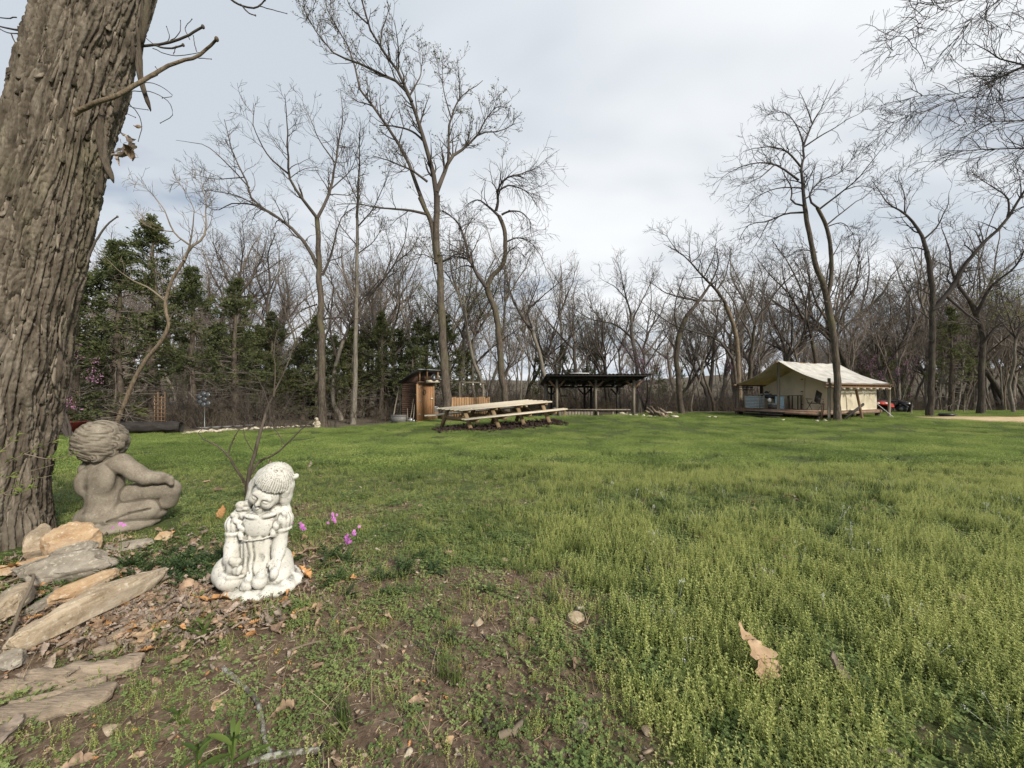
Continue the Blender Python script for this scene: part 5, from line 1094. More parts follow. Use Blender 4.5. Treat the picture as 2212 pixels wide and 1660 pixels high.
    kt = thing('kettle', 'small dark kettle on top of the black cook stove', 'kettle', gp(0, -0.1, 0.89)); part('pot', MB().lathe([(0.001, 0), (0.11, 0), (0.12, 0.06), (0.07, 0.13), (0.001, 0.14)], gp(0, -0.1, 0.89), 12), M['black'], kt, smooth=True); part('spout', MB().tube([gp(0, 0, 0.93), gp(0, 0.1, 1.02)], 0.02, 6), M['black'], kt)
    pl = thing('broom', 'long pole leaning across the stand on the deck, pale mop end at the left', 'broom', gp(-0.7, 0.5, 0.0)); part('handle', MB().tube([gp(-0.75, 0.62, 0.42), gp(-0.6, 1.5, 0.05)], 0.014, 6), M['galv'], pl); part('mop_head', MB().ell(gp(-0.76, 0.55, 0.50), (0.10, 0.10, 0.14)), M['white_panel'], pl, smooth=True)
    cl = thing('cooler', 'small grey cooler on the deck under the stove', 'cooler', gp(-0.45, 0.55, 0)); part('box', MB().beam(gp(-0.45, 0.35, 0.13), gp(-0.45, 0.85, 0.13), 0.3, 0.26), M['grey_plastic'], cl); part('lid', MB().beam(gp(-0.45, 0.34, 0.285), gp(-0.45, 0.86, 0.285), 0.32, 0.04), M['white_panel'], cl)
tent()

# ------------------------------------------------------------------ quad bikes behind the tent, small things at right
def quad_bike(px, d, rz, paint, label):
    x = (px - CX) / FPX * d; z = g(x, d); Rz = rotz(rz); o = np.array([x, d, z])
    t = thing('quad_bike', label, 'quad bike', o); p = lambda a, b, c: o + Rz @ np.array([a, b, c])
    for a, b in ((-0.42, -0.6), (0.42, -0.6), (-0.42, 0.6), (0.42, 0.6)):
        Mx = Rz @ roty(math.pi / 2); w = part('wheel', MB().lathe([(0.12, -0.11), (0.24, -0.11), (0.29, -0.05), (0.29, 0.05), (0.24, 0.11), (0.12, 0.11), (0.12, -0.11)], p(a, b, 0.29), 18, Mx), M['black'], t, smooth=True); part('rim', MB().lathe([(0.001, -0.08), (0.13, -0.10), (0.13, 0.10), (0.001, 0.08)], p(a, b, 0.29), 12, Mx), M['galv'], w)
    part('chassis', MB().box(p(0, 0, 0.42), (0.42, 1.3, 0.24), Rz), M['black'], t)
    hood = [(-0.36, -0.95, 0.56), (0.36, -0.95, 0.56), (0.30, -0.35, 0.60), (-0.30, -0.35, 0.60), (-0.30, -0.88, 0.74), (0.30, -0.88, 0.74), (0.20, -0.30, 0.84), (-0.20, -0.30, 0.84)]
    part('hood', MB().add([p(*q) for q in hood], [[3,2,1,0],[4,5,6,7],[0,1,5,4],[1,2,6,5],[2,3,7,6],[3,0,4,7]]), M[paint], t)
    for a in (-0.44, 0.44):
        for b in (-0.6, 0.6): part('fender', MB().add(*(lambda n: (np.concatenate([[p(a + s * 0.17, b + 0.36 * math.cos(q), 0.30 + 0.36 * math.sin(q)) for q in np.linspace(0.35, 2.8, n)] for s in (-1, 1)] + [[p(a + s * 0.17, b + 0.33 * math.cos(q), 0.30 + 0.33 * math.sin(q)) for q in np.linspace(0.35, 2.8, n)] for s in (-1, 1)]), np.concatenate([[[i, i + 1, n + i + 1, n + i], [3 * n + i, 3 * n + i + 1, 2 * n + i + 1, 2 * n + i]] for i in range(n - 1)])))(7)), M[paint], t)
    part('seat', MB().ell(p(0, 0.30, 0.80), (0.17, 0.52, 0.11), Rz), M['black'], t, smooth=True)
    part('front_rack', MB().beam(p(-0.36, -0.78, 0.80), p(0.36, -0.78, 0.80), 0.03, 0.03).beam(p(-0.36, -0.55, 0.82), p(0.36, -0.55, 0.82), 0.03, 0.03), M['black'], t)
    part('handlebar', MB().tube([p(-0.40, -0.18, 1.02), p(-0.12, -0.26, 0.98), p(0.12, -0.26, 0.98), p(0.40, -0.18, 1.02)], 0.02, 6).tube([p(0, -0.4, 0.8), p(0, -0.26, 0.98)], 0.025, 6), M['black'], t)
    for a in (-0.2, 0.2): part('headlight', MB().ell(p(a, -0.92, 0.67), (0.08, 0.03, 0.045), Rz), M['white_panel'], t, smooth=True)
quad_bike(1893, 26.6, R(-25), 'red_paint', 'red quad bike half hidden by the canvas side of the tent')
quad_bike(1928, 27.2, R(28), 'black', 'black quad bike parked right of the red one behind the tent')
q = on_ground(2045, 899); solo('tyre', MB().lathe([(0.16, 0.02), (0.30, 0.0), (0.37, 0.07), (0.30, 0.16), (0.18, 0.15), (0.14, 0.08), (0.16, 0.02)], q, 20).ell(q + (0.1, 0.05, 0.08), (0.5, 0.3, 0.09)), M['black'], 'dark tyre lying in the grass left of the tan dirt patch', 'tyre', q, smooth=True)
for px, dd, h, lb in ((2007 + 75, 27, 1.3, 'thin grey post standing left of the dirt patch'), (1968, 26, 0.75, 'short leaning post in the grass between the tent and the dark forked tree'), (2116, 29, 0.55, 'low post with a pale cap beyond the dirt patch')):
    x = (px - CX) / FPX * dd; b = np.array([x, dd, g(x, dd)]); solo('post', MB().tube([b - (0, 0, 0.1), b + (0.05, 0, h)], 0.045, 7), M['grey_wood'], lb, 'post', b)

# ------------------------------------------------------------------ left edge of the clearing: log, red trough, trellises, garden stake
def left_edge():
    d = 15.4; x0, x1 = (182 - CX) / FPX * 15.2, (392 - CX) / FPX * 15.9; z = g(-15.5, 15.3) + 0.24
    P = catmull([(x0, 15.2, z), ((x0 + x1) / 2, 15.5, z + 0.03), (x1, 15.9, z)], 14)
    lg = thing('fallen_log', 'big charred black log lying along the left edge of the lawn', 'log', ((x0 + x1) / 2, 15.5, z - 0.24)); a = np.linspace(0, 6.283, 14, endpoint=False)
    lm = MB().tube(catmull(P, 40), 0.225 + 0.03 * perlin(np.arange(40) * 0.3, 2, 7), 26); lm.v[0] = lm.v[0] + 0.05 * np.stack([0 * lm.v[0][:, 0], perlin(lm.v[0][:, 0] * 0.9, lm.v[0][:, 1] * 9, lm.v[0][:, 2] * 9), perlin(lm.v[0][:, 0] * 0.9 + 9, lm.v[0][:, 1] * 9, lm.v[0][:, 2] * 9)], 1); part('trunk', lm, M['black_wood'], lg); part('branch_stub', MB().tube([P[5] + (0, 0, 0.15), P[5] + (0.1, -0.1, 0.36)], [0.06, 0.04], 7), M['black_wood'], lg)
    q = np.array([(150 - CX) / FPX * 15.0, 15.0, 0]); q[2] = g(q[0], q[1]); w = thing('wheelbarrow', 'old dark red wheelbarrow tray tipped beside the big trunk', 'wheelbarrow', q)
    v = [q + np.array([sx * wd, sy * dp, h]) for wd, dp, h in ((0.35, 0.25, 0.15), (0.52, 0.40, 0.52)) for sx, sy in ((-1,-1),(1,-1),(1,1),(-1,1))]
    part('tray', MB().add(v, [[3,2,1,0],[0,1,5,4],[1,2,6,5],[2,3,7,6],[3,0,4,7],[4,5,1,0][::-1]]), M['dull_red'], w); part('handle', MB().beam(q + (-0.3, -0.3, 0.4), q + (0.2, -0.9, 0.02), 0.05, 0.05), M['grey_wood'], w); part('wheel', MB().lathe([(0.10, -0.04), (0.18, -0.04), (0.18, 0.04), (0.10, 0.04), (0.10, -0.04)], q + (0.55, 0.0, 0.18), 14, rotx(math.pi / 2)), M['black'], w)
    b0 = W(155, 944, 14.6); b0[2] = g(b0[0], b0[1]); b1 = W(116, 905, 14.9); b1[2] = b0[2] + 0.66
    solo('leaning_plank', MB().beam(b0, b1, 0.26, 0.05, (0, 1, 0)), M['grey_wood'], 'grey plank leaning on the dark red wheelbarrow', 'plank', b0)
    for px, dd, h, wd, lb in ((155, 16.2, 1.75, 0.52, 'rusty garden trellis behind the red wheelbarrow'), (345, 17.0, 1.75, 0.46, 'rusty garden trellis behind the black log')):
        x = (px - CX) / FPX * dd; b = np.array([x, dd, g(x, dd)]); t = thing('trellis', lb, 'trellis', b)
        for k in range(4): part('upright', MB().beam(b + (-wd / 2 + k * wd / 3, 0, 0), b + (-wd / 2 + k * wd / 3, 0, h * (0.9 + 0.1 * (k % 2))), 0.03, 0.03, (0, 1, 0)), M['brown_wood'], t)
        for k in range(9): part('crossbar', MB().beam(b + (-wd / 2 - 0.03, -0.02, 0.15 + k * 0.17), b + (wd / 2 + 0.03, -0.02, 0.15 + k * 0.17), 0.025, 0.025), M['brown_wood'], t)
    x = (171 - CX) / FPX * 16.0; b = np.array([x, 16.0, g(x, 16.0)]); solo('stake', MB().tube([b, b + (0.02, 0, 2.0)], 0.028, 6), M['grey_wood'], 'tall pale stake beside the left trellis', 'stake', b)
    x = (442 - CX) / FPX * 17; b = np.array([x, 17.0, g(x, 17)]); t = thing('garden_ornament', 'glass plate flower on a thin rod at the left edge of the wood', 'ornament', b); part('rod', MB().tube([b, b + (0, 0, 1.45)], 0.012, 5), M['galv'], t)
    for k in range(7): a = k * 0.9; part('glass_disc', MB().lathe([(0.001, -0.006), (0.115, -0.006), (0.115, 0.006), (0.001, 0.006)], b + ((0.24 * math.cos(a), -0.02 - 0.015 * (k % 2), 1.45 + 0.24 * math.sin(a)) if k else (0, -0.04, 1.45)), 12, rotx(R(75))), M['glass_disc'], t)
    # little cherub statue at the foot of the forked tree
    b = np.array([(694 - CX) / FPX * 19.0, 18.6, 0]); b[2] = g(b[0], b[1]); t = thing('small_statue', 'little grey stone figure at the foot of the tall forked tree', 'statue', b)
    part('figure', MB().ell(b + (0, 0, 0.10), (0.16, 0.13, 0.12)).ell(b + (0.0, 0, 0.27), (0.10, 0.09, 0.14)).ell(b + (-0.02, -0.02, 0.44), (0.09, 0.09, 0.095)).tube([b + (0.09, 0, 0.33), b + (0.17, -0.06, 0.22), b + (0.05, -0.14, 0.16)], 0.035, 7).tube([b + (-0.09, 0, 0.33), b + (-0.16, -0.06, 0.22), b + (-0.04, -0.14, 0.16)], 0.035, 7), M['limestone'], t, smooth=True)
    # dark slab edging behind the stone border
    for i in range(5):
        px = 440 + i * 24; dd = np.interp(px, [398, 690], [16.5, 20.6]); x = (px - CX) / FPX * dd; z = g(x, dd)
        o = solo('edging_slab', MB().beam((x - 0.24, dd, z + 0.16), (x + 0.24, dd, z + 0.18), 0.30, 0.07), M['grey_plastic'], 'dark slab edging the bed behind the pale stone border', 'slab', (x, dd, z), 'dark slabs behind the stone border')
M['glass_disc'] = plain('grey_glass', (0.055, 0.06, 0.065), 0.25, 0.4)
left_edge()
# ------------------------------------------------------------------ the two garden statues (one continuous sculpted surface each)
class SDF:
    def __init__(s, lo, hi, h):
        s.lo = np.asarray(lo, float); s.h = h; s.n = np.ceil((np.asarray(hi) - s.lo) / h).astype(int) + 1
        s.D = np.full(s.n, 0.2, np.float32); s.ax = [s.lo[i] + np.arange(s.n[i]) * h for i in range(3)]
    def sl(s, c0, c1, m=0.035):
        a = np.clip(np.floor((np.minimum(c0, c1) - m - s.lo) / s.h).astype(int), 0, s.n - 1); b = np.clip(np.ceil((np.maximum(c0, c1) + m - s.lo) / s.h).astype(int) + 1, 1, s.n)
        k = tuple(slice(i, j) for i, j in zip(a, b)); X, Y, Z = np.meshgrid(*[s.ax[i][k[i]] for i in range(3)], indexing='ij'); return k, X, Y, Z
    def put(s, k, d, r, op='add'):
        A = s.D[k]
        if op == 'add':
            if r <= 0: A = np.minimum(A, d)
            else: hh = np.clip(r - np.abs(A - d), 0, None) / r; A = np.minimum(A, d) - hh * hh * r * 0.25
        else:
            d = -d; hh = np.clip(r - np.abs(A - d), 0, None) / max(r, 1e-6); A = np.maximum(A, d) + hh * hh * r * 0.25
        s.D[k] = A
    def ell(s, c, r, Mx=None, k=0.012, op='add', disp=None, clip=None):
        c = np.asarray(c, float); r = np.asarray(r, float); R_ = r.max() if Mx is not None else r
        kk, X, Y, Z = s.sl(c - R_, c + R_); P = [X - c[0], Y - c[1], Z - c[2]]
        if Mx is not None: Mx = np.asarray(Mx); P = [Mx[0, i] * P[0] + Mx[1, i] * P[1] + Mx[2, i] * P[2] for i in range(3)]
        k0 = np.sqrt(sum((p / q) ** 2 for p, q in zip(P, r))); k1 = np.sqrt(sum((p / q ** 2) ** 2 for p, q in zip(P, r))) + 1e-9; d = k0 * (k0 - 1) / k1
        if disp is not None: d = d + disp(*P)
        if clip is not None: d = np.maximum(d, clip(*P))
        s.put(kk, d, k, op)
    def cap(s, a, b, ra, rb, k=0.012, op='add', disp=None):
        a, b = np.asarray(a, float), np.asarray(b, float); R_ = max(ra, rb); kk, X, Y, Z = s.sl(np.minimum(a, b) - R_, np.maximum(a, b) + R_)
        ab = b - a; t = np.clip(((X - a[0]) * ab[0] + (Y - a[1]) * ab[1] + (Z - a[2]) * ab[2]) / (ab @ ab), 0, 1)
        d = np.sqrt((X - a[0] - t * ab[0]) ** 2 + (Y - a[1] - t * ab[1]) ** 2 + (Z - a[2] - t * ab[2]) ** 2) - (ra + t * (rb - ra))
        if disp is not None: d = d + disp(X, Y, Z)
        s.put(kk, d, k, op)
    def path(s, pts, r, k=0.01, op='add'):
        rr = np.broadcast_to(r, (len(pts),))
        for i in range(len(pts) - 1): s.cap(pts[i], pts[i + 1], rr[i], rr[i + 1], k, op)
    def mesh(s):
        D = s.D; S = D < 0; c8 = [(i, j, k) for i in (0, 1) for j in (0, 1) for k in (0, 1)]; n = s.n - 1
        view = lambda A, o: A[o[0]:o[0] + n[0], o[1]:o[1] + n[1], o[2]:o[2] + n[2]]
        cnt = sum(view(S, o).astype(np.int8) for o in c8); act = (cnt > 0) & (cnt < 8); I, J, K = np.nonzero(act); idx = np.full(n, -1); idx[act] = np.arange(len(I))
        pos = np.zeros((len(I), 3)); w = np.zeros(len(I))
        for a in c8:
            for ax in range(3):
                if a[ax]: continue
                b = list(a); b[ax] = 1; va = D[I + a[0], J + a[1], K + a[2]]; vb = D[I + b[0], J + b[1], K + b[2]]; m = (va < 0) != (vb < 0)
                t = np.where(m, va / np.where(m, va - vb, 1), 0); p = np.tile(np.array(a, float), (len(I), 1)); p[:, ax] += t; pos += p * m[:, None]; w += m
        v = s.lo + s.h * (np.stack([I, J, K], 1) + pos / w[:, None]); Q = []
        for ax in range(3):
            o1, o2 = (ax + 1) % 3, (ax + 2) % 3; sa = [slice(None)] * 3; sb = [slice(None)] * 3; sa[ax] = slice(0, -1); sb[ax] = slice(1, None)
            e = S[tuple(sa)] != S[tuple(sb)]; E = np.stack(np.nonzero(e), 1); E = E[(E[:, o1] > 0) & (E[:, o2] > 0) & (E[:, o1] < n[o1]) & (E[:, o2] < n[o2])]
            def cell(d1, d2): q = E.copy(); q[:, o1] -= d1; q[:, o2] -= d2; return idx[q[:, 0], q[:, 1], q[:, 2]]
            q = np.stack([cell(1, 1), cell(0, 1), cell(0, 0), cell(1, 0)], 1); f = S[E[:, 0], E[:, 1], E[:, 2]]; q[~f] = q[~f][:, ::-1]; Q.append(q[(q >= 0).all(1)])
        return v, np.concatenate(Q)
def smooth_verts(v, q, it=2, f=0.5):
    e = np.concatenate([q[:, [0, 1]], q[:, [1, 2]], q[:, [2, 3]], q[:, [3, 0]]]); e = np.concatenate([e, e[:, ::-1]]); c = np.bincount(e[:, 0], minlength=len(v))
    for _ in range(it):
        a = np.stack([np.bincount(e[:, 0], v[e[:, 1], i], minlength=len(v)) for i in range(3)], 1) / c[:, None]; v = v + f * (a - v)
    return v

def girl_statue():
    s = 0.00043
    def c(x, y, d): return np.array([(x - 620) * s, d, (1500 - y) * s])
    B = SDF((-0.23, -0.20, -0.03), (0.23, 0.19, 0.60), 0.0034)
    # rocky base
    B.ell((0.035, -0.012, 0.008), (0.195, 0.175, 0.042), k=0, disp=lambda X, Y, Z: 0.006 * perlin(X * 28, Y * 28, Z * 28) + 0.004 * np.sin(Y * 90 + X * 25))
    # kneeling legs and skirt
    pleat = lambda X, Y, Z: 0.0028 * np.sin(X * 190 + 1.6 * np.sin(Z * 26) + 3 * perlin(X * 20, Z * 10, 1)) * np.clip((0.02 - Y) * 40, 0, 1)
    B.ell(c(400, 1350, -0.065), (0.080, 0.070, 0.052), k=0.01); B.ell(c(265, 1330, 0.0), (0.070, 0.095, 0.070), k=0.02); B.ell(c(850, 1385, 0.0), (0.075, 0.09, 0.048), k=0.02); B.ell((0.0, 0.05, 0.08), (0.15, 0.10, 0.085), k=0.02)
    B.cap(c(490, 1290, -0.105), c(490, 1440, -0.11), 0.004, 0.005, 0.006, 'sub'); B.path([c(300, 1265, -0.095), c(420, 1282, -0.125), c(560, 1300, -0.105)], 0.007, 0.006)
    B.ell(c(620, 1120, 0.005), (0.086, 0.068, 0.125), k=0.02, disp=pleat); B.ell(c(640, 1270, -0.03), (0.085, 0.065, 0.05), k=0.02, disp=pleat)
    # bodice
    B.ell(c(640, 850, 0.02), (0.084, 0.062, 0.085), k=0.01); B.cap(c(420, 720, 0.015), c(860, 715, 0.015), 0.035, 0.035, 0.02)
    B.ell(c(640, 820, -0.020), (0.072, 0.036, 0.072), k=0.004, clip=lambda X, Y, Z: -(Z + 0.055))
    B.path([c(470, 950, -0.052), c(560, 958, -0.066), c(640, 952, -0.070), c(720, 948, -0.066), c(800, 935, -0.050)], 0.0036, 0.004)
    for side in (0, 1):                                                        # ruffles
        P = [(395, 690), (430, 760), (475, 820), (480, 900), (470, 940)] if side == 0 else [(905, 700), (880, 760), (835, 820), (815, 890), (800, 930)]
        q = catmull([c(x, y, -0.030 - 0.004 * i) for i, (x, y) in enumerate(P)], 15)
        for i, p in enumerate(q): p = p + (0.006 * math.sin(i * 1.5), -0.005 * math.cos(i * 1.5), 0); B.ell(p, (0.011, 0.010, 0.012), k=0.006)
    # sleeves, cuffs, arms
    puff = lambda cx: (lambda X, Y, Z: 0.0022 * np.sin(np.arctan2(Y, X) * 11))
    for x, y in ((368, 815), (885, 800)):
        B.ell(c(x, y, 0.0), (0.038, 0.042, 0.044), k=0.008, disp=puff(x)); sx = -1 if x < 600 else 1
        ctr = c(x - 2 * sx, y + 90, -0.004); ring = [ctr + (0.033 * math.cos(a), 0.034 * math.sin(a), 0) for a in np.linspace(0, 6.283, 13)]; B.path(ring, 0.0065, 0.004)
    B.path([c(365, 880, -0.004), c(335, 1080, -0.012), c(345, 1170, -0.03), c(430, 1220, -0.085), c(500, 1222, -0.112)], [0.031, 0.035, 0.036, 0.027, 0.018], 0.012)
    for i, (dx, dz) in enumerate(((60, -10), (66, 8), (60, 26), (48, 42))): B.path([c(490, 1215 + i * 11, -0.118), c(520 + dx * 0.4, 1205 + dz * 0.5 + i * 5, -0.128), c(500 + dx, 1190 + dz, -0.122)], [0.0085, 0.008, 0.006], 0.004)
    B.path([c(450, 1190, -0.105), c(480, 1160, -0.118), c(520, 1165, -0.122)], [0.010, 0.008, 0.006], 0.004)
    B.ell(c(490, 1130, -0.112), (0.028, 0.02, 0.018), k=0.005); B.ell(c(455, 1105, -0.115), (0.013, 0.012, 0.012), k=0.004)
    B.path([c(872, 860, -0.004), c(868, 1060, -0.018), c(880, 1140, -0.035), c(905, 1210, -0.075)], [0.030, 0.033, 0.032, 0.022], 0.012)
    for i in range(4): B.path([c(870 + i * 26, 1200, -0.085), c(862 + i * 30, 1235, -0.098), c(868 + i * 30, 1262, -0.100)], [0.0085, 0.008, 0.006], 0.004)
    B.path([c(868, 1180, -0.075), c(835, 1200, -0.088), c(822, 1225, -0.09)], [0.010, 0.008, 0.006], 0.004)
    # two small animals and a ball before her knees
    for x, y, r in ((640, 1365, 0.030), (775, 1340, 0.036)):
        B.ell(c(x, y, -0.128), (r, r * 1.0, r * 0.95), k=0.005); B.ell(c(x + 22, y - 62, -0.137), (r * 0.62, r * 0.6, r * 0.6), k=0.006); B.ell(c(x + 8, y - 108, -0.132), (0.006, 0.006, 0.014), k=0.004); B.ell(c(x + 42, y - 100, -0.130), (0.006, 0.006, 0.013), k=0.004); B.ell(c(x - 40, y + 20, -0.142), (0.012, 0.012, 0.01), k=0.004)
    B.ell(c(918, 1292, -0.108), (0.022, 0.022, 0.028), k=0.004)
    # neck and head, bowed and tilted towards the right
    B.cap(c(650, 690, 0.012), c(690, 590, 0.0), 0.036, 0.034, 0.012)
    H = c(745, 425, -0.002); Mx = roty(R(27)) @ rotx(R(14))        # head axes
    hp = lambda x, y, z: H + Mx @ np.array([x, y, z])
    B.ell(H + Mx @ (0, -0.012, -0.030), (0.064, 0.066, 0.070), Mx, 0.01); B.ell(hp(-0.030, -0.055, -0.048), (0.026, 0.022, 0.026), Mx, 0.012); B.ell(hp(0.030, -0.055, -0.048), (0.026, 0.022, 0.026), Mx, 0.012); B.ell(hp(0, -0.056, -0.088), (0.022, 0.020, 0.017), Mx, 0.014)
    B.ell(hp(0, -0.068, -0.016), (0.045, 0.014, 0.020), Mx, 0.012)                                              # brow
    for sx in (-1, 1):
        B.ell(hp(sx * 0.026, -0.082, -0.030), (0.017, 0.012, 0.010), Mx, 0.008, 'sub'); B.ell(hp(sx * 0.026, -0.069, -0.033), (0.014, 0.011, 0.009), Mx, 0.003); B.path([hp(sx * 0.012, -0.079, -0.037), hp(sx * 0.026, -0.082, -0.040), hp(sx * 0.040, -0.075, -0.036)], 0.0022, 0.003, 'sub')
    B.path([hp(0, -0.076, -0.024), hp(0, -0.086, -0.045), hp(0, -0.089, -0.050)], [0.005, 0.0065, 0.008], 0.008); B.ell(hp(-0.008, -0.081, -0.052), (0.005, 0.005, 0.004), Mx, 0.005); B.ell(hp(0.008, -0.081, -0.052), (0.005, 0.005, 0.004), Mx, 0.005)
    B.ell(hp(0, -0.080, -0.070), (0.015, 0.006, 0.004), Mx, 0.006); B.ell(hp(0, -0.078, -0.078), (0.012, 0.006, 0.004), Mx, 0.006); B.path([hp(-0.016, -0.082, -0.0745), hp(0, -0.087, -0.0742), hp(0.016, -0.082, -0.0745)], 0.0022, 0.002, 'sub')
    strand = lambda X, Y, Z: 0.0030 * np.sin(np.arctan2(X, Y + 0.03) * 34 + 2.6 * perlin(X * 22, Y * 22, Z * 12)) + 0.0010 * np.sin(np.arctan2(X, Y + 0.03) * 83 + Z * 60)
    B.ell(hp(0, 0.008, 0.030), (0.080, 0.085, 0.100), Mx, 0.003, disp=strand, clip=lambda X, Y, Z: np.minimum((-Z - 0.012 + 0.10 * np.abs(X) + 0.0025 * np.sin(X * 260)) * 0.8, (-Y - 0.030)))
    for sx, foot in ((-1, c(505, 600, 0.015)), (1, c(860, 640, 0.03))):
        B.path([hp(sx * 0.058, 0.016, 0.035), hp(sx * 0.070, 0.016, -0.030), foot], [0.034, 0.032, 0.022], 0.012); B.path([hp(sx * 0.074, -0.012, 0.02), hp(sx * 0.078, -0.008, -0.035), foot + (0, -0.012, -0.004)], [0.012, 0.010, 0.008], 0.006)
    B.cap(hp(0, 0.05, -0.02), c(700, 640, 0.07), 0.06, 0.05, 0.02); B.ell(hp(0.074, 0.035, 0.085), (0.012, 0.016, 0.014), Mx, 0.010)
    for x, y, r in ((450, 600, 0.024), (520, 585, 0.021), (440, 640, 0.018), (500, 635, 0.018)): B.ell(c(x, y, -0.012), (r, r * 0.9, r * 0.75), k=0.005)
    B.ell(c(592, 716, -0.040), (0.038, 0.018, 0.012), roty(R(12)), 0.003); B.ell(c(758, 712, -0.040), (0.038, 0.018, 0.012), roty(R(-12)), 0.003)
    v, q = B.mesh(); v = smooth_verts(v, q, 1, 0.4); v[:, 0] *= 0.86 + 0.14 * sstep(0.08, 0.34, v[:, 2]); return v, q
def weathered_white():
    m = Mat('weathered_white_paint', 0.8, 0.25); n = m.noise(62, 6, 0.7); n2 = m.noise(7, 5, 0.65); n3 = m.noise(110, 3, 0.6); 
    c = m.ramp(n2, [(0.35, (0.42, 0.40, 0.345)), (0.6, (0.55, 0.54, 0.50))]); c = m.mix(m.ramp(n2, [(0.58, 0.0), (0.72, 0.45)]), c, (0.46, 0.385, 0.25))
    c = m.mix(m.ramp(n, [(0.62, 0.0), (0.66, 0.85)]), c, (0.16, 0.155, 0.14)); c = m.mix(m.ramp(n3, [(0.56, 0.0), (0.66, 0.6)]), c, (0.22, 0.21, 0.19))
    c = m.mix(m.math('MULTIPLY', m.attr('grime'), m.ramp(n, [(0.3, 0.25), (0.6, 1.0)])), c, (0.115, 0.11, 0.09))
    m.col(c); m.bump(n, 0.25, 0.002); return m.m
def concrete():
    m = Mat('brown_grey_concrete', 0.95, 0.1); n = m.noise(9, 6, 0.7); n2 = m.noise(120, 3, 0.7)
    c = m.ramp(n, [(0.3, (0.115, 0.096, 0.074)), (0.55, (0.205, 0.178, 0.14)), (0.75, (0.275, 0.245, 0.198))]); c = m.mix(m.ramp(n2, [(0.56, 0.0), (0.68, 0.6)]), c, (0.10, 0.085, 0.065)); c = m.mix(m.ramp(n2, [(0.30, 0.45), (0.40, 0.0)]), c, (0.42, 0.38, 0.31))
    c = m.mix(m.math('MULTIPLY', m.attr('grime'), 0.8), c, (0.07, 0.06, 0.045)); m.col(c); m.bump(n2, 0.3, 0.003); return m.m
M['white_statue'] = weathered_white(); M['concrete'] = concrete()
def statue_object(v, q, mat, loc, rz, scale, label, name, seed):
    # grime lodged in carved grooves: deeper than the smoothed surface
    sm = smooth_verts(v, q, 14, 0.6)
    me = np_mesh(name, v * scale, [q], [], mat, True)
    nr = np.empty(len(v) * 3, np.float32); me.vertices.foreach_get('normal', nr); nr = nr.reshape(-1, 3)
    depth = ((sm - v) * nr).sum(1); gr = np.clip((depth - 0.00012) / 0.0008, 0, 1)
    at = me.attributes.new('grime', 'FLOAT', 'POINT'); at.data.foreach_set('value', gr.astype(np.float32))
    o = link(name, me); o.location = [float(a) for a in loc]; o.rotation_euler = (0, 0, rz); o['label'] = label; o['category'] = 'statue'; return o
GIRL = (-1.15, 1.75)
statue_object(*girl_statue(), M['white_statue'], (GIRL[0], GIRL[1], g(*GIRL) + 0.0), R(10), 0.94, 'white painted statue of a kneeling girl in a ruffled dress, head bowed to one side', 'girl_statue', 1)

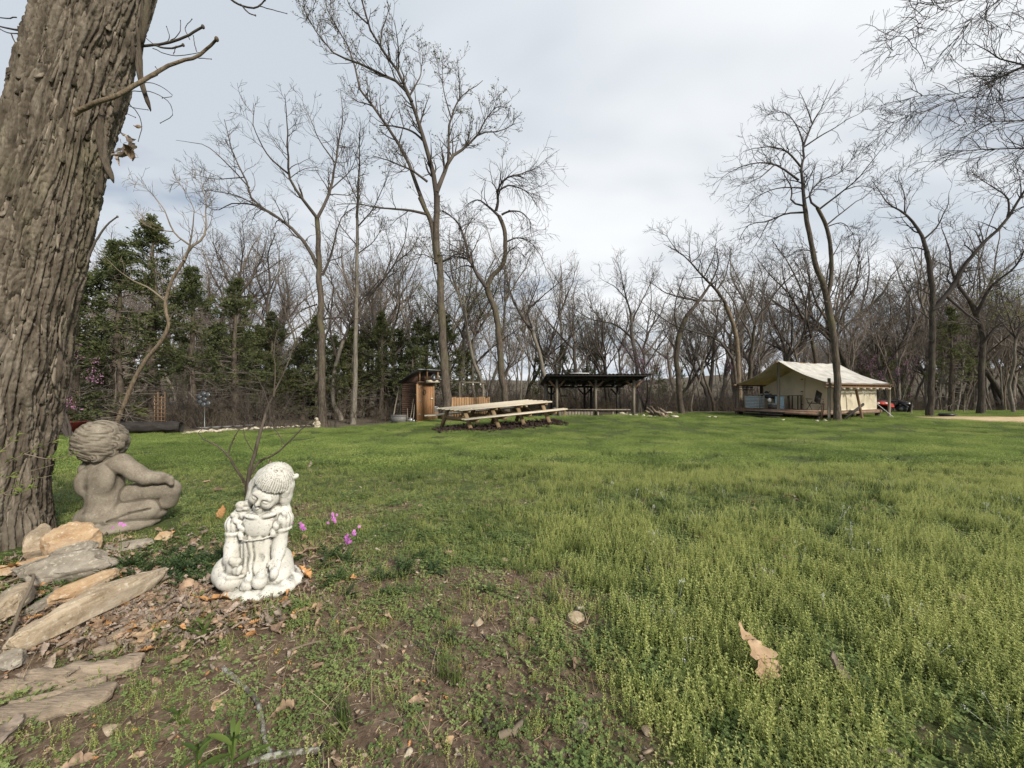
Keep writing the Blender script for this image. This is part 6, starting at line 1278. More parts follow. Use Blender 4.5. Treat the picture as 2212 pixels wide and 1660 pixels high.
def cherub_statue():
    s = 0.00096
    def c(x, y, d): return np.array([(x - 700) * s, d, (1090 - y) * s])
    B = SDF((-0.30, -0.22, -0.06), (0.45, 0.32, 0.70), 0.0044)
    B.ell(c(745, 1085, 0.03), (0.23, 0.19, 0.05), k=0, disp=lambda X, Y, Z: 0.008 * perlin(X * 18, Y * 18, Z * 18))
    B.cap(c(668, 780, 0.0), c(680, 960, 0.0), 0.096, 0.098, 0.03); B.ell(c(680, 1010, 0.0), (0.135, 0.125, 0.085), k=0.03)
    B.cap(c(560, 715, 0.01), c(775, 680, 0.01), 0.055, 0.055, 0.04); B.ell(c(590, 800, -0.055), (0.06, 0.04, 0.08), k=0.03); B.ell(c(735, 775, -0.055), (0.06, 0.04, 0.08), k=0.03)
    B.path([c(634, 700, -0.110), c(640, 820, -0.112), c(645, 960, -0.122)], [0.010, 0.012, 0.008], 0.03, 'sub')
    B.cap(c(600, 1040, -0.04), c(560, 1040, 0.10), 0.075, 0.065, 0.03)
    # right arm reaching out to the side
    B.path([c(785, 680, 0.01), c(870, 750, 0.03), c(930, 785, 0.045), c(1010, 790, 0.06), c(1070, 800, 0.07)], [0.056, 0.050, 0.045, 0.036, 0.028], 0.02)
    for i in range(4): B.path([c(1078, 788 + i * 11, 0.055 + i * 0.004), c(1100, 795 + i * 11, 0.062), c(1096, 812 + i * 9, 0.072)], [0.014, 0.013, 0.011], 0.006)
    B.path([c(1060, 780, 0.05), c(1085, 772, 0.05)], [0.015, 0.011], 0.008)
    # left arm and knee on the far side
    B.path([c(545, 725, 0.01), c(500, 820, 0.06), c(520, 900, 0.15)], [0.055, 0.052, 0.04], 0.02); B.path([c(560, 1000, 0.06), c(495, 880, 0.14)], [0.075, 0.06], 0.02)
    # right leg bent on a carved ledge
    B.path([c(800, 910, 0.07), c(900, 885, 0.10), c(1030, 880, 0.12)], [0.075, 0.072, 0.062], 0.006); B.path([c(1040, 890, 0.12), c(1000, 960, 0.13)], [0.056, 0.06], 0.006)
    B.path([c(760, 1020, 0.02), c(930, 1000, 0.06)], [0.088, 0.070], 0.008); B.ell(c(900, 1030, 0.10), (0.10, 0.08, 0.06), k=0.006); B.path([c(780, 1040, -0.075), c(880, 1000, -0.03), c(985, 985, 0.02)], 0.006, 0.01, 'sub')
    # head bowed to the left, wavy hair
    B.cap(c(650, 720, 0.01), c(630, 640, 0.02), 0.062, 0.062, 0.02); Mx = roty(R(-16)) @ rotx(R(-10))
    hair = lambda X, Y, Z: 0.011 * np.abs(perlin(X * 13 + 2 * Z, Y * 13, Z * 30 + 9 * X)) - 0.004 + 0.0016 * np.sin(Z * 170 + 4.0 * np.sin(X * 16 + 0.6) + 5.0 * perlin(X * 14, Y * 14, Z * 14)) * np.clip(1.2 - np.abs(Z - 0.02) * 2, 0.3, 1) + 0.0012 * np.sin(Z * 290 + X * 160 + 6 * perlin(X * 10, Y * 10, Z * 10))
    B.ell(c(628, 540, 0.01), (0.142, 0.138, 0.135), Mx, 0.01, disp=hair); B.ell(c(560, 620, 0.06), (0.085, 0.09, 0.085), Mx, 0.02); B.ell(c(545, 668, 0.085), (0.045, 0.05, 0.04), Mx, 0.02)
    for x, y, d, r in ((765, 520, 0.02, 0.034), (770, 560, 0.0, 0.030), (745, 600, -0.01, 0.026), (720, 470, 0.0, 0.04), (690, 630, -0.06, 0.03), (560, 590, -0.07, 0.035)): B.ell(c(x, y, d), (r, r, r * 1.1), k=0.008, disp=lambda X, Y, Z: 0.004 * np.sin(np.sqrt(X * X + Z * Z) * 420))
    B.ell(c(755, 585, 0.03), (0.018, 0.022, 0.03), k=0.006)
    v, q = B.mesh(); v = smooth_verts(v, q, 1, 0.4); v[:, 0] *= 0.88; return v, q
CHER = (-2.41, 2.30)
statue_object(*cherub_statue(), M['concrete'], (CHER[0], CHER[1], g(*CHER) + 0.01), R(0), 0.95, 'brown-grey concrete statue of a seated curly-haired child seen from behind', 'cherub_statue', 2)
# ------------------------------------------------------------------ the big shaggy trunk at the left border
def big_tree():
    d = 2.05
    cpx = [(-75, 1230), (-62, 1180), (-40, 1050), (-8, 880), (22, 740), (62, 570), (103, 400), (140, 240), (178, 110), (212, 0), (330, -420), (420, -900)]
    C = np.array([W(x, y, d + 0.00) for x, y in cpx]); rad = np.array([0.285, 0.250, 0.218, 0.205, 0.198, 0.192, 0.181, 0.176, 0.173, 0.170, 0.157, 0.145])
    gz = g(C[0][0], d)
    zz = C[:, 2]; X = lambda z: np.interp(z, zz, C[:, 0]); Rd = lambda z: np.interp(z, zz, rad)
    t = thing('hickory_tree', 'big rough-barked trunk leaning in at the left border', 'tree', (C[0][0], d, gz))
    def shell(z0, z1, nz, na):
        z = np.linspace(z0, z1, nz); a = np.linspace(0, 2 * np.pi, na, endpoint=False); Z, A = np.meshgrid(z, a, indexing='ij'); r0 = Rd(Z)
        sx = np.cos(A) * 0.2; sy = np.sin(A) * 0.2
        wx = 0.07 * perlin(sx * 7, sy * 7, Z * 1.6) + 0.03 * perlin(sx * 20, sy * 20, Z * 5); wz = 0.25 * perlin(sx * 8 + 9, sy * 8, Z * 1.3)
        def st(f, fz, o): return perlin((sx + wx * sy * 1.6) * f + o, (sy - wx * sx * 1.6) * f, (Z + wz) * fz + o)
        f1 = np.abs(st(44, 2.6, 0)); f2 = np.abs(st(95, 6.0, 5)); f3 = np.abs(st(30, 14.0, 15)); fine = perlin(sx * 170, sy * 170, Z * 60); pl = st(14, 1.8, 11)
        plate = np.clip(f1 * 3.2, 0, 1) ** 0.7; small = np.clip(f2 * 3.0, 0, 1) ** 0.7; crack = np.clip(f3 * 7, 0, 1); lift = (perlin(sx * 30, sy * 30, np.floor(Z * 5 + 2 * st(30, 1.0, 3))) > 0.1) * 0.006
        flare = 0.05 * np.clip(1 - (Z - z0) / 0.35, 0, 1) ** 2 * (1 + 0.8 * np.cos(A * 4 + 1)) if z0 < gz else 0
        r = r0 - 0.012 + 0.021 * plate + 0.009 * small * plate + 0.006 * crack + 0.010 * pl + 0.0028 * fine + lift * plate + 0.012 * perlin(A * 1.0, Z * 1.5, 2) + flare
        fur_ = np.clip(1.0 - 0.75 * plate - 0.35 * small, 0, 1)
        v = np.stack([X(Z) + r * np.cos(A) * 1.0, d + r * np.sin(A), Z], -1).reshape(-1, 3); i = np.arange(nz - 1)[:, None] * na; j = np.arange(na)[None]; jj = (j + 1) % na
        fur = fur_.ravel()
        return v, np.stack([i + j, i + jj, i + na + jj, i + na + j], -1).reshape(-1, 4), fur
    v, q, fur = shell(gz - 0.12, 3.25, 640, 320)
    m = Mat('shaggy_bark', 0.95, 0.12); n = m.noise(5, 6, 0.72, (6.0, 6.0, 0.9), 0.5); n2 = m.noise(45, 4, 0.65, (1.4, 1.4, 0.5)); n3 = m.noise(1.1, 4, 0.6, (2.2, 2.2, 0.7))
    c = m.ramp(n, [(0.3, (0.075, 0.061, 0.048)), (0.52, (0.175, 0.152, 0.122)), (0.72, (0.31, 0.28, 0.235))]); c = m.mix(0.45, c, m.ramp(n2, [(0.3, (0.06, 0.048, 0.036)), (0.7, (0.28, 0.24, 0.19))]))
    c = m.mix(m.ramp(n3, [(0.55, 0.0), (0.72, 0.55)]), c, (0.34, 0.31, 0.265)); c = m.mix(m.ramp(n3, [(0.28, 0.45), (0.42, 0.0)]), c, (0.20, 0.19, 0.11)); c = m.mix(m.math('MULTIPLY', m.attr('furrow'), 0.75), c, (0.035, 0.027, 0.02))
    c = m.mix(1.0, c, m.ramp(m.attr('tone'), [(0.0, (0.42, 0.40, 0.38)), (0.5, (0.84, 0.82, 0.80)), (1.0, (1.25, 1.24, 1.22))]), 'MULTIPLY')
    m.col(c); m.bump(n2, 0.8, 0.01); M['shag'] = m.m
    me = np_mesh('trunk', v - np.array(root_loc(t)), [q], [], M['shag'], True); at = me.attributes.new('furrow', 'FLOAT', 'POINT'); at.data.foreach_set('value', fur.astype(np.float32)); at = me.attributes.new('tone', 'FLOAT', 'POINT'); at.data.foreach_set('value', np.clip(0.42 + 0.45 * perlin(v[:, 0] * 28, v[:, 1] * 28, v[:, 2] * 7), 0, 1).astype(np.float32)); link('trunk', me, t)
    # loose plates of bark standing proud of the trunk
    rr = np.random.default_rng(15); n = 4200; a = rr.uniform(0, 2 * np.pi, n); z = rr.uniform(gz + 0.05, 3.2, n); Lp = rr.uniform(0.06, 0.20, n); wp = rr.uniform(0.005, 0.0125, n); lift = rr.uniform(0.0, 0.0042, n) + 0.012 * (rr.random(n) > 0.965); lean = rr.normal(size=n) * 0.09 - 0.02
    us = np.linspace(-1, 1, 3); vs_ = np.linspace(0, 1, 5); U, Vv = np.meshgrid(us, vs_, indexing='ij'); U = U.ravel(); Vv = Vv.ravel()
    wid = wp[:, None] * (0.55 + 0.45 * np.sin(np.pi * (0.15 + 0.75 * Vv))[None]) * (1 + 0.35 * rr.normal(size=(n, 15))); zz2 = z[:, None] - Lp[:, None] * (Vv[None] - 0.5); off = (U[None] * wid + lean[:, None] * Lp[:, None] * (Vv[None] - 0.5)) / Rd(zz2); aa = a[:, None] + off
    rad2 = Rd(zz2) + 0.0065 + lift[:, None] * (1.6 * Vv[None] ** 2 + 0.5 * (1 - Vv[None]) ** 3) - 0.004 * np.abs(U)[None] + 0.0015 * rr.normal(size=(n, 15)) + 0.012 * perlin(aa * 1.0, zz2 * 1.5, 2)
    def ring(q): return np.stack([X(zz2) + q * np.cos(aa), d + q * np.sin(aa), zz2], -1)
    V2 = np.concatenate([ring(rad2), ring(rad2 - 0.006)], 1); f = []
    for i in range(2):
        for j in range(4): k0 = i * 5 + j; f += [[k0, k0 + 5, k0 + 6, k0 + 1], [15 + k0 + 1, 15 + k0 + 6, 15 + k0 + 5, 15 + k0]]
    rim = [0, 1, 2, 3, 4, 9, 14, 13, 12, 11, 10, 5]
    for i in range(12): p_, q_ = rim[i], rim[(i + 1) % 12]; f.append([p_, q_, q_ + 15, p_ + 15])
    o = part('bark_plates', MB().add(V2.reshape(-1, 3), (np.arange(n)[:, None, None] * 30 + np.array(f)[None]).reshape(-1, 4)), M['shag'], t); o['kind'] = 'stuff'; at = o.data.attributes.new('tone', 'FLOAT', 'POINT'); at.data.foreach_set('value', np.repeat(np.clip(0.5 + 0.30 * rr.normal(size=n), 0, 1), 30).astype(np.float32))
    # upper stem and crown above the frame
    r = np.random.default_rng(6); zt = np.linspace(3.15, 5.6, 10); up = MB(); P = np.stack([X(zt), np.full(10, d), zt], 1); up.tube(P, np.linspace(0.19, 0.14, 10), 16); part('upper_trunk', up, M['bark'], t, smooth=True)
    limbs = []
    for k in range(5):
        p = P[-1 - k % 3].copy(); dd = np.array([math.cos(k * 1.3), math.sin(k * 1.3), 0.9]); L_ = [p]
        for j in range(6): dd = dd / np.linalg.norm(dd) + r.normal(size=3) * 0.15; p = p + dd * 0.55; L_.append(p)
        limbs.append((np.array(L_), np.linspace(0.08, 0.02, 7)))
    Pl, Rl = resample(limbs, 10); cr = MB(); cr.add(*tubes(Pl, Rl, 8)); P1, R1 = spawn(r, Pl, Rl, 1.6, 1.2, 6); cr.add(*tubes(P1, R1, 5)); P2, R2 = spawn(r, P1, R1, 2.5, 0.6, 5); cr.add(*tubes(P2, R2, 4)); part('crown', cr, M['bark_dark'], t, smooth=True)
    # low side twigs seen against the sky
    def twig(pts, r0, r1, nm='twig', mat='twig'):
        q = np.array([W(x, y, d + o) for x, y, o in pts]); n = max(8, 3 * len(pts)); c = catmull(q, n); c += np.stack([perlin(np.arange(n) * 0.7, 3, len(pts)), perlin(np.arange(n) * 0.7, 9, 1), perlin(np.arange(n) * 0.7, 5, 2)], 1) * 0.004
        part(nm, MB().tube(c, np.linspace(r0, r1, n), 7).ell(c[-1], np.array([1, 1, 1.3]) * r1 * 1.7, None, 7, 5), M[mat], t, smooth=True)
    twig([(158, 248, -0.19), (200, 225, -0.20), (250, 208, -0.18), (300, 180, -0.16), (370, 140, -0.12), (430, 120, -0.1), (468, 85, -0.1)], 0.0115, 0.006, mat='bark_warm')
    twig([(285, 100, -0.1), (330, 98, -0.1), (380, 88, -0.1), (415, 72, -0.1), (438, 58, -0.1)], 0.006, 0.005); twig([(330, 98, -0.1), (365, 105, -0.1), (396, 98, -0.1)], 0.004, 0.004)
    for a in ([(300, 70, 0), (330, 95, 0)], [(410, 86, 0), (400, 60, 0), (415, 42, 0)], [(365, 92, 0), (388, 70, 0), (390, 45, 0)], [(352, 96, 0), (365, 85, 0), (360, 58, 0)], [(330, 105, 0), (370, 120, 0), (410, 118, 0), (440, 112, 0)], [(375, 118, 0), (380, 100, 0)], [(300, 180, -.1), (340, 150, 0), (336, 145, 0)],
              [(420, 125, -.1), (456, 128, -.1)], [(425, 112, -.1), (420, 95, -.1), (418, 78, -.1)], [(290, 186, -.1), (330, 180, 0), (360, 195, 0), (373, 208, 0), (350, 212, 0)], [(280, 198, -.1), (330, 200, 0), (370, 230, 0), (372, 250, 0), (346, 266, 0)], [(250, 215, -.1), (285, 232, 0), (320, 238, 0)], [(250, 235, -.1), (292, 254, 0)],
              [(270, 215, -.1), (300, 250, 0), (306, 280, 0), (298, 305, 0)]): twig(a, 0.0022, 0.0015)
    for a in ([(85, 62, 0.1), (50, 66, 0.1), (10, 60, 0.1), (-30, 50, 0.1)], [(62, 85, 0.1), (64, 68, 0.1)], [(60, 70, 0.1), (20, 72, 0.1), (-10, 58, 0.1)], [(82, 62, 0.1), (70, 35, 0.1), (68, 28, 0.1)], [(25, 75, 0.1), (38, 110, 0.1), (36, 150, 0.1)], [(36, 38, 0.1), (10, 40, 0.1), (-20, 32, 0.1)], [(-10, 330, 0), (3, 290, 0), (8, 235, 0)]): twig(a, 0.007 if a[0][0] in (85, 62, -10) else 0.003, 0.0025, mat='twig_dark')
    twig([(190, 560, -0.05), (205, 525, -0.05), (228, 490, -0.05), (253, 468, -0.05)], 0.006, 0.003); twig([(470, -60, 0.5), (490, -10, 0.5), (520, 12, 0.5), (560, 14, 0.5), (572, 0, 0.5)], 0.009, 0.004, mat='twig_dark'); twig([(520, 10, 0.5), (540, 30, 0.5), (552, 34, 0.5)], 0.005, 0.003, mat='twig_dark'); twig([(560, 14, 0.5), (590, 22, 0.5), (620, 30, 0.5)], 0.003, 0.002, mat='twig_dark')
    # shaggy bark strips peeling off the right side
    def strip(pts, w, nm='bark_strip'):
        q = catmull(np.array([W(x, y, d - 0.1 + o) for x, y, o in pts]), 14); k = np.linspace(0, 1, 14); ww = w * np.sin(np.pi * (0.18 + 0.82 * (1 - k) * 0.75))[:, None] * np.array([[0.6, 0.8, 0.0]]); ww[-1] *= 0.15; th = np.array([0.007, -0.006, 0])
        ww = ww * (1 + 0.35 * perlin(k * 9, pts[0][1] * 0.1, 3))[:, None]
        v = np.stack([q - ww + th, q + ww + th, q + ww - th, q - ww - th], 1).reshape(-1, 3); i = np.arange(13)[:, None] * 4; j = np.arange(4)[None]; jj = (j + 1) % 4
        part(nm, MB().add(v, np.concatenate([np.stack([i + j, i + jj, i + 4 + jj, i + 4 + j], -1).reshape(-1, 4), [[3, 2, 1, 0], [52, 53, 54, 55]]])), M['shag'], t, smooth=False)
    strip([(312, -20, 0), (308, 40, 0), (304, 90, 0), (300, 150, 0), (312, 200, 0), (326, 240, 0)], 0.012); strip([(312, -40, -.02), (318, 20, -.02), (312, 60, -.02), (306, 95, -.02)], 0.012); strip([(296, 60, 0), (302, 110, 0), (306, 170, 0), (316, 210, 0)], 0.008)
    strip([(218, 250, -.05), (216, 290, -.05), (222, 330, -.05), (228, 352, -.05), (236, 372, -.05), (246, 395, -.05)], 0.016); strip([(228, 300, -.05), (226, 330, -.05), (231, 365, -.05)], 0.01); strip([(286, 80, 0), (288, 110, 0), (284, 140, 0)], 0.008); strip([(205, 430, 0), (214, 405, 0), (223, 378, 0)], 0.012); strip([(258, 190, -.02), (256, 215, -.02), (248, 255, -.02)], 0.010)
    strip([(165, 610, 0), (150, 650, -.02), (146, 690, -.02)], 0.010); strip([(130, 760, 0), (128, 800, -.02), (123, 830, -.02)], 0.010); strip([(225, 360, -.02), (220, 380, -.02), (216, 420, -.02)], 0.008)
    # a few curled dead leaves held by a side twig
    lr = np.random.default_rng(12)
    for i, (x, y, sz) in enumerate(((275, 308, 0.10), (272, 328, 0.095), (256, 318, 0.07), (262, 346, 0.075), (296, 272, 0.035), (266, 340, 0.085))):
        o = link('dry_leaf', DRY[(2, 0, 5)[i % 3]]); p = W(x, y, d); o.location = p; o.rotation_euler = lr.uniform(0, 6, 3); o.scale = (sz / 0.1,) * 3; o['label'] = 'curled dead leaf hanging from a twig of the big trunk'; o['category'] = 'leaf'; o['group'] = 'dead leaves caught on the big trunk'
    return t
# dry leaves: lobed, curled
def dry_leaf_mesh(seed, lobed, curl, mat):
    r = np.random.default_rng(seed); n = 38 if lobed else 15; u = np.linspace(0, 1, n)
    w = 0.32 * np.sin(np.pi * u ** 0.8) ** 0.8 + 0.01
    if lobed: w = w * (0.70 + 0.34 * np.sin(u * 24 + r.uniform(0, 2)) * np.sin(np.pi * u) ** 0.5 + 0.10 * np.sin(u * 61))
    w = np.clip(w * r.uniform(0.85, 1.15, n), 0.01, 1); rows = []
    for s, k in ((-1.0, 0), (-0.5, 1), (0, 2), (0.5, 3), (1.0, 4)):
        x = s * w * 0.1; y = (u - 0.5) * 0.1 + abs(s) * 0.006 * np.sin(u * 21); a = curl * s
        rows.append(np.stack([np.sin(s * curl) / max(curl, 0.1) * w * 0.1, y, (1 - np.cos(s * curl)) * w * 0.1 / max(curl, 0.1) + (0.010 * np.sin(u * 3.1) * curl + 0.010 * np.sin(u * 6.3 + seed) ) + 0.0022 * r.normal(size=n)], 1))
    v = np.stack(rows, 1).reshape(-1, 3); i = np.arange(n - 1)[:, None] * 5; j = np.arange(4)[None]
    mb = MB().add(v, np.stack([i + j, i + j + 1, i + 6 + j, i + 5 + j], -1).reshape(-1, 4)); mb.tube([(0, -0.05, 0.0), (0.002, -0.062, 0.002), (0.0, -0.075, 0.006)], 0.0012, 4); return mb.mesh('dry_leaf', mat, smooth=True)
def dry_mat(name, a, b):
    m = Mat(name, 0.75, 0.25); n = m.noise(40, 4, 0.6); c = m.ramp(n, [(0.3, a), (0.7, b)]); o = m.ramp(m.rnd(), [(0.0, 0.6), (1.0, 1.25)]); c = m.mix(1.0, c, o, 'MULTIPLY'); m.col(c); m.translucent(0.08); return m.m
M['leaf_brown'] = dry_mat('dead_leaf_brown', (0.15, 0.10, 0.068), (0.35, 0.25, 0.17)); M['leaf_tan'] = dry_mat('dead_leaf_tan', (0.22, 0.145, 0.085), (0.42, 0.30, 0.19)); M['leaf_orange'] = dry_mat('dead_leaf_orange', (0.30, 0.145, 0.055), (0.52, 0.29, 0.125)); M['leaf_grey'] = dry_mat('dead_leaf_grey', (0.15, 0.115, 0.09), (0.33, 0.27, 0.22))
DRY = [dry_leaf_mesh(21, False, 1.1, M['leaf_brown']), dry_leaf_mesh(22, True, 0.9, M['leaf_brown']), dry_leaf_mesh(23, True, 1.5, M['leaf_grey']), dry_leaf_mesh(24, True, 0.6, M['leaf_tan']), dry_leaf_mesh(25, False, 0.9, M['leaf_orange']), dry_leaf_mesh(26, False, 1.3, M['leaf_grey']), dry_leaf_mesh(27, True, 1.4, M['leaf_orange'])]
big_tree()
def leaf_faces(c, a, nrm, ln, wd, fold=0.25):
    """diamond leaves (two triangles folded along the midrib) at c pointing along a"""
    a = a / (np.linalg.norm(a, axis=1, keepdims=True) + 1e-9); b = np.cross(nrm, a); b /= np.linalg.norm(b, axis=1, keepdims=True) + 1e-9; up = np.cross(a, b)
    ln = np.asarray(ln)[:, None]; wd = np.asarray(wd)[:, None]
    v = np.stack([c, c + a * ln * 0.5 + b * wd * 0.5 + up * wd * fold, c + a * ln - up * ln * 0.1, c + a * ln * 0.5 - b * wd * 0.5 + up * wd * fold], 1).reshape(-1, 3)
    i = np.arange(len(c))[:, None] * 4
    return v, np.concatenate([i + [[0, 2, 1]], i + [[0, 3, 2]]])
DG = [(0.15, (0.035, 0.06, 0.018)), (0.5, (0.075, 0.112, 0.03)), (0.85, (0.14, 0.175, 0.05))]
# ------------------------------------------------------------------ foreground: stones, bark, sticks, sapling, flowers, leaves
def stone_mat(name, a, b, c_, speck=(0.6, 0.55, 0.45)):
    m = Mat(name, 0.95, 0.15); m.space = 'Generated'; m.space = 'Object'; n = m.noise(9, 6, 0.7, (1, 1, 2.5)); n2 = m.noise(55, 4, 0.7); n3 = m.noise(4, 4, 0.6)
    c = m.ramp(n, [(0.3, a), (0.5, b), (0.72, c_)]); c = m.mix(m.ramp(n2, [(0.55, 0.0), (0.7, 0.55)]), c, speck); c = m.mix(m.ramp(n2, [(0.28, 0.6), (0.40, 0.0)]), c, tuple(x * 0.45 for x in a)); c = m.mix(m.ramp(n3, [(0.5, 0.0), (0.7, 0.5)]), c, (0.26, 0.235, 0.20)); m.col(c); m.bump(n2, 0.6, 0.006); return m.m
M['st_tan'] = stone_mat('tan_sandstone', (0.18, 0.135, 0.09), (0.315, 0.25, 0.175), (0.43, 0.36, 0.265)); M['st_orange'] = stone_mat('orange_sandstone', (0.23, 0.14, 0.075), (0.36, 0.25, 0.15), (0.45, 0.35, 0.235)); M['st_grey'] = stone_mat('grey_lichened_stone', (0.10, 0.085, 0.065), (0.20, 0.175, 0.14), (0.32, 0.285, 0.235))
M['old_wood'] = wood('rotting_grey_wood', (0.11, 0.085, 0.06), (0.34, 0.27, 0.20), 0.95, (0.25, 3, 3), 14, 0.1, 0.6)
def rock(p0, p1, wd, th, mat, label, seed, dz=0.0, tilt=0.0, name='rock', cuts=9, boxy=False):
    """a slab lying from pixel p0 to pixel p1"""
    a, b = on_ground(*p0), on_ground(*p1); v = b - a; Ln = np.linalg.norm(v); c = (a + b) / 2
    me = rock_mesh(seed, (Ln * 1.06, wd, th * 1.25), cuts, 5, 0.085, None, boxy); me.materials.append(M[mat]); me.polygons.foreach_set('use_smooth', np.ones(len(me.polygons), bool))
    try: me.set_sharp_from_angle(angle=R(32))
    except Exception: pass
    o = link(name, me); o.location = (c[0], c[1], c[2] + th * 0.40 + dz); d = v / Ln; X = Vector(d); Z = Vector((0, -math.sin(tilt), math.cos(tilt))); Y = Z.cross(X).normalized(); Z = X.cross(Y).normalized()
    o.rotation_euler = Matrix((X, Y, Z)).transposed().to_euler(); o['label'] = label; o['category'] = 'rock'; return o
rock((30, 1425), (345, 1265), 0.115, 0.105, 'st_tan', 'longest stone slab, lying slantwise in front of the pile', 31, 0.01, 0.35, boxy=True)
rock((112, 1325), (255, 1262), 0.07, 0.05, 'st_orange', 'slim orange-tan slab resting just behind the longest slab', 32, 0.03, 0.4, boxy=True)
rock((132, 1352), (204, 1312), 0.055, 0.045, 'st_orange', 'small pale orange stone wedged against the longest slab', 33, 0.02, 0.3, boxy=True)
rock((96, 1215), (214, 1205), 0.17, 0.17, 'st_orange', 'pointed orange-tan boulder at the back of the pile beside the seated statue', 34, 0.01, 0.1, cuts=7)
rock((38, 1240), (110, 1200), 0.11, 0.16, 'st_tan', 'leaning tan slab between the big trunk and the pointed boulder', 35, 0.02, 0.5)
rock((-10, 1278), (248, 1238), 0.14, 0.11, 'st_grey', 'long dark grey slab across the middle of the pile', 36, 0.02, 0.2)
rock((110, 1240), (210, 1215), 0.09, 0.06, 'st_grey', 'flat dark grey stone on top of the long grey slab', 37, 0.06, 0.1)
rock((-15, 1370), (66, 1292), 0.085, 0.06, 'st_tan', 'tan slab cut by the left border of the photo', 38, 0.03, 0.3, boxy=True)
rock((20, 1402), (122, 1345), 0.07, 0.035, 'st_tan', 'thin flat tan stone left of the longest slab', 39, 0.01, 0.3, boxy=True)
rock((-20, 1452), (62, 1438), 0.09, 0.05, 'st_grey', 'flat grey stone at the left border below the slabs', 40, 0.0, 0.1)
rock((40, 1250), (118, 1232), 0.05, 0.025, 'st_orange', 'thin orange flake of stone below the leaning tan slab', 41, 0.05, 0.2)
rock((225, 1195), (330, 1178), 0.10, 0.05, 'st_grey', 'flat stone at the foot of the seated statue', 42, 0.0, 0.1)
rock((330, 1172), (372, 1165), 0.07, 0.05, 'st_orange', 'small reddish stone right of the seated statue', 43, 0.0, 0.1)
rock((60, 1345), (150, 1292), 0.055, 0.04, 'st_grey', 'narrow grey slab between the left border slab and the orange-tan slab', 45, 0.015, 0.2, boxy=True)
rock((0, 1330), (60, 1300), 0.05, 0.05, 'st_grey', 'small grey block at the left border above the tan slab', 46, 0.04, 0.3)
rock((160, 1300), (250, 1285), 0.06, 0.035, 'st_grey', 'thin grey flake lying between the long grey slab and the longest slab', 47, 0.01, 0.2)
rock((10, 1418), (80, 1395), 0.06, 0.04, 'st_tan', 'broken tan block at the lower end of the longest slab', 48, 0.0, 0.3, boxy=True)
rock((215, 1250), (300, 1232), 0.05, 0.035, 'st_grey', 'dark stone splinter at the right end of the long grey slab', 49, 0.0, 0.2)
rock((-5, 1255), (45, 1240), 0.08, 0.04, 'st_orange', 'rusty flat stone against the big trunk at the left border', 50, 0.02, 0.2)
rock((75, 1185), (112, 1180), 0.06, 0.05, 'st_grey', 'small pale stone behind the pointed boulder', 44, 0.03)
for i, (x, y, wpx, mat, lb) in enumerate(((239, 1579, 40, 'st_tan', 'tan stone half sunk in the soil at the lower left'), (472, 1526, 30, 'st_orange', 'small orange stone left of the lichened stick'), (1255, 1318, 22, 'limestone', 'small white stone above the tan stone, right of centre'), (1242, 1345, 46, 'st_tan', 'flat tan stone in the bare patch right of centre'),
        (1033, 1348, 30, 'st_tan', 'half buried stone in the weeds left of centre'), (1255, 1578, 42, 'st_grey', 'brown stone near the bottom edge right of centre'), (1396, 1582, 30, 'st_tan', 'tan stone in green clover near the bottom edge'), (967, 1603, 30, 'st_orange', 'reddish stone in bare soil near the bottom edge'), (883, 1630, 22, 'limestone', 'pale grey stone at the bottom edge left of the reddish one'),
        (1120, 1340, 16, 'limestone', 'tiny white stone between two weed clumps'), (905, 1215, 20, 'st_tan', 'small tan stone at the far edge of the bed, right of the pink flowers'), (1090, 1212, 20, 'st_tan', 'tan stone in the grass edge above the bare middle patch'), (815, 1190, 16, 'limestone', 'white pebble right of the pink flowers'), (950, 1290, 14, 'limestone', 'white pebble in the bare soil at centre left'), (1650, 1240, 38, 'st_grey', 'grey weathered chunk in the weeds at right'), (2085, 1310, 60, 'st_tan', 'tan clod of dry grass roots at far right'))):
    p = on_ground(x, y); s = wpx / FPX * p[1]; me = rock_mesh(60 + i, (s, s * 0.8, s * 0.6), 8, 3, 0.06); me.materials.append(M[mat]); o = link('stone', me); o.location = (p[0], p[1], p[2] + s * 0.14); o.rotation_euler = (0.1, 0.1, i * 1.3); o['label'] = lb; o['category'] = 'stone'
def plank(p0, p1, wd, th, label, seed, name='bark_slab', mat='old_wood'):
    a, b = on_ground(*p0), on_ground(*p1); r = np.random.default_rng(seed); n = 26; k = np.linspace(0, 1, n)[:, None]; c = a + (b - a) * k; v = (b - a) / np.linalg.norm(b - a); sd = np.array([v[1], -v[0], 0])
    c[:, 2] = G(c[:, 0], c[:, 1]) + 0.012; V = []
    for s in np.linspace(-1, 1, 9): w = wd / 2 * (1 + 0.25 * perlin(k[:, 0] * 5, s, seed)) * np.minimum(1, 8 * np.minimum(k[:, 0], 1 - k[:, 0]) + 0.35); V.append(c + sd * (s * w)[:, None] + np.array([0, 0, 1.0]) * (th * (1 - s * s) + 0.5 * th * perlin(k[:, 0] * 4, s * 6, seed + 2))[:, None])
    V = np.stack(V, 1); lo = V.copy(); lo[..., 2] -= 0.018; i = np.arange(n - 1)[:, None] * 9; j = np.arange(8)[None]; q = np.stack([i + j, i + j + 1, i + 10 + j, i + 9 + j], -1).reshape(-1, 4); m = n * 9
    rim = np.concatenate([np.arange(9), np.arange(1, n) * 9 + 8, (n - 1) * 9 + np.arange(7, -1, -1), np.arange(n - 2, 0, -1) * 9]); rn = np.roll(rim, -1)
    loc = a.copy(); return solo(name, MB().add(np.concatenate([V.reshape(-1, 3), lo.reshape(-1, 3)]), np.concatenate([q, q[:, ::-1] + m, np.stack([rn, rim, rim + m, rn + m], 1)])), M[mat], label, 'wood', loc, smooth=False)
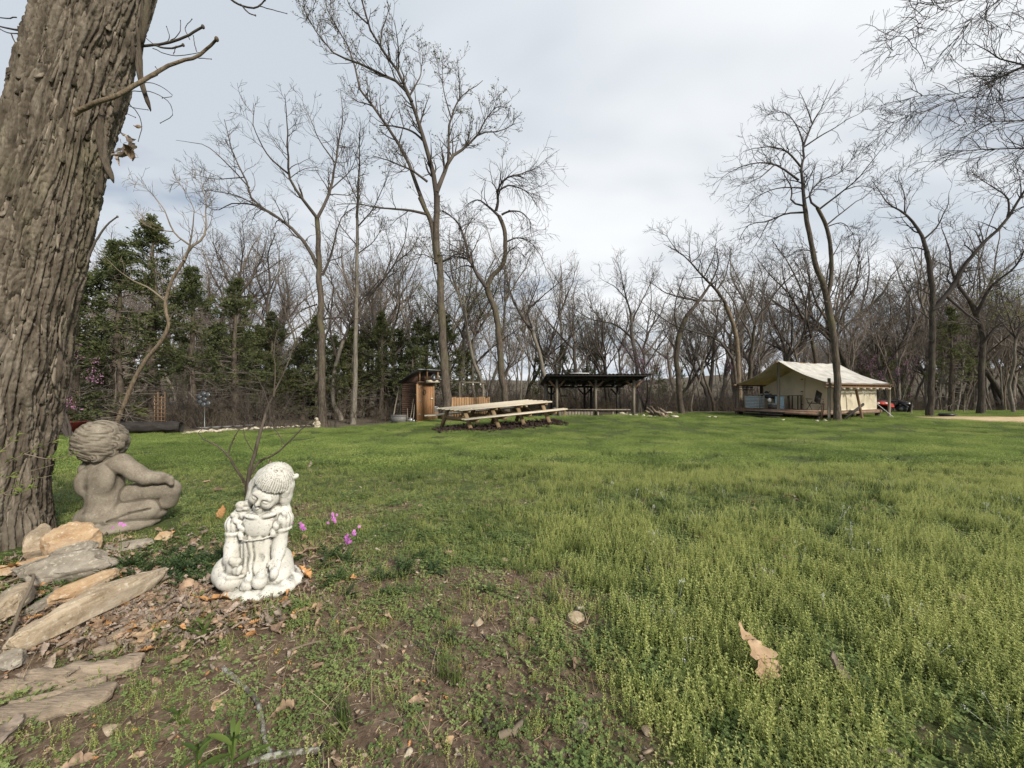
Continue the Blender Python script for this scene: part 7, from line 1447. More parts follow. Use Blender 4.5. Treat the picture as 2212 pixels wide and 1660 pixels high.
plank((58, 1482), (310, 1440), 0.085, 0.03, 'curved slab of rotting bark right below the longest stone', 1); plank((-15, 1560), (250, 1500), 0.10, 0.018, 'grey weathered board sunk in the weeds at the lower left', 2); plank((60, 1500), (200, 1462), 0.05, 0.02, 'narrow strip of bark beside the curved bark slab', 3); plank((90, 1380), (175, 1340), 0.03, 0.015, 'grey strip of bark along the upper edge of the longest slab', 7); plank((20, 1300), (120, 1262), 0.035, 0.02, 'dark curled bark strip in front of the long grey slab', 8); plank((-10, 1500), (150, 1470), 0.06, 0.02, 'frayed grey bark piece below the flat grey stone', 9); plank((200, 1420), (300, 1385), 0.03, 0.014, 'narrow bark splinter below the longest slab', 10); plank((20, 1535), (230, 1480), 0.035, 0.015, 'long frayed bark ribbon across the lower left', 11); plank((230, 1395), (330, 1350), 0.05, 0.02, 'flat grey bark piece among the dead leaves', 4); plank((-10, 1600), (40, 1590), 0.08, 0.015, 'pale chip of wood at the left border near the bottom', 5)
def stick(pts, r0, r1, mat, label, lift=0.0, bumpy=0.0, group=None):
    q = np.array([on_ground(x, y) for x, y in pts]); n = 6 * len(pts); c = catmull(q, n); c[:, 2] = G(c[:, 0], c[:, 1]) + r0 * 0.8 + lift * np.sin(np.linspace(0, np.pi, n)); rr = np.linspace(r0, r1, n) * (1 + bumpy * perlin(np.arange(n) * 0.9, r0 * 1000, 2))
    c += 0.25 * r0 * np.stack([perlin(np.arange(n) * 0.5, 1, 3), perlin(np.arange(n) * 0.5, 5, 3), 0 * rr], 1); return solo('stick', MB().tube(c, rr, 9), M[mat], label, 'stick', q[0], group, True)
m = Mat('lichened_bark', 0.95, 0.1); n_ = m.noise(55, 5, 0.7); m.col(m.mix(m.ramp(n_, [(0.48, 0.0), (0.6, 0.9)]), m.ramp(m.noise(20, 4), [(0.3, (0.05, 0.042, 0.035)), (0.7, (0.16, 0.14, 0.115))]), (0.30, 0.305, 0.265))); m.bump(n_, 0.9, 0.006); M['lichen'] = m.m
stick([(482, 1446), (520, 1484), (556, 1524), (567, 1571), (576, 1618), (588, 1636)], 0.0068, 0.0058, 'lichen', 'lichen-covered stick running down the soil left of centre', 0.004, 0.25)
stick([(538, 1651), (580, 1643), (615, 1637), (650, 1632), (690, 1627)], 0.0078, 0.0068, 'lichen', 'short lichen-covered stick lying across at the bottom edge', 0.003, 0.25)
stick([(0, 1432), (38, 1372), (66, 1325), (70, 1285), (48, 1265), (0, 1266)], 0.0055, 0.0045, 'twig_warm', 'smooth bent twig hooked over the stones at the left border', 0.10)
stick([(40, 1380), (90, 1372), (120, 1352), (135, 1335)], 0.005, 0.004, 'twig_warm', 'thin grey twig between the tan slabs', 0.04)
for i, (pts, rr, lb) in enumerate(([[(888, 1385), (925, 1408), (965, 1436)], 0.006, 'dark twig on bare soil left of centre'], [[(620, 1412), (660, 1398), (705, 1385)], 0.005, 'thin tan twig right of the girl statue'], [[(1400, 1195), (1402, 1240), (1430, 1275)], 0.006, 'grey twig among the weeds right of centre'], [[(1385, 1410), (1420, 1428)], 0.007, 'short grey stick on a bare patch at right'], [[(1105, 1595), (1130, 1565)], 0.009, 'broken pale stick near the bottom edge at centre'], [[(700, 1370), (745, 1320), (760, 1316)], 0.003, 'fine twig lying on the soil right of the girl'],
        [[(1065, 1585), (1048, 1570), (1062, 1540)], 0.008, 'curled piece of bark on bare soil at the bottom'], [[(1080, 1598), (1110, 1590)], 0.010, 'stubby piece of dead wood at the bottom edge'], [[(770, 1262), (830, 1240), (905, 1228)], 0.003, 'long thin stalk lying across the bed'], [[(690, 1660), (703, 1600)], 0.006, 'pale upright splinter at the bottom edge'], [[(1150, 1110), (1230, 1135)], 0.006, 'pale branch lying in the lawn beyond the bare patch'], [[(1880, 1625), (1960, 1640)], 0.007, 'brown stick under the weeds at the lower right'], [[(1890, 1460), (1850, 1440), (1800, 1440)], 0.004, 'thin stem lying over the weeds at right'])): stick(pts, rr, rr * 0.7, ('twig', 'twig_warm', 'bark_pale')[i % 3], lb, 0.004)
# sapling behind the girl
def sapling():
    d = 2.75; b = on_ground(533, 1085); d = b[1]
    t = thing('sapling', 'thin dark bare sapling growing behind the girl statue', 'sapling', b)
    def br(pts, r0, r1, nm='branch'):
        q = np.array([W(x, y, d + o) for x, y, o in pts]); n = 4 * len(pts); r0 *= 1.0; r1 *= 1.2; c = catmull(q, n); c += 0.006 * np.stack([perlin(np.arange(n) * 0.6, pts[0][0], 1), perlin(np.arange(n) * 0.6, pts[0][1], 4), 0 * c[:, 0]], 1); part(nm, MB().tube(c, np.linspace(r0, r1, n), 7), M['bark'] if nm != 'twig' else M['twig'], t, smooth=True); return c
    Cr = lambda L: [(0.3539 * x, 782.9 + 0.3539 * y, o) for x, y, o in L]
    br([(533, 1088, 0), *Cr([(1510, 760, 0), (1530, 640, 0), (1555, 560, 0.03), (1580, 460, 0.06), (1610, 360, 0.1), (1640, 260, 0.14), (1680, 190, 0.18)])], 0.016, 0.008, 'stem')
    br(Cr([(1645, 250, 0.14), (1700, 130, 0.2), (1740, 50, 0.24), (1765, -20, 0.26), (1800, -110, 0.28), (1850, -190, 0.3)]), 0.008, 0.003); br(Cr([(1670, 210, 0.15), (1680, 60, 0.15), (1672, -60, 0.15), (1690, -200, 0.15)]), 0.006, 0.002)
    br(Cr([(1500, 745, 0), (1440, 650, -0.05), (1390, 570, -0.1), (1340, 520, -0.12), (1240, 470, -0.16)]), 0.010, 0.004); br(Cr([(1390, 565, -0.1), (1420, 480, -0.1), (1470, 400, -0.1), (1530, 355, -0.1)]), 0.006, 0.002); br(Cr([(1240, 470, -0.16), (1215, 430, -0.16), (1250, 400, -0.16)]), 0.003, 0.0015, 'twig')
    br(Cr([(1520, 700, 0), (1580, 610, 0.05), (1680, 560, 0.08), (1780, 470, 0.12), (1850, 400, 0.15), (1930, 345, 0.18)]), 0.010, 0.003); br(Cr([(1740, 510, 0.1), (1700, 440, 0.1), (1660, 380, 0.1), (1640, 300, 0.1)]), 0.004, 0.002, 'twig'); br(Cr([(1790, 475, 0.12), (1860, 470, 0.12), (1920, 460, 0.12)]), 0.004, 0.0015, 'twig'); br(Cr([(1650, 590, 0.07), (1640, 620, 0.0), (1635, 640, 0.0)]), 0.003, 0.002, 'twig')
    br(Cr([(1650, 380, 0.1), (1640, 270, 0.05), (1590, 130, 0.05), (1560, 80, 0.05), (1490, 60, 0.05), (1340, 60, 0.05)]), 0.004, 0.0015, 'twig'); br(Cr([(1555, 560, 0.03), (1500, 470, 0), (1480, 400, 0), (1440, 360, 0)]), 0.004, 0.0015, 'twig')
    lr = np.random.default_rng(3)
    for i, (x, y, s, lb) in enumerate(((668, 1003, 0.6, 'dark curled dead leaf hanging at the right tip of the sapling'), (582, 998, 0.3, 'small dark dead leaf hanging just above the girl statue'))):
        o = link('dry_leaf', DRY[2 - 2 * i]); o.location = W(x, y, d + 0.1); o.rotation_euler = (1.2, 0.6 + i, 0.8); o.scale = (s, s, s); o['label'] = lb; o['category'] = 'leaf'
sapling()
# pink phlox
M['phlox'] = leaf_mat('magenta_petals', [(0.2, (0.42, 0.11, 0.42)), (0.8, (0.66, 0.26, 0.62))], 0.25); M['stem'] = leaf_mat('green_stems', DG if 'DG' in globals() else [(0.2, (0.03, 0.05, 0.015)), (0.8, (0.09, 0.12, 0.03))], 0.2)
def phlox(px, py, base, label, seed, n=9, size=0.010):
    r = np.random.default_rng(seed); b = on_ground(px, base); tip = W(px, py, b[1]); t = thing('pink_flower', label, 'flower', b)
    part('stem', MB().tube(catmull([b, (b + tip) / 2 + (0.01, 0, 0), tip - (0, 0, 0.01)], 6), 0.0013, 4).add(*(lambda v, q: (v, None, q))(*leaf_faces_(b, tip, r))), M['stem'], t)
    hd = MB(); 
    for k in range(n):
        c = tip + r.normal(size=3) * (0.011, 0.009, 0.012); nz = np.array([r.normal() * 0.5, -1.0, 0.5 + r.normal() * 0.4]); nz /= np.linalg.norm(nz); a = np.cross(nz, (0.1, 0, 1)); a /= np.linalg.norm(a); bb = np.cross(nz, a)
        for j in range(5): q = j * 1.2566 + r.uniform(0, 0.3); e = a * math.cos(q) + bb * math.sin(q); f = -a * math.sin(q) + bb * math.cos(q); hd.add([c, c + e * size * 0.6 + f * size * 0.35, c + e * size - nz * 0.001, c + e * size * 0.6 - f * size * 0.35], [[0, 1, 2, 3]])
    part('flower_head', hd, M['phlox'], t)
def leaf_faces_(b, tip, r):
    V = []; F = []
    for k in range(6):
        c = b + (tip - b) * (0.1 + 0.12 * k); a = r.uniform(0, 6.28); e = np.array([math.cos(a), math.sin(a), 0.3]); f = np.array([-math.sin(a), math.cos(a), 0]); i = len(V); V += [c, c + e * 0.012 + f * 0.004, c + e * 0.026, c + e * 0.012 - f * 0.004]; F += [[i, i + 1, i + 2], [i, i + 2, i + 3]]
    return np.array(V), np.array(F)
phlox(655, 1137, 1175, 'pink flower cluster nearest the girl statue', 1, 12); phlox(718, 1112, 1150, 'paler pink flower cluster farthest back', 2, 6, 0.011); phlox(717, 1126, 1155, 'low pink flower cluster under the farthest one', 3, 5, 0.010); phlox(752, 1166, 1200, 'pink flower cluster nearest the camera', 4, 12); phlox(769, 1150, 1195, 'small pink flower cluster at the right end of the group', 5, 6); phlox(258, 1140, 1215, 'single lilac flower on a thin stem before the seated statue', 6, 3, 0.010); phlox(628, 1130, 1170, 'tiny lilac bloom left of the pink clusters', 7, 3, 0.009)
# lance-leaved weeds
M['lance'] = leaf_mat('bright_lance_leaves', [(0.2, (0.05, 0.085, 0.018)), (0.8, (0.13, 0.18, 0.04))], 0.35); M['feather'] = leaf_mat('feathery_green', [(0.2, (0.03, 0.055, 0.02)), (0.8, (0.085, 0.125, 0.045))], 0.3)
def lance_weed(px, py, h, n, label, seed, wide=0.18, lean=0.7):
    r = np.random.default_rng(seed); b = on_ground(px, py); t = thing('leafy_weed', label, 'weed', b); part('stem', MB().tube([b, b + (0, 0, h * 0.5), b + (0.004, 0, h * 0.9)], 0.002, 5), M['lance'], t)
    for k in range(n):
        f = k / n; az = k * 2.4 + r.normal() * 0.3; el = 0.35 + 0.9 * f + r.normal() * 0.1; L_ = h * (0.75 - 0.25 * f) * r.uniform(0.8, 1.15); c0 = b + np.array([0, 0, h * (0.15 + 0.75 * f)]); e = np.array([math.cos(az), math.sin(az), 0]); sd = np.array([-math.sin(az), math.cos(az), 0]); m = 8; V = []
        for j in range(m + 1):
            u = j / m; p = c0 + e * L_ * u * math.cos(el * (1 - 0.5 * u)) + np.array([0, 0, 1.0]) * L_ * u * math.sin(el) * (1 - lean * 0.5 * u); w = wide * L_ * math.sin(math.pi * min(1, u * 0.92 + 0.08)) ** 0.8 * 0.5; V += [p - sd * w + (0, 0, w * 0.4), p, p + sd * w + (0, 0, w * 0.4)]
        i = np.arange(m)[:, None] * 3; part('leaf', MB().add(V, np.concatenate([i + [[0, 1, 4, 3]], i + [[1, 2, 5, 4]]])), M['lance'], t, smooth=True)
lance_weed(437, 1395, 0.085, 13, 'bright green leafy weed right of the longest stone slab', 1); lance_weed(425, 1668, 0.075, 6, 'leafy weed with broad blades cut by the bottom edge, left one of two', 2, 0.26); lance_weed(502, 1664, 0.10, 7, 'leafy weed with a long raised blade at the bottom edge, right one of two', 3, 0.24); lance_weed(385, 1570, 0.05, 6, 'small two-leaved seedling on bare soil', 4, 0.35); lance_weed(1970, 1640, 0.05, 9, 'low green weed in the lower right corner', 5, 0.22); lance_weed(415, 1380, 0.05, 9, 'flat dark green rosette beside the bright leafy weed', 6, 0.22)
def feather_mesh(seed):
    r = np.random.default_rng(seed); mb = MB()
    for k in range(11):
        az = r.uniform(0, 6.28); el = r.uniform(0.2, 1.1); L_ = r.uniform(0.07, 0.12); e = np.array([math.cos(az) * math.cos(el), math.sin(az) * math.cos(el), math.sin(el)]); n = 9; j = np.linspace(0.15, 1, n); c = e * (L_ * j)[:, None]; c[:, 2] -= 0.02 * j ** 2
        sd = np.array([-math.sin(az), math.cos(az), 0]); C = np.concatenate([c, c, c[-1:]]); A = np.concatenate([np.tile(sd * 0.8 + e * 0.7, (n, 1)), np.tile(-sd * 0.8 + e * 0.7, (n, 1)), e[None]]) + r.normal(size=(2 * n + 1, 3)) * 0.15; ln = np.concatenate([0.022 * np.sin(np.pi * (0.15 + 0.8 * j)), 0.022 * np.sin(np.pi * (0.15 + 0.8 * j)), [0.015]])
        v, q = leaf_faces(C, A, np.tile([0, 0, 1.0], (len(C), 1)) + r.normal(size=(len(C), 3)) * 0.3, ln, ln * 0.4); mb.add(v, None, q); mb.tube([(0, 0, 0), c[4], c[-1]], 0.0009, 3, False)
    return mb.mesh('feathery_plant', M['feather'])

# fresh leafing twigs reaching in from the left border before the trunk
def leafing_twigs():
    d = 1.55; r = np.random.default_rng(14); b = on_ground(-60, 1330); t = thing('leafing_shrub', 'thin shrub twigs with fresh yellow-green leaves before the big trunk', 'shrub', b)
    Cr = lambda L: [(0.3539 * x, 782.9 + 0.3539 * y) for x, y in L]; lv = MB(); tw = MB(); ends = []
    for L_ in ([(-170, 1500), (-120, 900), (-60, 740), (90, 690), (240, 650), (330, 625)], [(-120, 900), (0, 640), (150, 560), (330, 480)], [(-140, 1100), (-30, 830), (60, 780), (190, 720), (320, 690)], [(-60, 740), (20, 800), (120, 800), (200, 770)], [(150, 560), (300, 590), (470, 560)], [(-100, 800), (-20, 560), (60, 500), (120, 430)]):
        q = np.array([W(x, y, d + r.normal() * 0.03) for x, y in Cr(L_)]); c = catmull(q, 24); tw.tube(c, np.linspace(0.0026, 0.0010, 24), 5)
        k = 16; i = r.integers(8, 24, k); a = r.normal(size=(k, 3)) * 0.6 + (0.3, 0, 0.5); nr = np.tile([0, -0.6, 0.8], (k, 1)) + r.normal(size=(k, 3)) * 0.3; ln = r.uniform(0.014, 0.030, k); v, f = leaf_faces(c[i], a, nr, ln, ln * 0.38); lv.add(v, None, f)
    part('branches', tw, M['twig_warm'], t, smooth=True); part('leaves', lv, M['weed_leaf'], t)
M['weed_leaf'] = leaf_mat('fresh_twig_leaves', [(0.2, (0.16, 0.20, 0.05)), (0.8, (0.36, 0.40, 0.12))], 0.4)
leafing_twigs()
# ------------------------------------------------------------------ low plants, grass, litter
def weed_mesh(seed, n_st, hmin, hmax, mat, leaf=0.013, spread=0.03, lean=0.3):
    r = np.random.default_rng(seed); mb = MB()
    for k in range(n_st):
        h = r.uniform(hmin, hmax); b = np.append(r.normal(size=2) * spread, -0.005); d = np.array([r.normal() * lean, r.normal() * lean, 1.0]); P = [b]
        m = max(4, int(h / 0.012))
        for j in range(m): d = d + r.normal(size=3) * 0.10 + (0, 0, 0.05); d /= np.linalg.norm(d); P.append(P[-1] + d * h / m)
        P = np.array(P); mb.tube(P[::2], np.linspace(0.0011, 0.0007, len(P[::2])), 3, cap=False)
        az = r.uniform(0, 6.28) + np.arange(m) * 1.57; c = []; a = []; ln = []
        for j in range(1, m + 1):
            for sgn in (0, np.pi):
                q = az[j - 1] + sgn + r.normal() * 0.2; el = r.uniform(0.1, 0.8) + 0.4 * (j / m) ** 3
                c.append(P[j]); a.append([np.cos(q) * np.cos(el), np.sin(q) * np.cos(el), np.sin(el)]); ln.append(leaf * r.uniform(0.7, 1.25) * (1.1 - 0.45 * j / m))
        c, a, ln = np.array(c), np.array(a), np.array(ln); nr = np.tile([0.0, 0.0, 1.0], (len(c), 1)) + r.normal(size=(len(c), 3)) * 0.2
        mb.add(*(lambda v, t: (v, None, t))(*leaf_faces(c, a, nr, ln, ln * 0.62)))
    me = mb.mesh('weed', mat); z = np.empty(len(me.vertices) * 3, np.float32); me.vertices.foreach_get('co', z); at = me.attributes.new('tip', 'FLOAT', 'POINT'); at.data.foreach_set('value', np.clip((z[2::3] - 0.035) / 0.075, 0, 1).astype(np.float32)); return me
def blades(r, n, rad, hmin, hmax, w, lean=0.5, seg=3):
    b = np.zeros((n, 3)); q = r.uniform(0, 6.28, n); rr = rad * np.sqrt(r.random(n)); b[:, 0] = np.cos(q) * rr; b[:, 1] = np.sin(q) * rr; b[:, 2] = -0.006
    h = r.uniform(hmin, hmax, n); az = r.uniform(0, 6.28, n); ln = np.abs(r.normal(size=n)) * lean
    side = np.stack([-np.sin(az), np.cos(az), 0 * az], 1); out_ = np.stack([np.cos(az), np.sin(az), 0 * az], 1)
    V = []; F = []
    for j in range(seg + 1):
        t = j / seg; c = b + out_ * (h * ln * t * t)[:, None] + np.array([0, 0, 1.0]) * (h * (t - 0.35 * ln.clip(0, 1.2) * t * t))[:, None]
        ww = w * (1 - t ** 1.5) * 0.5
        V += [c - side * ww, c + side * ww] if j < seg else [c]
    V = np.stack(V, 1); m = V.shape[1]; i = np.arange(n)[:, None] * m
    q_ = [i + [[2 * j, 2 * j + 1, 2 * j + 3, 2 * j + 2]] for j in range(seg - 1)]; t_ = i + [[2 * seg - 2, 2 * seg - 1, 2 * seg]]
    return V.reshape(-1, 3), (np.concatenate(q_) if q_ else None), t_
def tuft_mesh(seed, n, rad, hmin, hmax, w, mat, lean=0.5):
    return MB().add(*blades(np.random.default_rng(seed), n, rad, hmin, hmax, w, lean)).mesh('tuft', mat)
def clover_mesh(seed, n, rad, mat, size=0.011, h=0.02):
    r = np.random.default_rng(seed); k = n; c = np.zeros((k, 3)); q = r.uniform(0, 6.28, k); rr = rad * np.sqrt(r.random(k))
    c[:, 0] = np.cos(q) * rr; c[:, 1] = np.sin(q) * rr; c[:, 2] = r.uniform(0.004, h, k); mb = MB()
    for s in range(3):
        az = q + s * 2.1 + r.normal(size=k) * 0.2; a = np.stack([np.cos(az), np.sin(az), 0.25 + 0.2 * r.normal(size=k)], 1)
        v, t = leaf_faces(c, a, np.tile([0, 0, 1.0], (k, 1)) + r.normal(size=(k, 3)) * 0.25, size * r.uniform(0.7, 1.3, k), size * 0.9 * np.ones(k), 0.1); mb.add(v, None, t)
    return mb.mesh('clover', mat)
def patch_mesh(seed, size, n_bl, n_lf, h, mats):
    """a half-metre piece of rough lawn for the middle distance"""
    r = np.random.default_rng(seed); mb = MB(); v, q, t = blades(r, n_bl, size, h * 0.5, h, 0.006, 0.6, 2); mb.add(v, q, t)
    c = np.zeros((n_lf, 3)); a_ = r.uniform(0, 6.28, n_lf); rr = size * np.sqrt(r.random(n_lf)); c[:, 0] = np.cos(a_) * rr; c[:, 1] = np.sin(a_) * rr; c[:, 2] = h * r.uniform(0.15, 1.1, n_lf)
    a = r.normal(size=(n_lf, 3)); a[:, 2] = np.abs(a[:, 2]) * 0.7; v, t = leaf_faces(c, a, np.tile([0, 0, 1.0], (n_lf, 1)) + r.normal(size=(n_lf, 3)) * 0.4, r.uniform(0.012, 0.024, n_lf), r.uniform(0.009, 0.014, n_lf)); mb.add(v, None, t)
    return mb.mesh('lawn_patch', mats)
YG = [(0.15, (0.108, 0.148, 0.044)), (0.36, (0.215, 0.272, 0.078)), (0.56, (0.345, 0.395, 0.118)), (0.85, (0.48, 0.495, 0.19))]
LW = [(0.20, (0.095, 0.14, 0.04)), (0.42, (0.18, 0.25, 0.066)), (0.60, (0.275, 0.345, 0.095)), (0.85, (0.40, 0.425, 0.15))]
CG = [(0.15, (0.07, 0.105, 0.035)), (0.5, (0.135, 0.185, 0.058)), (0.85, (0.23, 0.275, 0.095))]
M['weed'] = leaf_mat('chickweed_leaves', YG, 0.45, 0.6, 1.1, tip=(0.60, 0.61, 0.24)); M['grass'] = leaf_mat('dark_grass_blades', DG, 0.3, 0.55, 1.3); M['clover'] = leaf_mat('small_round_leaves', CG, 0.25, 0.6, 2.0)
M['lawn'] = leaf_mat('lawn_leaves', LW, 0.42, 0.6, 0.45, 0.25, 0.35); M['straw'] = leaf_mat('dry_straw', [(0.2, (0.22, 0.16, 0.09)), (0.8, (0.50, 0.42, 0.27))], 0.1, 0.8)
M['petal'] = leaf_mat('white_petals', [(0.2, (0.55, 0.56, 0.48)), (0.8, (0.75, 0.76, 0.70))], 0.2)
M['litter'] = leaf_mat('leaf_litter', [(0.15, (0.06, 0.042, 0.03)), (0.42, (0.16, 0.115, 0.08)), (0.62, (0.27, 0.205, 0.145)), (0.85, (0.42, 0.34, 0.25))], 0.05, 0.8, 9.0, 0.2, 0.7)
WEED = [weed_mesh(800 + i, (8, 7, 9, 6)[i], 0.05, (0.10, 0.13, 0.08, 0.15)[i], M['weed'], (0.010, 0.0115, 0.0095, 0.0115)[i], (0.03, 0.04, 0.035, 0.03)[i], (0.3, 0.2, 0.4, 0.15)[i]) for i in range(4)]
TUFT = [tuft_mesh(820 + i, 34, 0.03, 0.05, (0.10, 0.13, 0.16)[i], 0.0035, M['grass'], (0.6, 0.8, 0.5)[i]) for i in range(3)]
CLOV = [clover_mesh(830 + i, (34, 46)[i], (0.06, 0.085)[i], M['clover'], 0.0075, 0.018) for i in range(2)]
PATCH = [patch_mesh(840 + i, 0.36, 260, 420, (0.045, 0.055, 0.07)[i], M['lawn']) for i in range(3)]
STRAW = [tuft_mesh(850 + i, 9, 0.04, 0.05, 0.13, 0.0025, M['straw'], 2.2) for i in range(2)]
def flower_mesh(seed):
    r = np.random.default_rng(seed); mb = MB()
    for k in range(3):
        h = r.uniform(0.12, 0.22); b = np.append(r.normal(size=2) * 0.02, 0); tip = b + np.array([r.normal() * 0.05, r.normal() * 0.05, h]); mb.tube(np.stack([b, (b + tip) / 2 + r.normal(size=3) * 0.008, tip]), [0.001, 0.0009, 0.0007], 3, False)
        c = tip + r.normal(size=(14, 3)) * 0.007; a = r.normal(size=(14, 3)); v, t = leaf_faces(c, a, np.tile([0, 0, 1.0], (14, 1)), np.full(14, 0.006), np.full(14, 0.005)); mb.add(v, None, t)
    return mb.mesh('white_flower', M['petal'])
FLOW = [flower_mesh(860), flower_mesh(861)]
def fan(r, n, d0, d1, margin=250):
    d = np.sqrt(r.uniform(d0 ** 2, d1 ** 2, n)); px = r.uniform(-margin, 2212 + margin, n); return (px - CX) / FPX * d, d
def clear(x, y):
    """True where nothing built stands (figures, rocks, trunk, table strip)"""
    ok = np.hypot((x + 1.13) / 0.19, (y - 1.75) / 0.17) > 1
    ok &= np.hypot((x + 2.25) / 0.22, (y - 2.35) / 0.2) > 1
    ok &= np.hypot((x + 2.72) / 0.30, (y - 2.05) / 0.30) > 1
    u, v = strip_uv(x, y); ok &= (np.hypot(u / 2.9, v / 1.15) > 1)
    ok &= ~((x > 1.8) & (x < 7.4) & (y > 20.3)); ok &= ~(np.hypot((x - 6.1) / 1.3, (y - 18.6) / 0.75) < 1)
    return ok
def spins(r, n, t=0.15): return np.stack([r.normal(size=n) * t, r.normal(size=n) * t, r.uniform(0, 6.28, n)], 1)
def low_plants():
    r = np.random.default_rng(41)
    # --- near chickweed: thick on the right, in clumps where the soil shows
    x, y = fan(r, 52000, 0.75, 5.2); b = bare_mask(x, y); cl = 0.5 + 1.1 * perlin(x * 2.3, y * 2.3, 6) + 1.3 * perlin(x * 6, y * 6, 8) + 0.7 * perlin(x * 15, y * 15, 3)
    right = sstep(-0.1, 0.7, x + 0.15 * (y - 1.5)); bed = np.exp(-((x + 1.7) / 0.75) ** 2 - ((y - 1.55) / 0.55) ** 2)
    prob = np.clip(0.58 + 0.62 * right + 0.6 * sstep(1.95, 2.9, y), 0, 1) * np.clip(0.30 + cl, 0.06, 1.0) * (1 - 0.5 * b) * (1 - 0.9 * bed) + 0.05 * (1 - bed)
    dark = sstep(0.15, 0.5, 0.7 * perlin(x * 0.8 + 2, y * 1.1 + 4, 1) + 0.75 * gauss(x, y, 2.1, 3.1, 1.7, 0.5) + 0.5 * gauss(x, y, 1.0, 0.95, 0.5, 0.15))
    k = (r.random(len(x)) < prob * (1 - 0.72 * dark)) & clear(x, y); xa, ya = x[k], y[k]; n = len(xa)
    s = (0.40 + 0.42 * sstep(-0.1, 0.6, xa + 0.12 * (ya - 1.5))) * r.uniform(0.55, 1.3, n) * (1 - 0.38 * sstep(1.7, 4, ya))
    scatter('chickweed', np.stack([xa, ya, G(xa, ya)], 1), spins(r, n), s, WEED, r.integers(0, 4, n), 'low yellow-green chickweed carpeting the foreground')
    # --- dark grass tufts
    x, y = fan(r, 17000, 0.8, 6.5); b = bare_mask(x, y); dark = sstep(0.05, 0.45, 0.7 * perlin(x * 0.8 + 2, y * 1.1 + 4, 1) + 0.75 * gauss(x, y, 2.1, 3.1, 1.7, 0.5) + 0.4 * gauss(x, y, 1.0, 0.95, 0.5, 0.15)); cl = sstep(-0.1, 0.4, perlin(x * 3, y * 3, 12))
    k = (r.random(len(x)) < (0.08 + 0.8 * dark) * cl * (1 - 0.9 * b)) & clear(x, y); xa, ya = x[k], y[k]; n = len(xa)
    scatter('grass_tufts', np.stack([xa, ya, G(xa, ya)], 1), spins(r, n), r.uniform(0.5, 1.0, n), TUFT, r.integers(0, 3, n), 'darker green grass tufts among the chickweed')
    # --- small round leaves near the lens
    x, y = fan(r, 15000, 0.75, 3.4); b = bare_mask(x, y); cl = sstep(-0.05, 0.3, perlin(x * 4, y * 4, 21)); k = (r.random(len(x)) < (0.16 + 0.55 * cl) * (1 - 0.3 * b)) & clear(x, y); xa, ya = x[k], y[k]; n = len(xa)
    scatter('clover', np.stack([xa, ya, G(xa, ya)], 1), spins(r, n), r.uniform(0.6, 1.2, n), CLOV, r.integers(0, 2, n), 'small round leaved ground plants between the clumps')
    # --- lawn beyond
    P = []; S = []
    for d0, d1, den, sc in ((4.3, 9, 9.0, 0.85), (9, 16, 5.0, 1.05), (16, 34, 3.6, 1.4)):
        n = int(1.35 * (d1 ** 2 - d0 ** 2) * den * 1.22); x, y = fan(r, n, d0, d1); soft = sstep(4.3, 5.2, y)
        k = (r.random(n) < soft * (1 - 0.75 * bare_mask(x, y))) & clear(x, y) & (y < edge_y(x) - 0.1 + 0.5 * perlin(x * 0.6, y * 0.6, 2))
        road = (np.abs((y - 20.5) / 3.9) < 0.62 + 0.3 * perlin(x * 0.8, y * 0.8)) & (x > 23.0 + perlin(x, y) * 0.6); k &= ~road
        P.append(np.stack([x[k], y[k], G(x[k], y[k])], 1)); S.append(sc * r.uniform(0.75, 1.15, k.sum()) * np.where(y[k] > 12, 0.85, 1))
    P = np.concatenate(P); S = np.concatenate(S); n = len(P)
    scatter('lawn', P, spins(r, n, 0.05), S, PATCH, r.integers(0, 3, n), 'rough spring lawn filling the clearing')
    # --- straw, flowers
    x, y = fan(r, 1500, 0.8, 4.5); k = (r.random(len(x)) < 0.18 + 0.7 * bare_mask(x, y)) & clear(x, y); xa, ya = x[k], y[k]; n = len(xa)
    scatter('dead_stalks', np.stack([xa, ya, G(xa, ya) + 0.004], 1), spins(r, n, 0.3), r.uniform(0.25, 0.6, n), STRAW, r.integers(0, 2, n), 'dry straw and dead stalks lying on the soil')
    x, y = fan(r, 130, 0.85, 3.5); k = (x > 0.5) & clear(x, y); xa, ya = x[k], y[k]; n = len(xa)
    scatter('tiny_white_flowers', np.stack([xa, ya, G(xa, ya)], 1), spins(r, n, 0.2), r.uniform(0.35, 0.6, n), FLOW, r.integers(0, 2, n), 'tiny white flowers standing over the weeds at right')

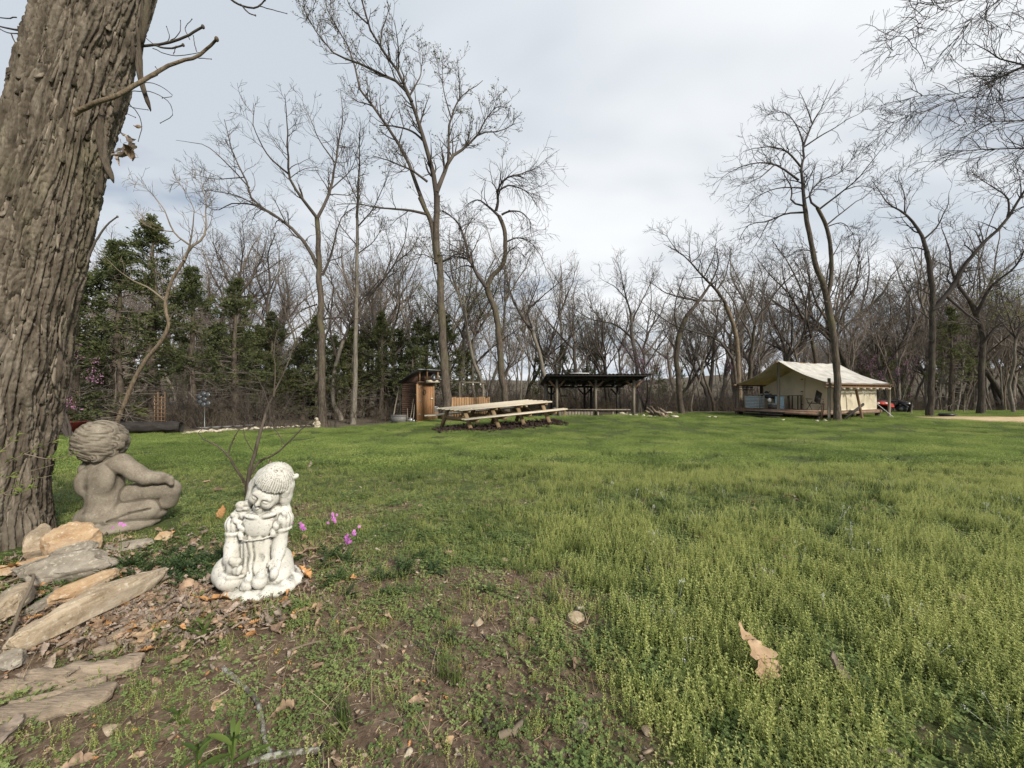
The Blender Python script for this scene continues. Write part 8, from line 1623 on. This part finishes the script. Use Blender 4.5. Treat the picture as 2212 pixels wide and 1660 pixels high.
low_plants()
def litter():
    r = np.random.default_rng(51)
    bed = lambda x, y: np.exp(-((x + 1.55) / 0.75) ** 2 - ((y - 1.6) / 0.5) ** 2)
    n = 2300; x = np.concatenate([r.normal(size=1500) * 0.24 - 1.42, r.normal(size=800) * 0.42 - 1.75]); y = np.concatenate([r.normal(size=1500) * 0.11 + 1.52, r.normal(size=800) * 0.28 + 1.75]); k = clear(x, y) & (y > 1.15) & (x < -0.72); x, y = x[k], y[k]; n = len(x)
    scatter('leaf_litter', np.stack([x, y, G(x, y) + r.uniform(0.004, 0.03, n)], 1), np.stack([r.normal(size=n) * 0.7, r.normal(size=n) * 0.7, r.uniform(0, 6.3, n)], 1), r.uniform(0.22, 0.55, n), DRY, r.choice(7, n, p=[.25, .17, .25, .05, .03, .23, .02]), 'heap of curled brown dead leaves around the stones and statues')
    # chips and crumbs of bark, pebbles on the open soil
    x, y = fan(r, 30000, 0.75, 4.2); b = bare_mask(x, y); k = (r.random(len(x)) < 0.22 + 0.78 * b) & clear(x, y); x, y = x[k], y[k]; n = len(x)
    chip = [MB().box((0, 0, 0.003), (0.034, 0.009, 0.005)).mesh('chip', M['litter']), MB().box((0, 0, 0.003), (0.016, 0.012, 0.005)).mesh('chip', M['litter']), MB().tube([(-0.03, 0, 0.003), (0, 0.004, 0.005), (0.03, -0.002, 0.003)], 0.0016, 4).mesh('chip', M['litter'])] + DRY[:2]
    scatter('bark_chips', np.stack([x, y, G(x, y) + 0.003], 1), np.stack([r.normal(size=n) * 0.25, r.normal(size=n) * 0.25, r.uniform(0, 6.3, n)], 1), 0.22 + 0.75 * r.random(n) ** 2, chip, r.choice(5, n, p=[.16, .30, .515, .0125, .0125]), 'small bark chips and leaf crumbs on the bare soil')
    x, y = fan(r, 26000, 0.75, 3.6); b = bare_mask(x, y); k = (r.random(len(x)) < 0.12 + 0.88 * b) & clear(x, y); x, y = x[k], y[k]; n = len(x)
    scatter('leaf_crumbs', np.stack([x, y, G(x, y) + 0.003], 1), np.stack([r.normal(size=n) * 0.4, r.normal(size=n) * 0.4, r.uniform(0, 6.3, n)], 1), 0.05 + 0.16 * r.random(n) ** 2, DRY, r.choice(7, n, p=[.22, .16, .22, .10, .03, .22, .05]), 'crumbled dead leaves over the bare soil')
    x, y = fan(r, 4200, 0.75, 4.0); b = bare_mask(x, y); k = (r.random(len(x)) < 0.05 + 0.6 * b) & clear(x, y); x, y = x[k], y[k]; n = len(x)
    cl = [rock_mesh(70 + i, (1, 0.8, 0.65), 6, 1, 0.08) for i in range(3)]
    for me, mt in zip(cl, ('st_tan', 'st_grey', 'soil_clod')): me.materials.append(M[mt])
    scatter('pebbles', np.stack([x, y, G(x, y) + 0.002], 1), spins(r, n, 0.4), 0.005 + 0.022 * r.random(n) ** 3, cl, r.choice(3, n, p=[.22, .18, .6]), 'pebbles and soil crumbs on the bare ground')
    # feathery plants between the statues
    x = np.concatenate([r.normal(size=60) * 0.17 - 1.55, r.normal(size=16) * 0.25 - 0.75, r.normal(size=14) * 0.2 - 1.25]); y = np.concatenate([r.normal(size=60) * 0.10 + 1.82, r.normal(size=16) * 0.1 + 1.85, r.normal(size=14) * 0.08 + 1.93]); k = clear(x, y); x, y = x[k], y[k]; n = len(x)
    scatter('feathery_plants', np.stack([x, y, G(x, y)], 1), spins(r, n), r.uniform(0.6, 1.1, n), [feather_mesh(1), feather_mesh(2)], r.integers(0, 2, n), 'feathery green foliage growing between the two statues')
    # single big leaves one can pick out
    BIG = ((1630, 1470, 0.17, 3, 'large tan oak leaf standing upright in the weeds at right', (1.0, 0.15, 0.35)), (1800, 1470, 0.09, 5, 'pale grey leaf tilted up in the weeds right of the oak leaf', (1.1, 0.3, 0.4)), (612, 1552, 0.075, 3, 'pale tan lobed leaf on the soil right of the lichened stick', (0.15, 0.1, 2.2)), (470, 1312, 0.13, 4, 'orange-brown leaf lying against the base of the girl statue', (0.5, 0.2, 2.0)), (655, 1250, 0.10, 6, 'rust brown leaf right of the base of the girl statue', (0.4, 0.3, 1.2)), (35, 1243, 0.17, 4, 'large orange dead leaf at the foot of the big trunk', (0.2, 0.1, 1.7)), (92, 1238, 0.10, 6, 'orange leaf fragment beside the large orange leaf', (0.1, 0.1, 1.2)), (480, 1120, 0.09, 4, 'upright orange leaf between the two statues', (1.2, 0.0, 0.3)), (20, 1600, 0.09, 5, 'greyish leaf at the left border near the bottom', (0.2, 0.1, 0.5)), (300, 1395, 0.11, 3, 'pale tan leaf in the heap right of the longest slab', (0.4, 0.2, 1.5)), (405, 1290, 0.12, 0, 'brown curled leaf at the left of the girl statue', (0.5, 0.1, 0.9)), (380, 1330, 0.12, 2, 'long rolled grey leaf at the end of the longest slab', (0.2, 0.3, 1.9)), (1715, 1085, 0.12, 1, 'brown leaf on a bare spot in the far weeds', (0.3, 0.1, 1.0)), (1680, 1178, 0.10, 3, 'pale leaf lying among dark grass at right', (0.2, 0.1, 2.0)), (1590, 1490, 0.06, 2, 'small grey leaf at the foot of the oak leaf', (0.5, 0.4, 0.2)))
    for x, y, s, k, lb, e in BIG:
        p = on_ground(x, y); up = 0.45 * s if e[0] > 0.9 else 0.02; o = link('dry_leaf', DRY[k]); o.location = (p[0], p[1], p[2] + up); o.rotation_euler = e; o.scale = (s / 0.1,) * 3; o['label'] = lb; o['category'] = 'leaf'
M['soil_clod'] = plain('soil_clod', (0.10, 0.066, 0.044), 0.95, 0.1, 0, 0.35, 3)
litter()

# ------------------------------------------------------------------ look-alikes are told apart by their order from left to right
def order_labels():
    by = {}
    for o in COL.objects:
        if o.parent is None and o.get('category') and o.get('group'): by.setdefault(o['label'], []).append(o)
    for lb, os_ in by.items():
        if 2 <= len(os_) <= 5 and len(lb.split()) < 16:
            os_.sort(key=lambda o: o.location.x / max(0.5, o.location.y)); words_ = {2: ('left', 'right'), 3: ('left', 'middle', 'right'), 4: ('leftmost', 'second', 'third', 'rightmost'), 5: ('leftmost', 'second', 'middle', 'fourth', 'rightmost')}[len(os_)]
            for o, w in zip(os_, words_): o['label'] = w + ' ' + lb
order_labels()
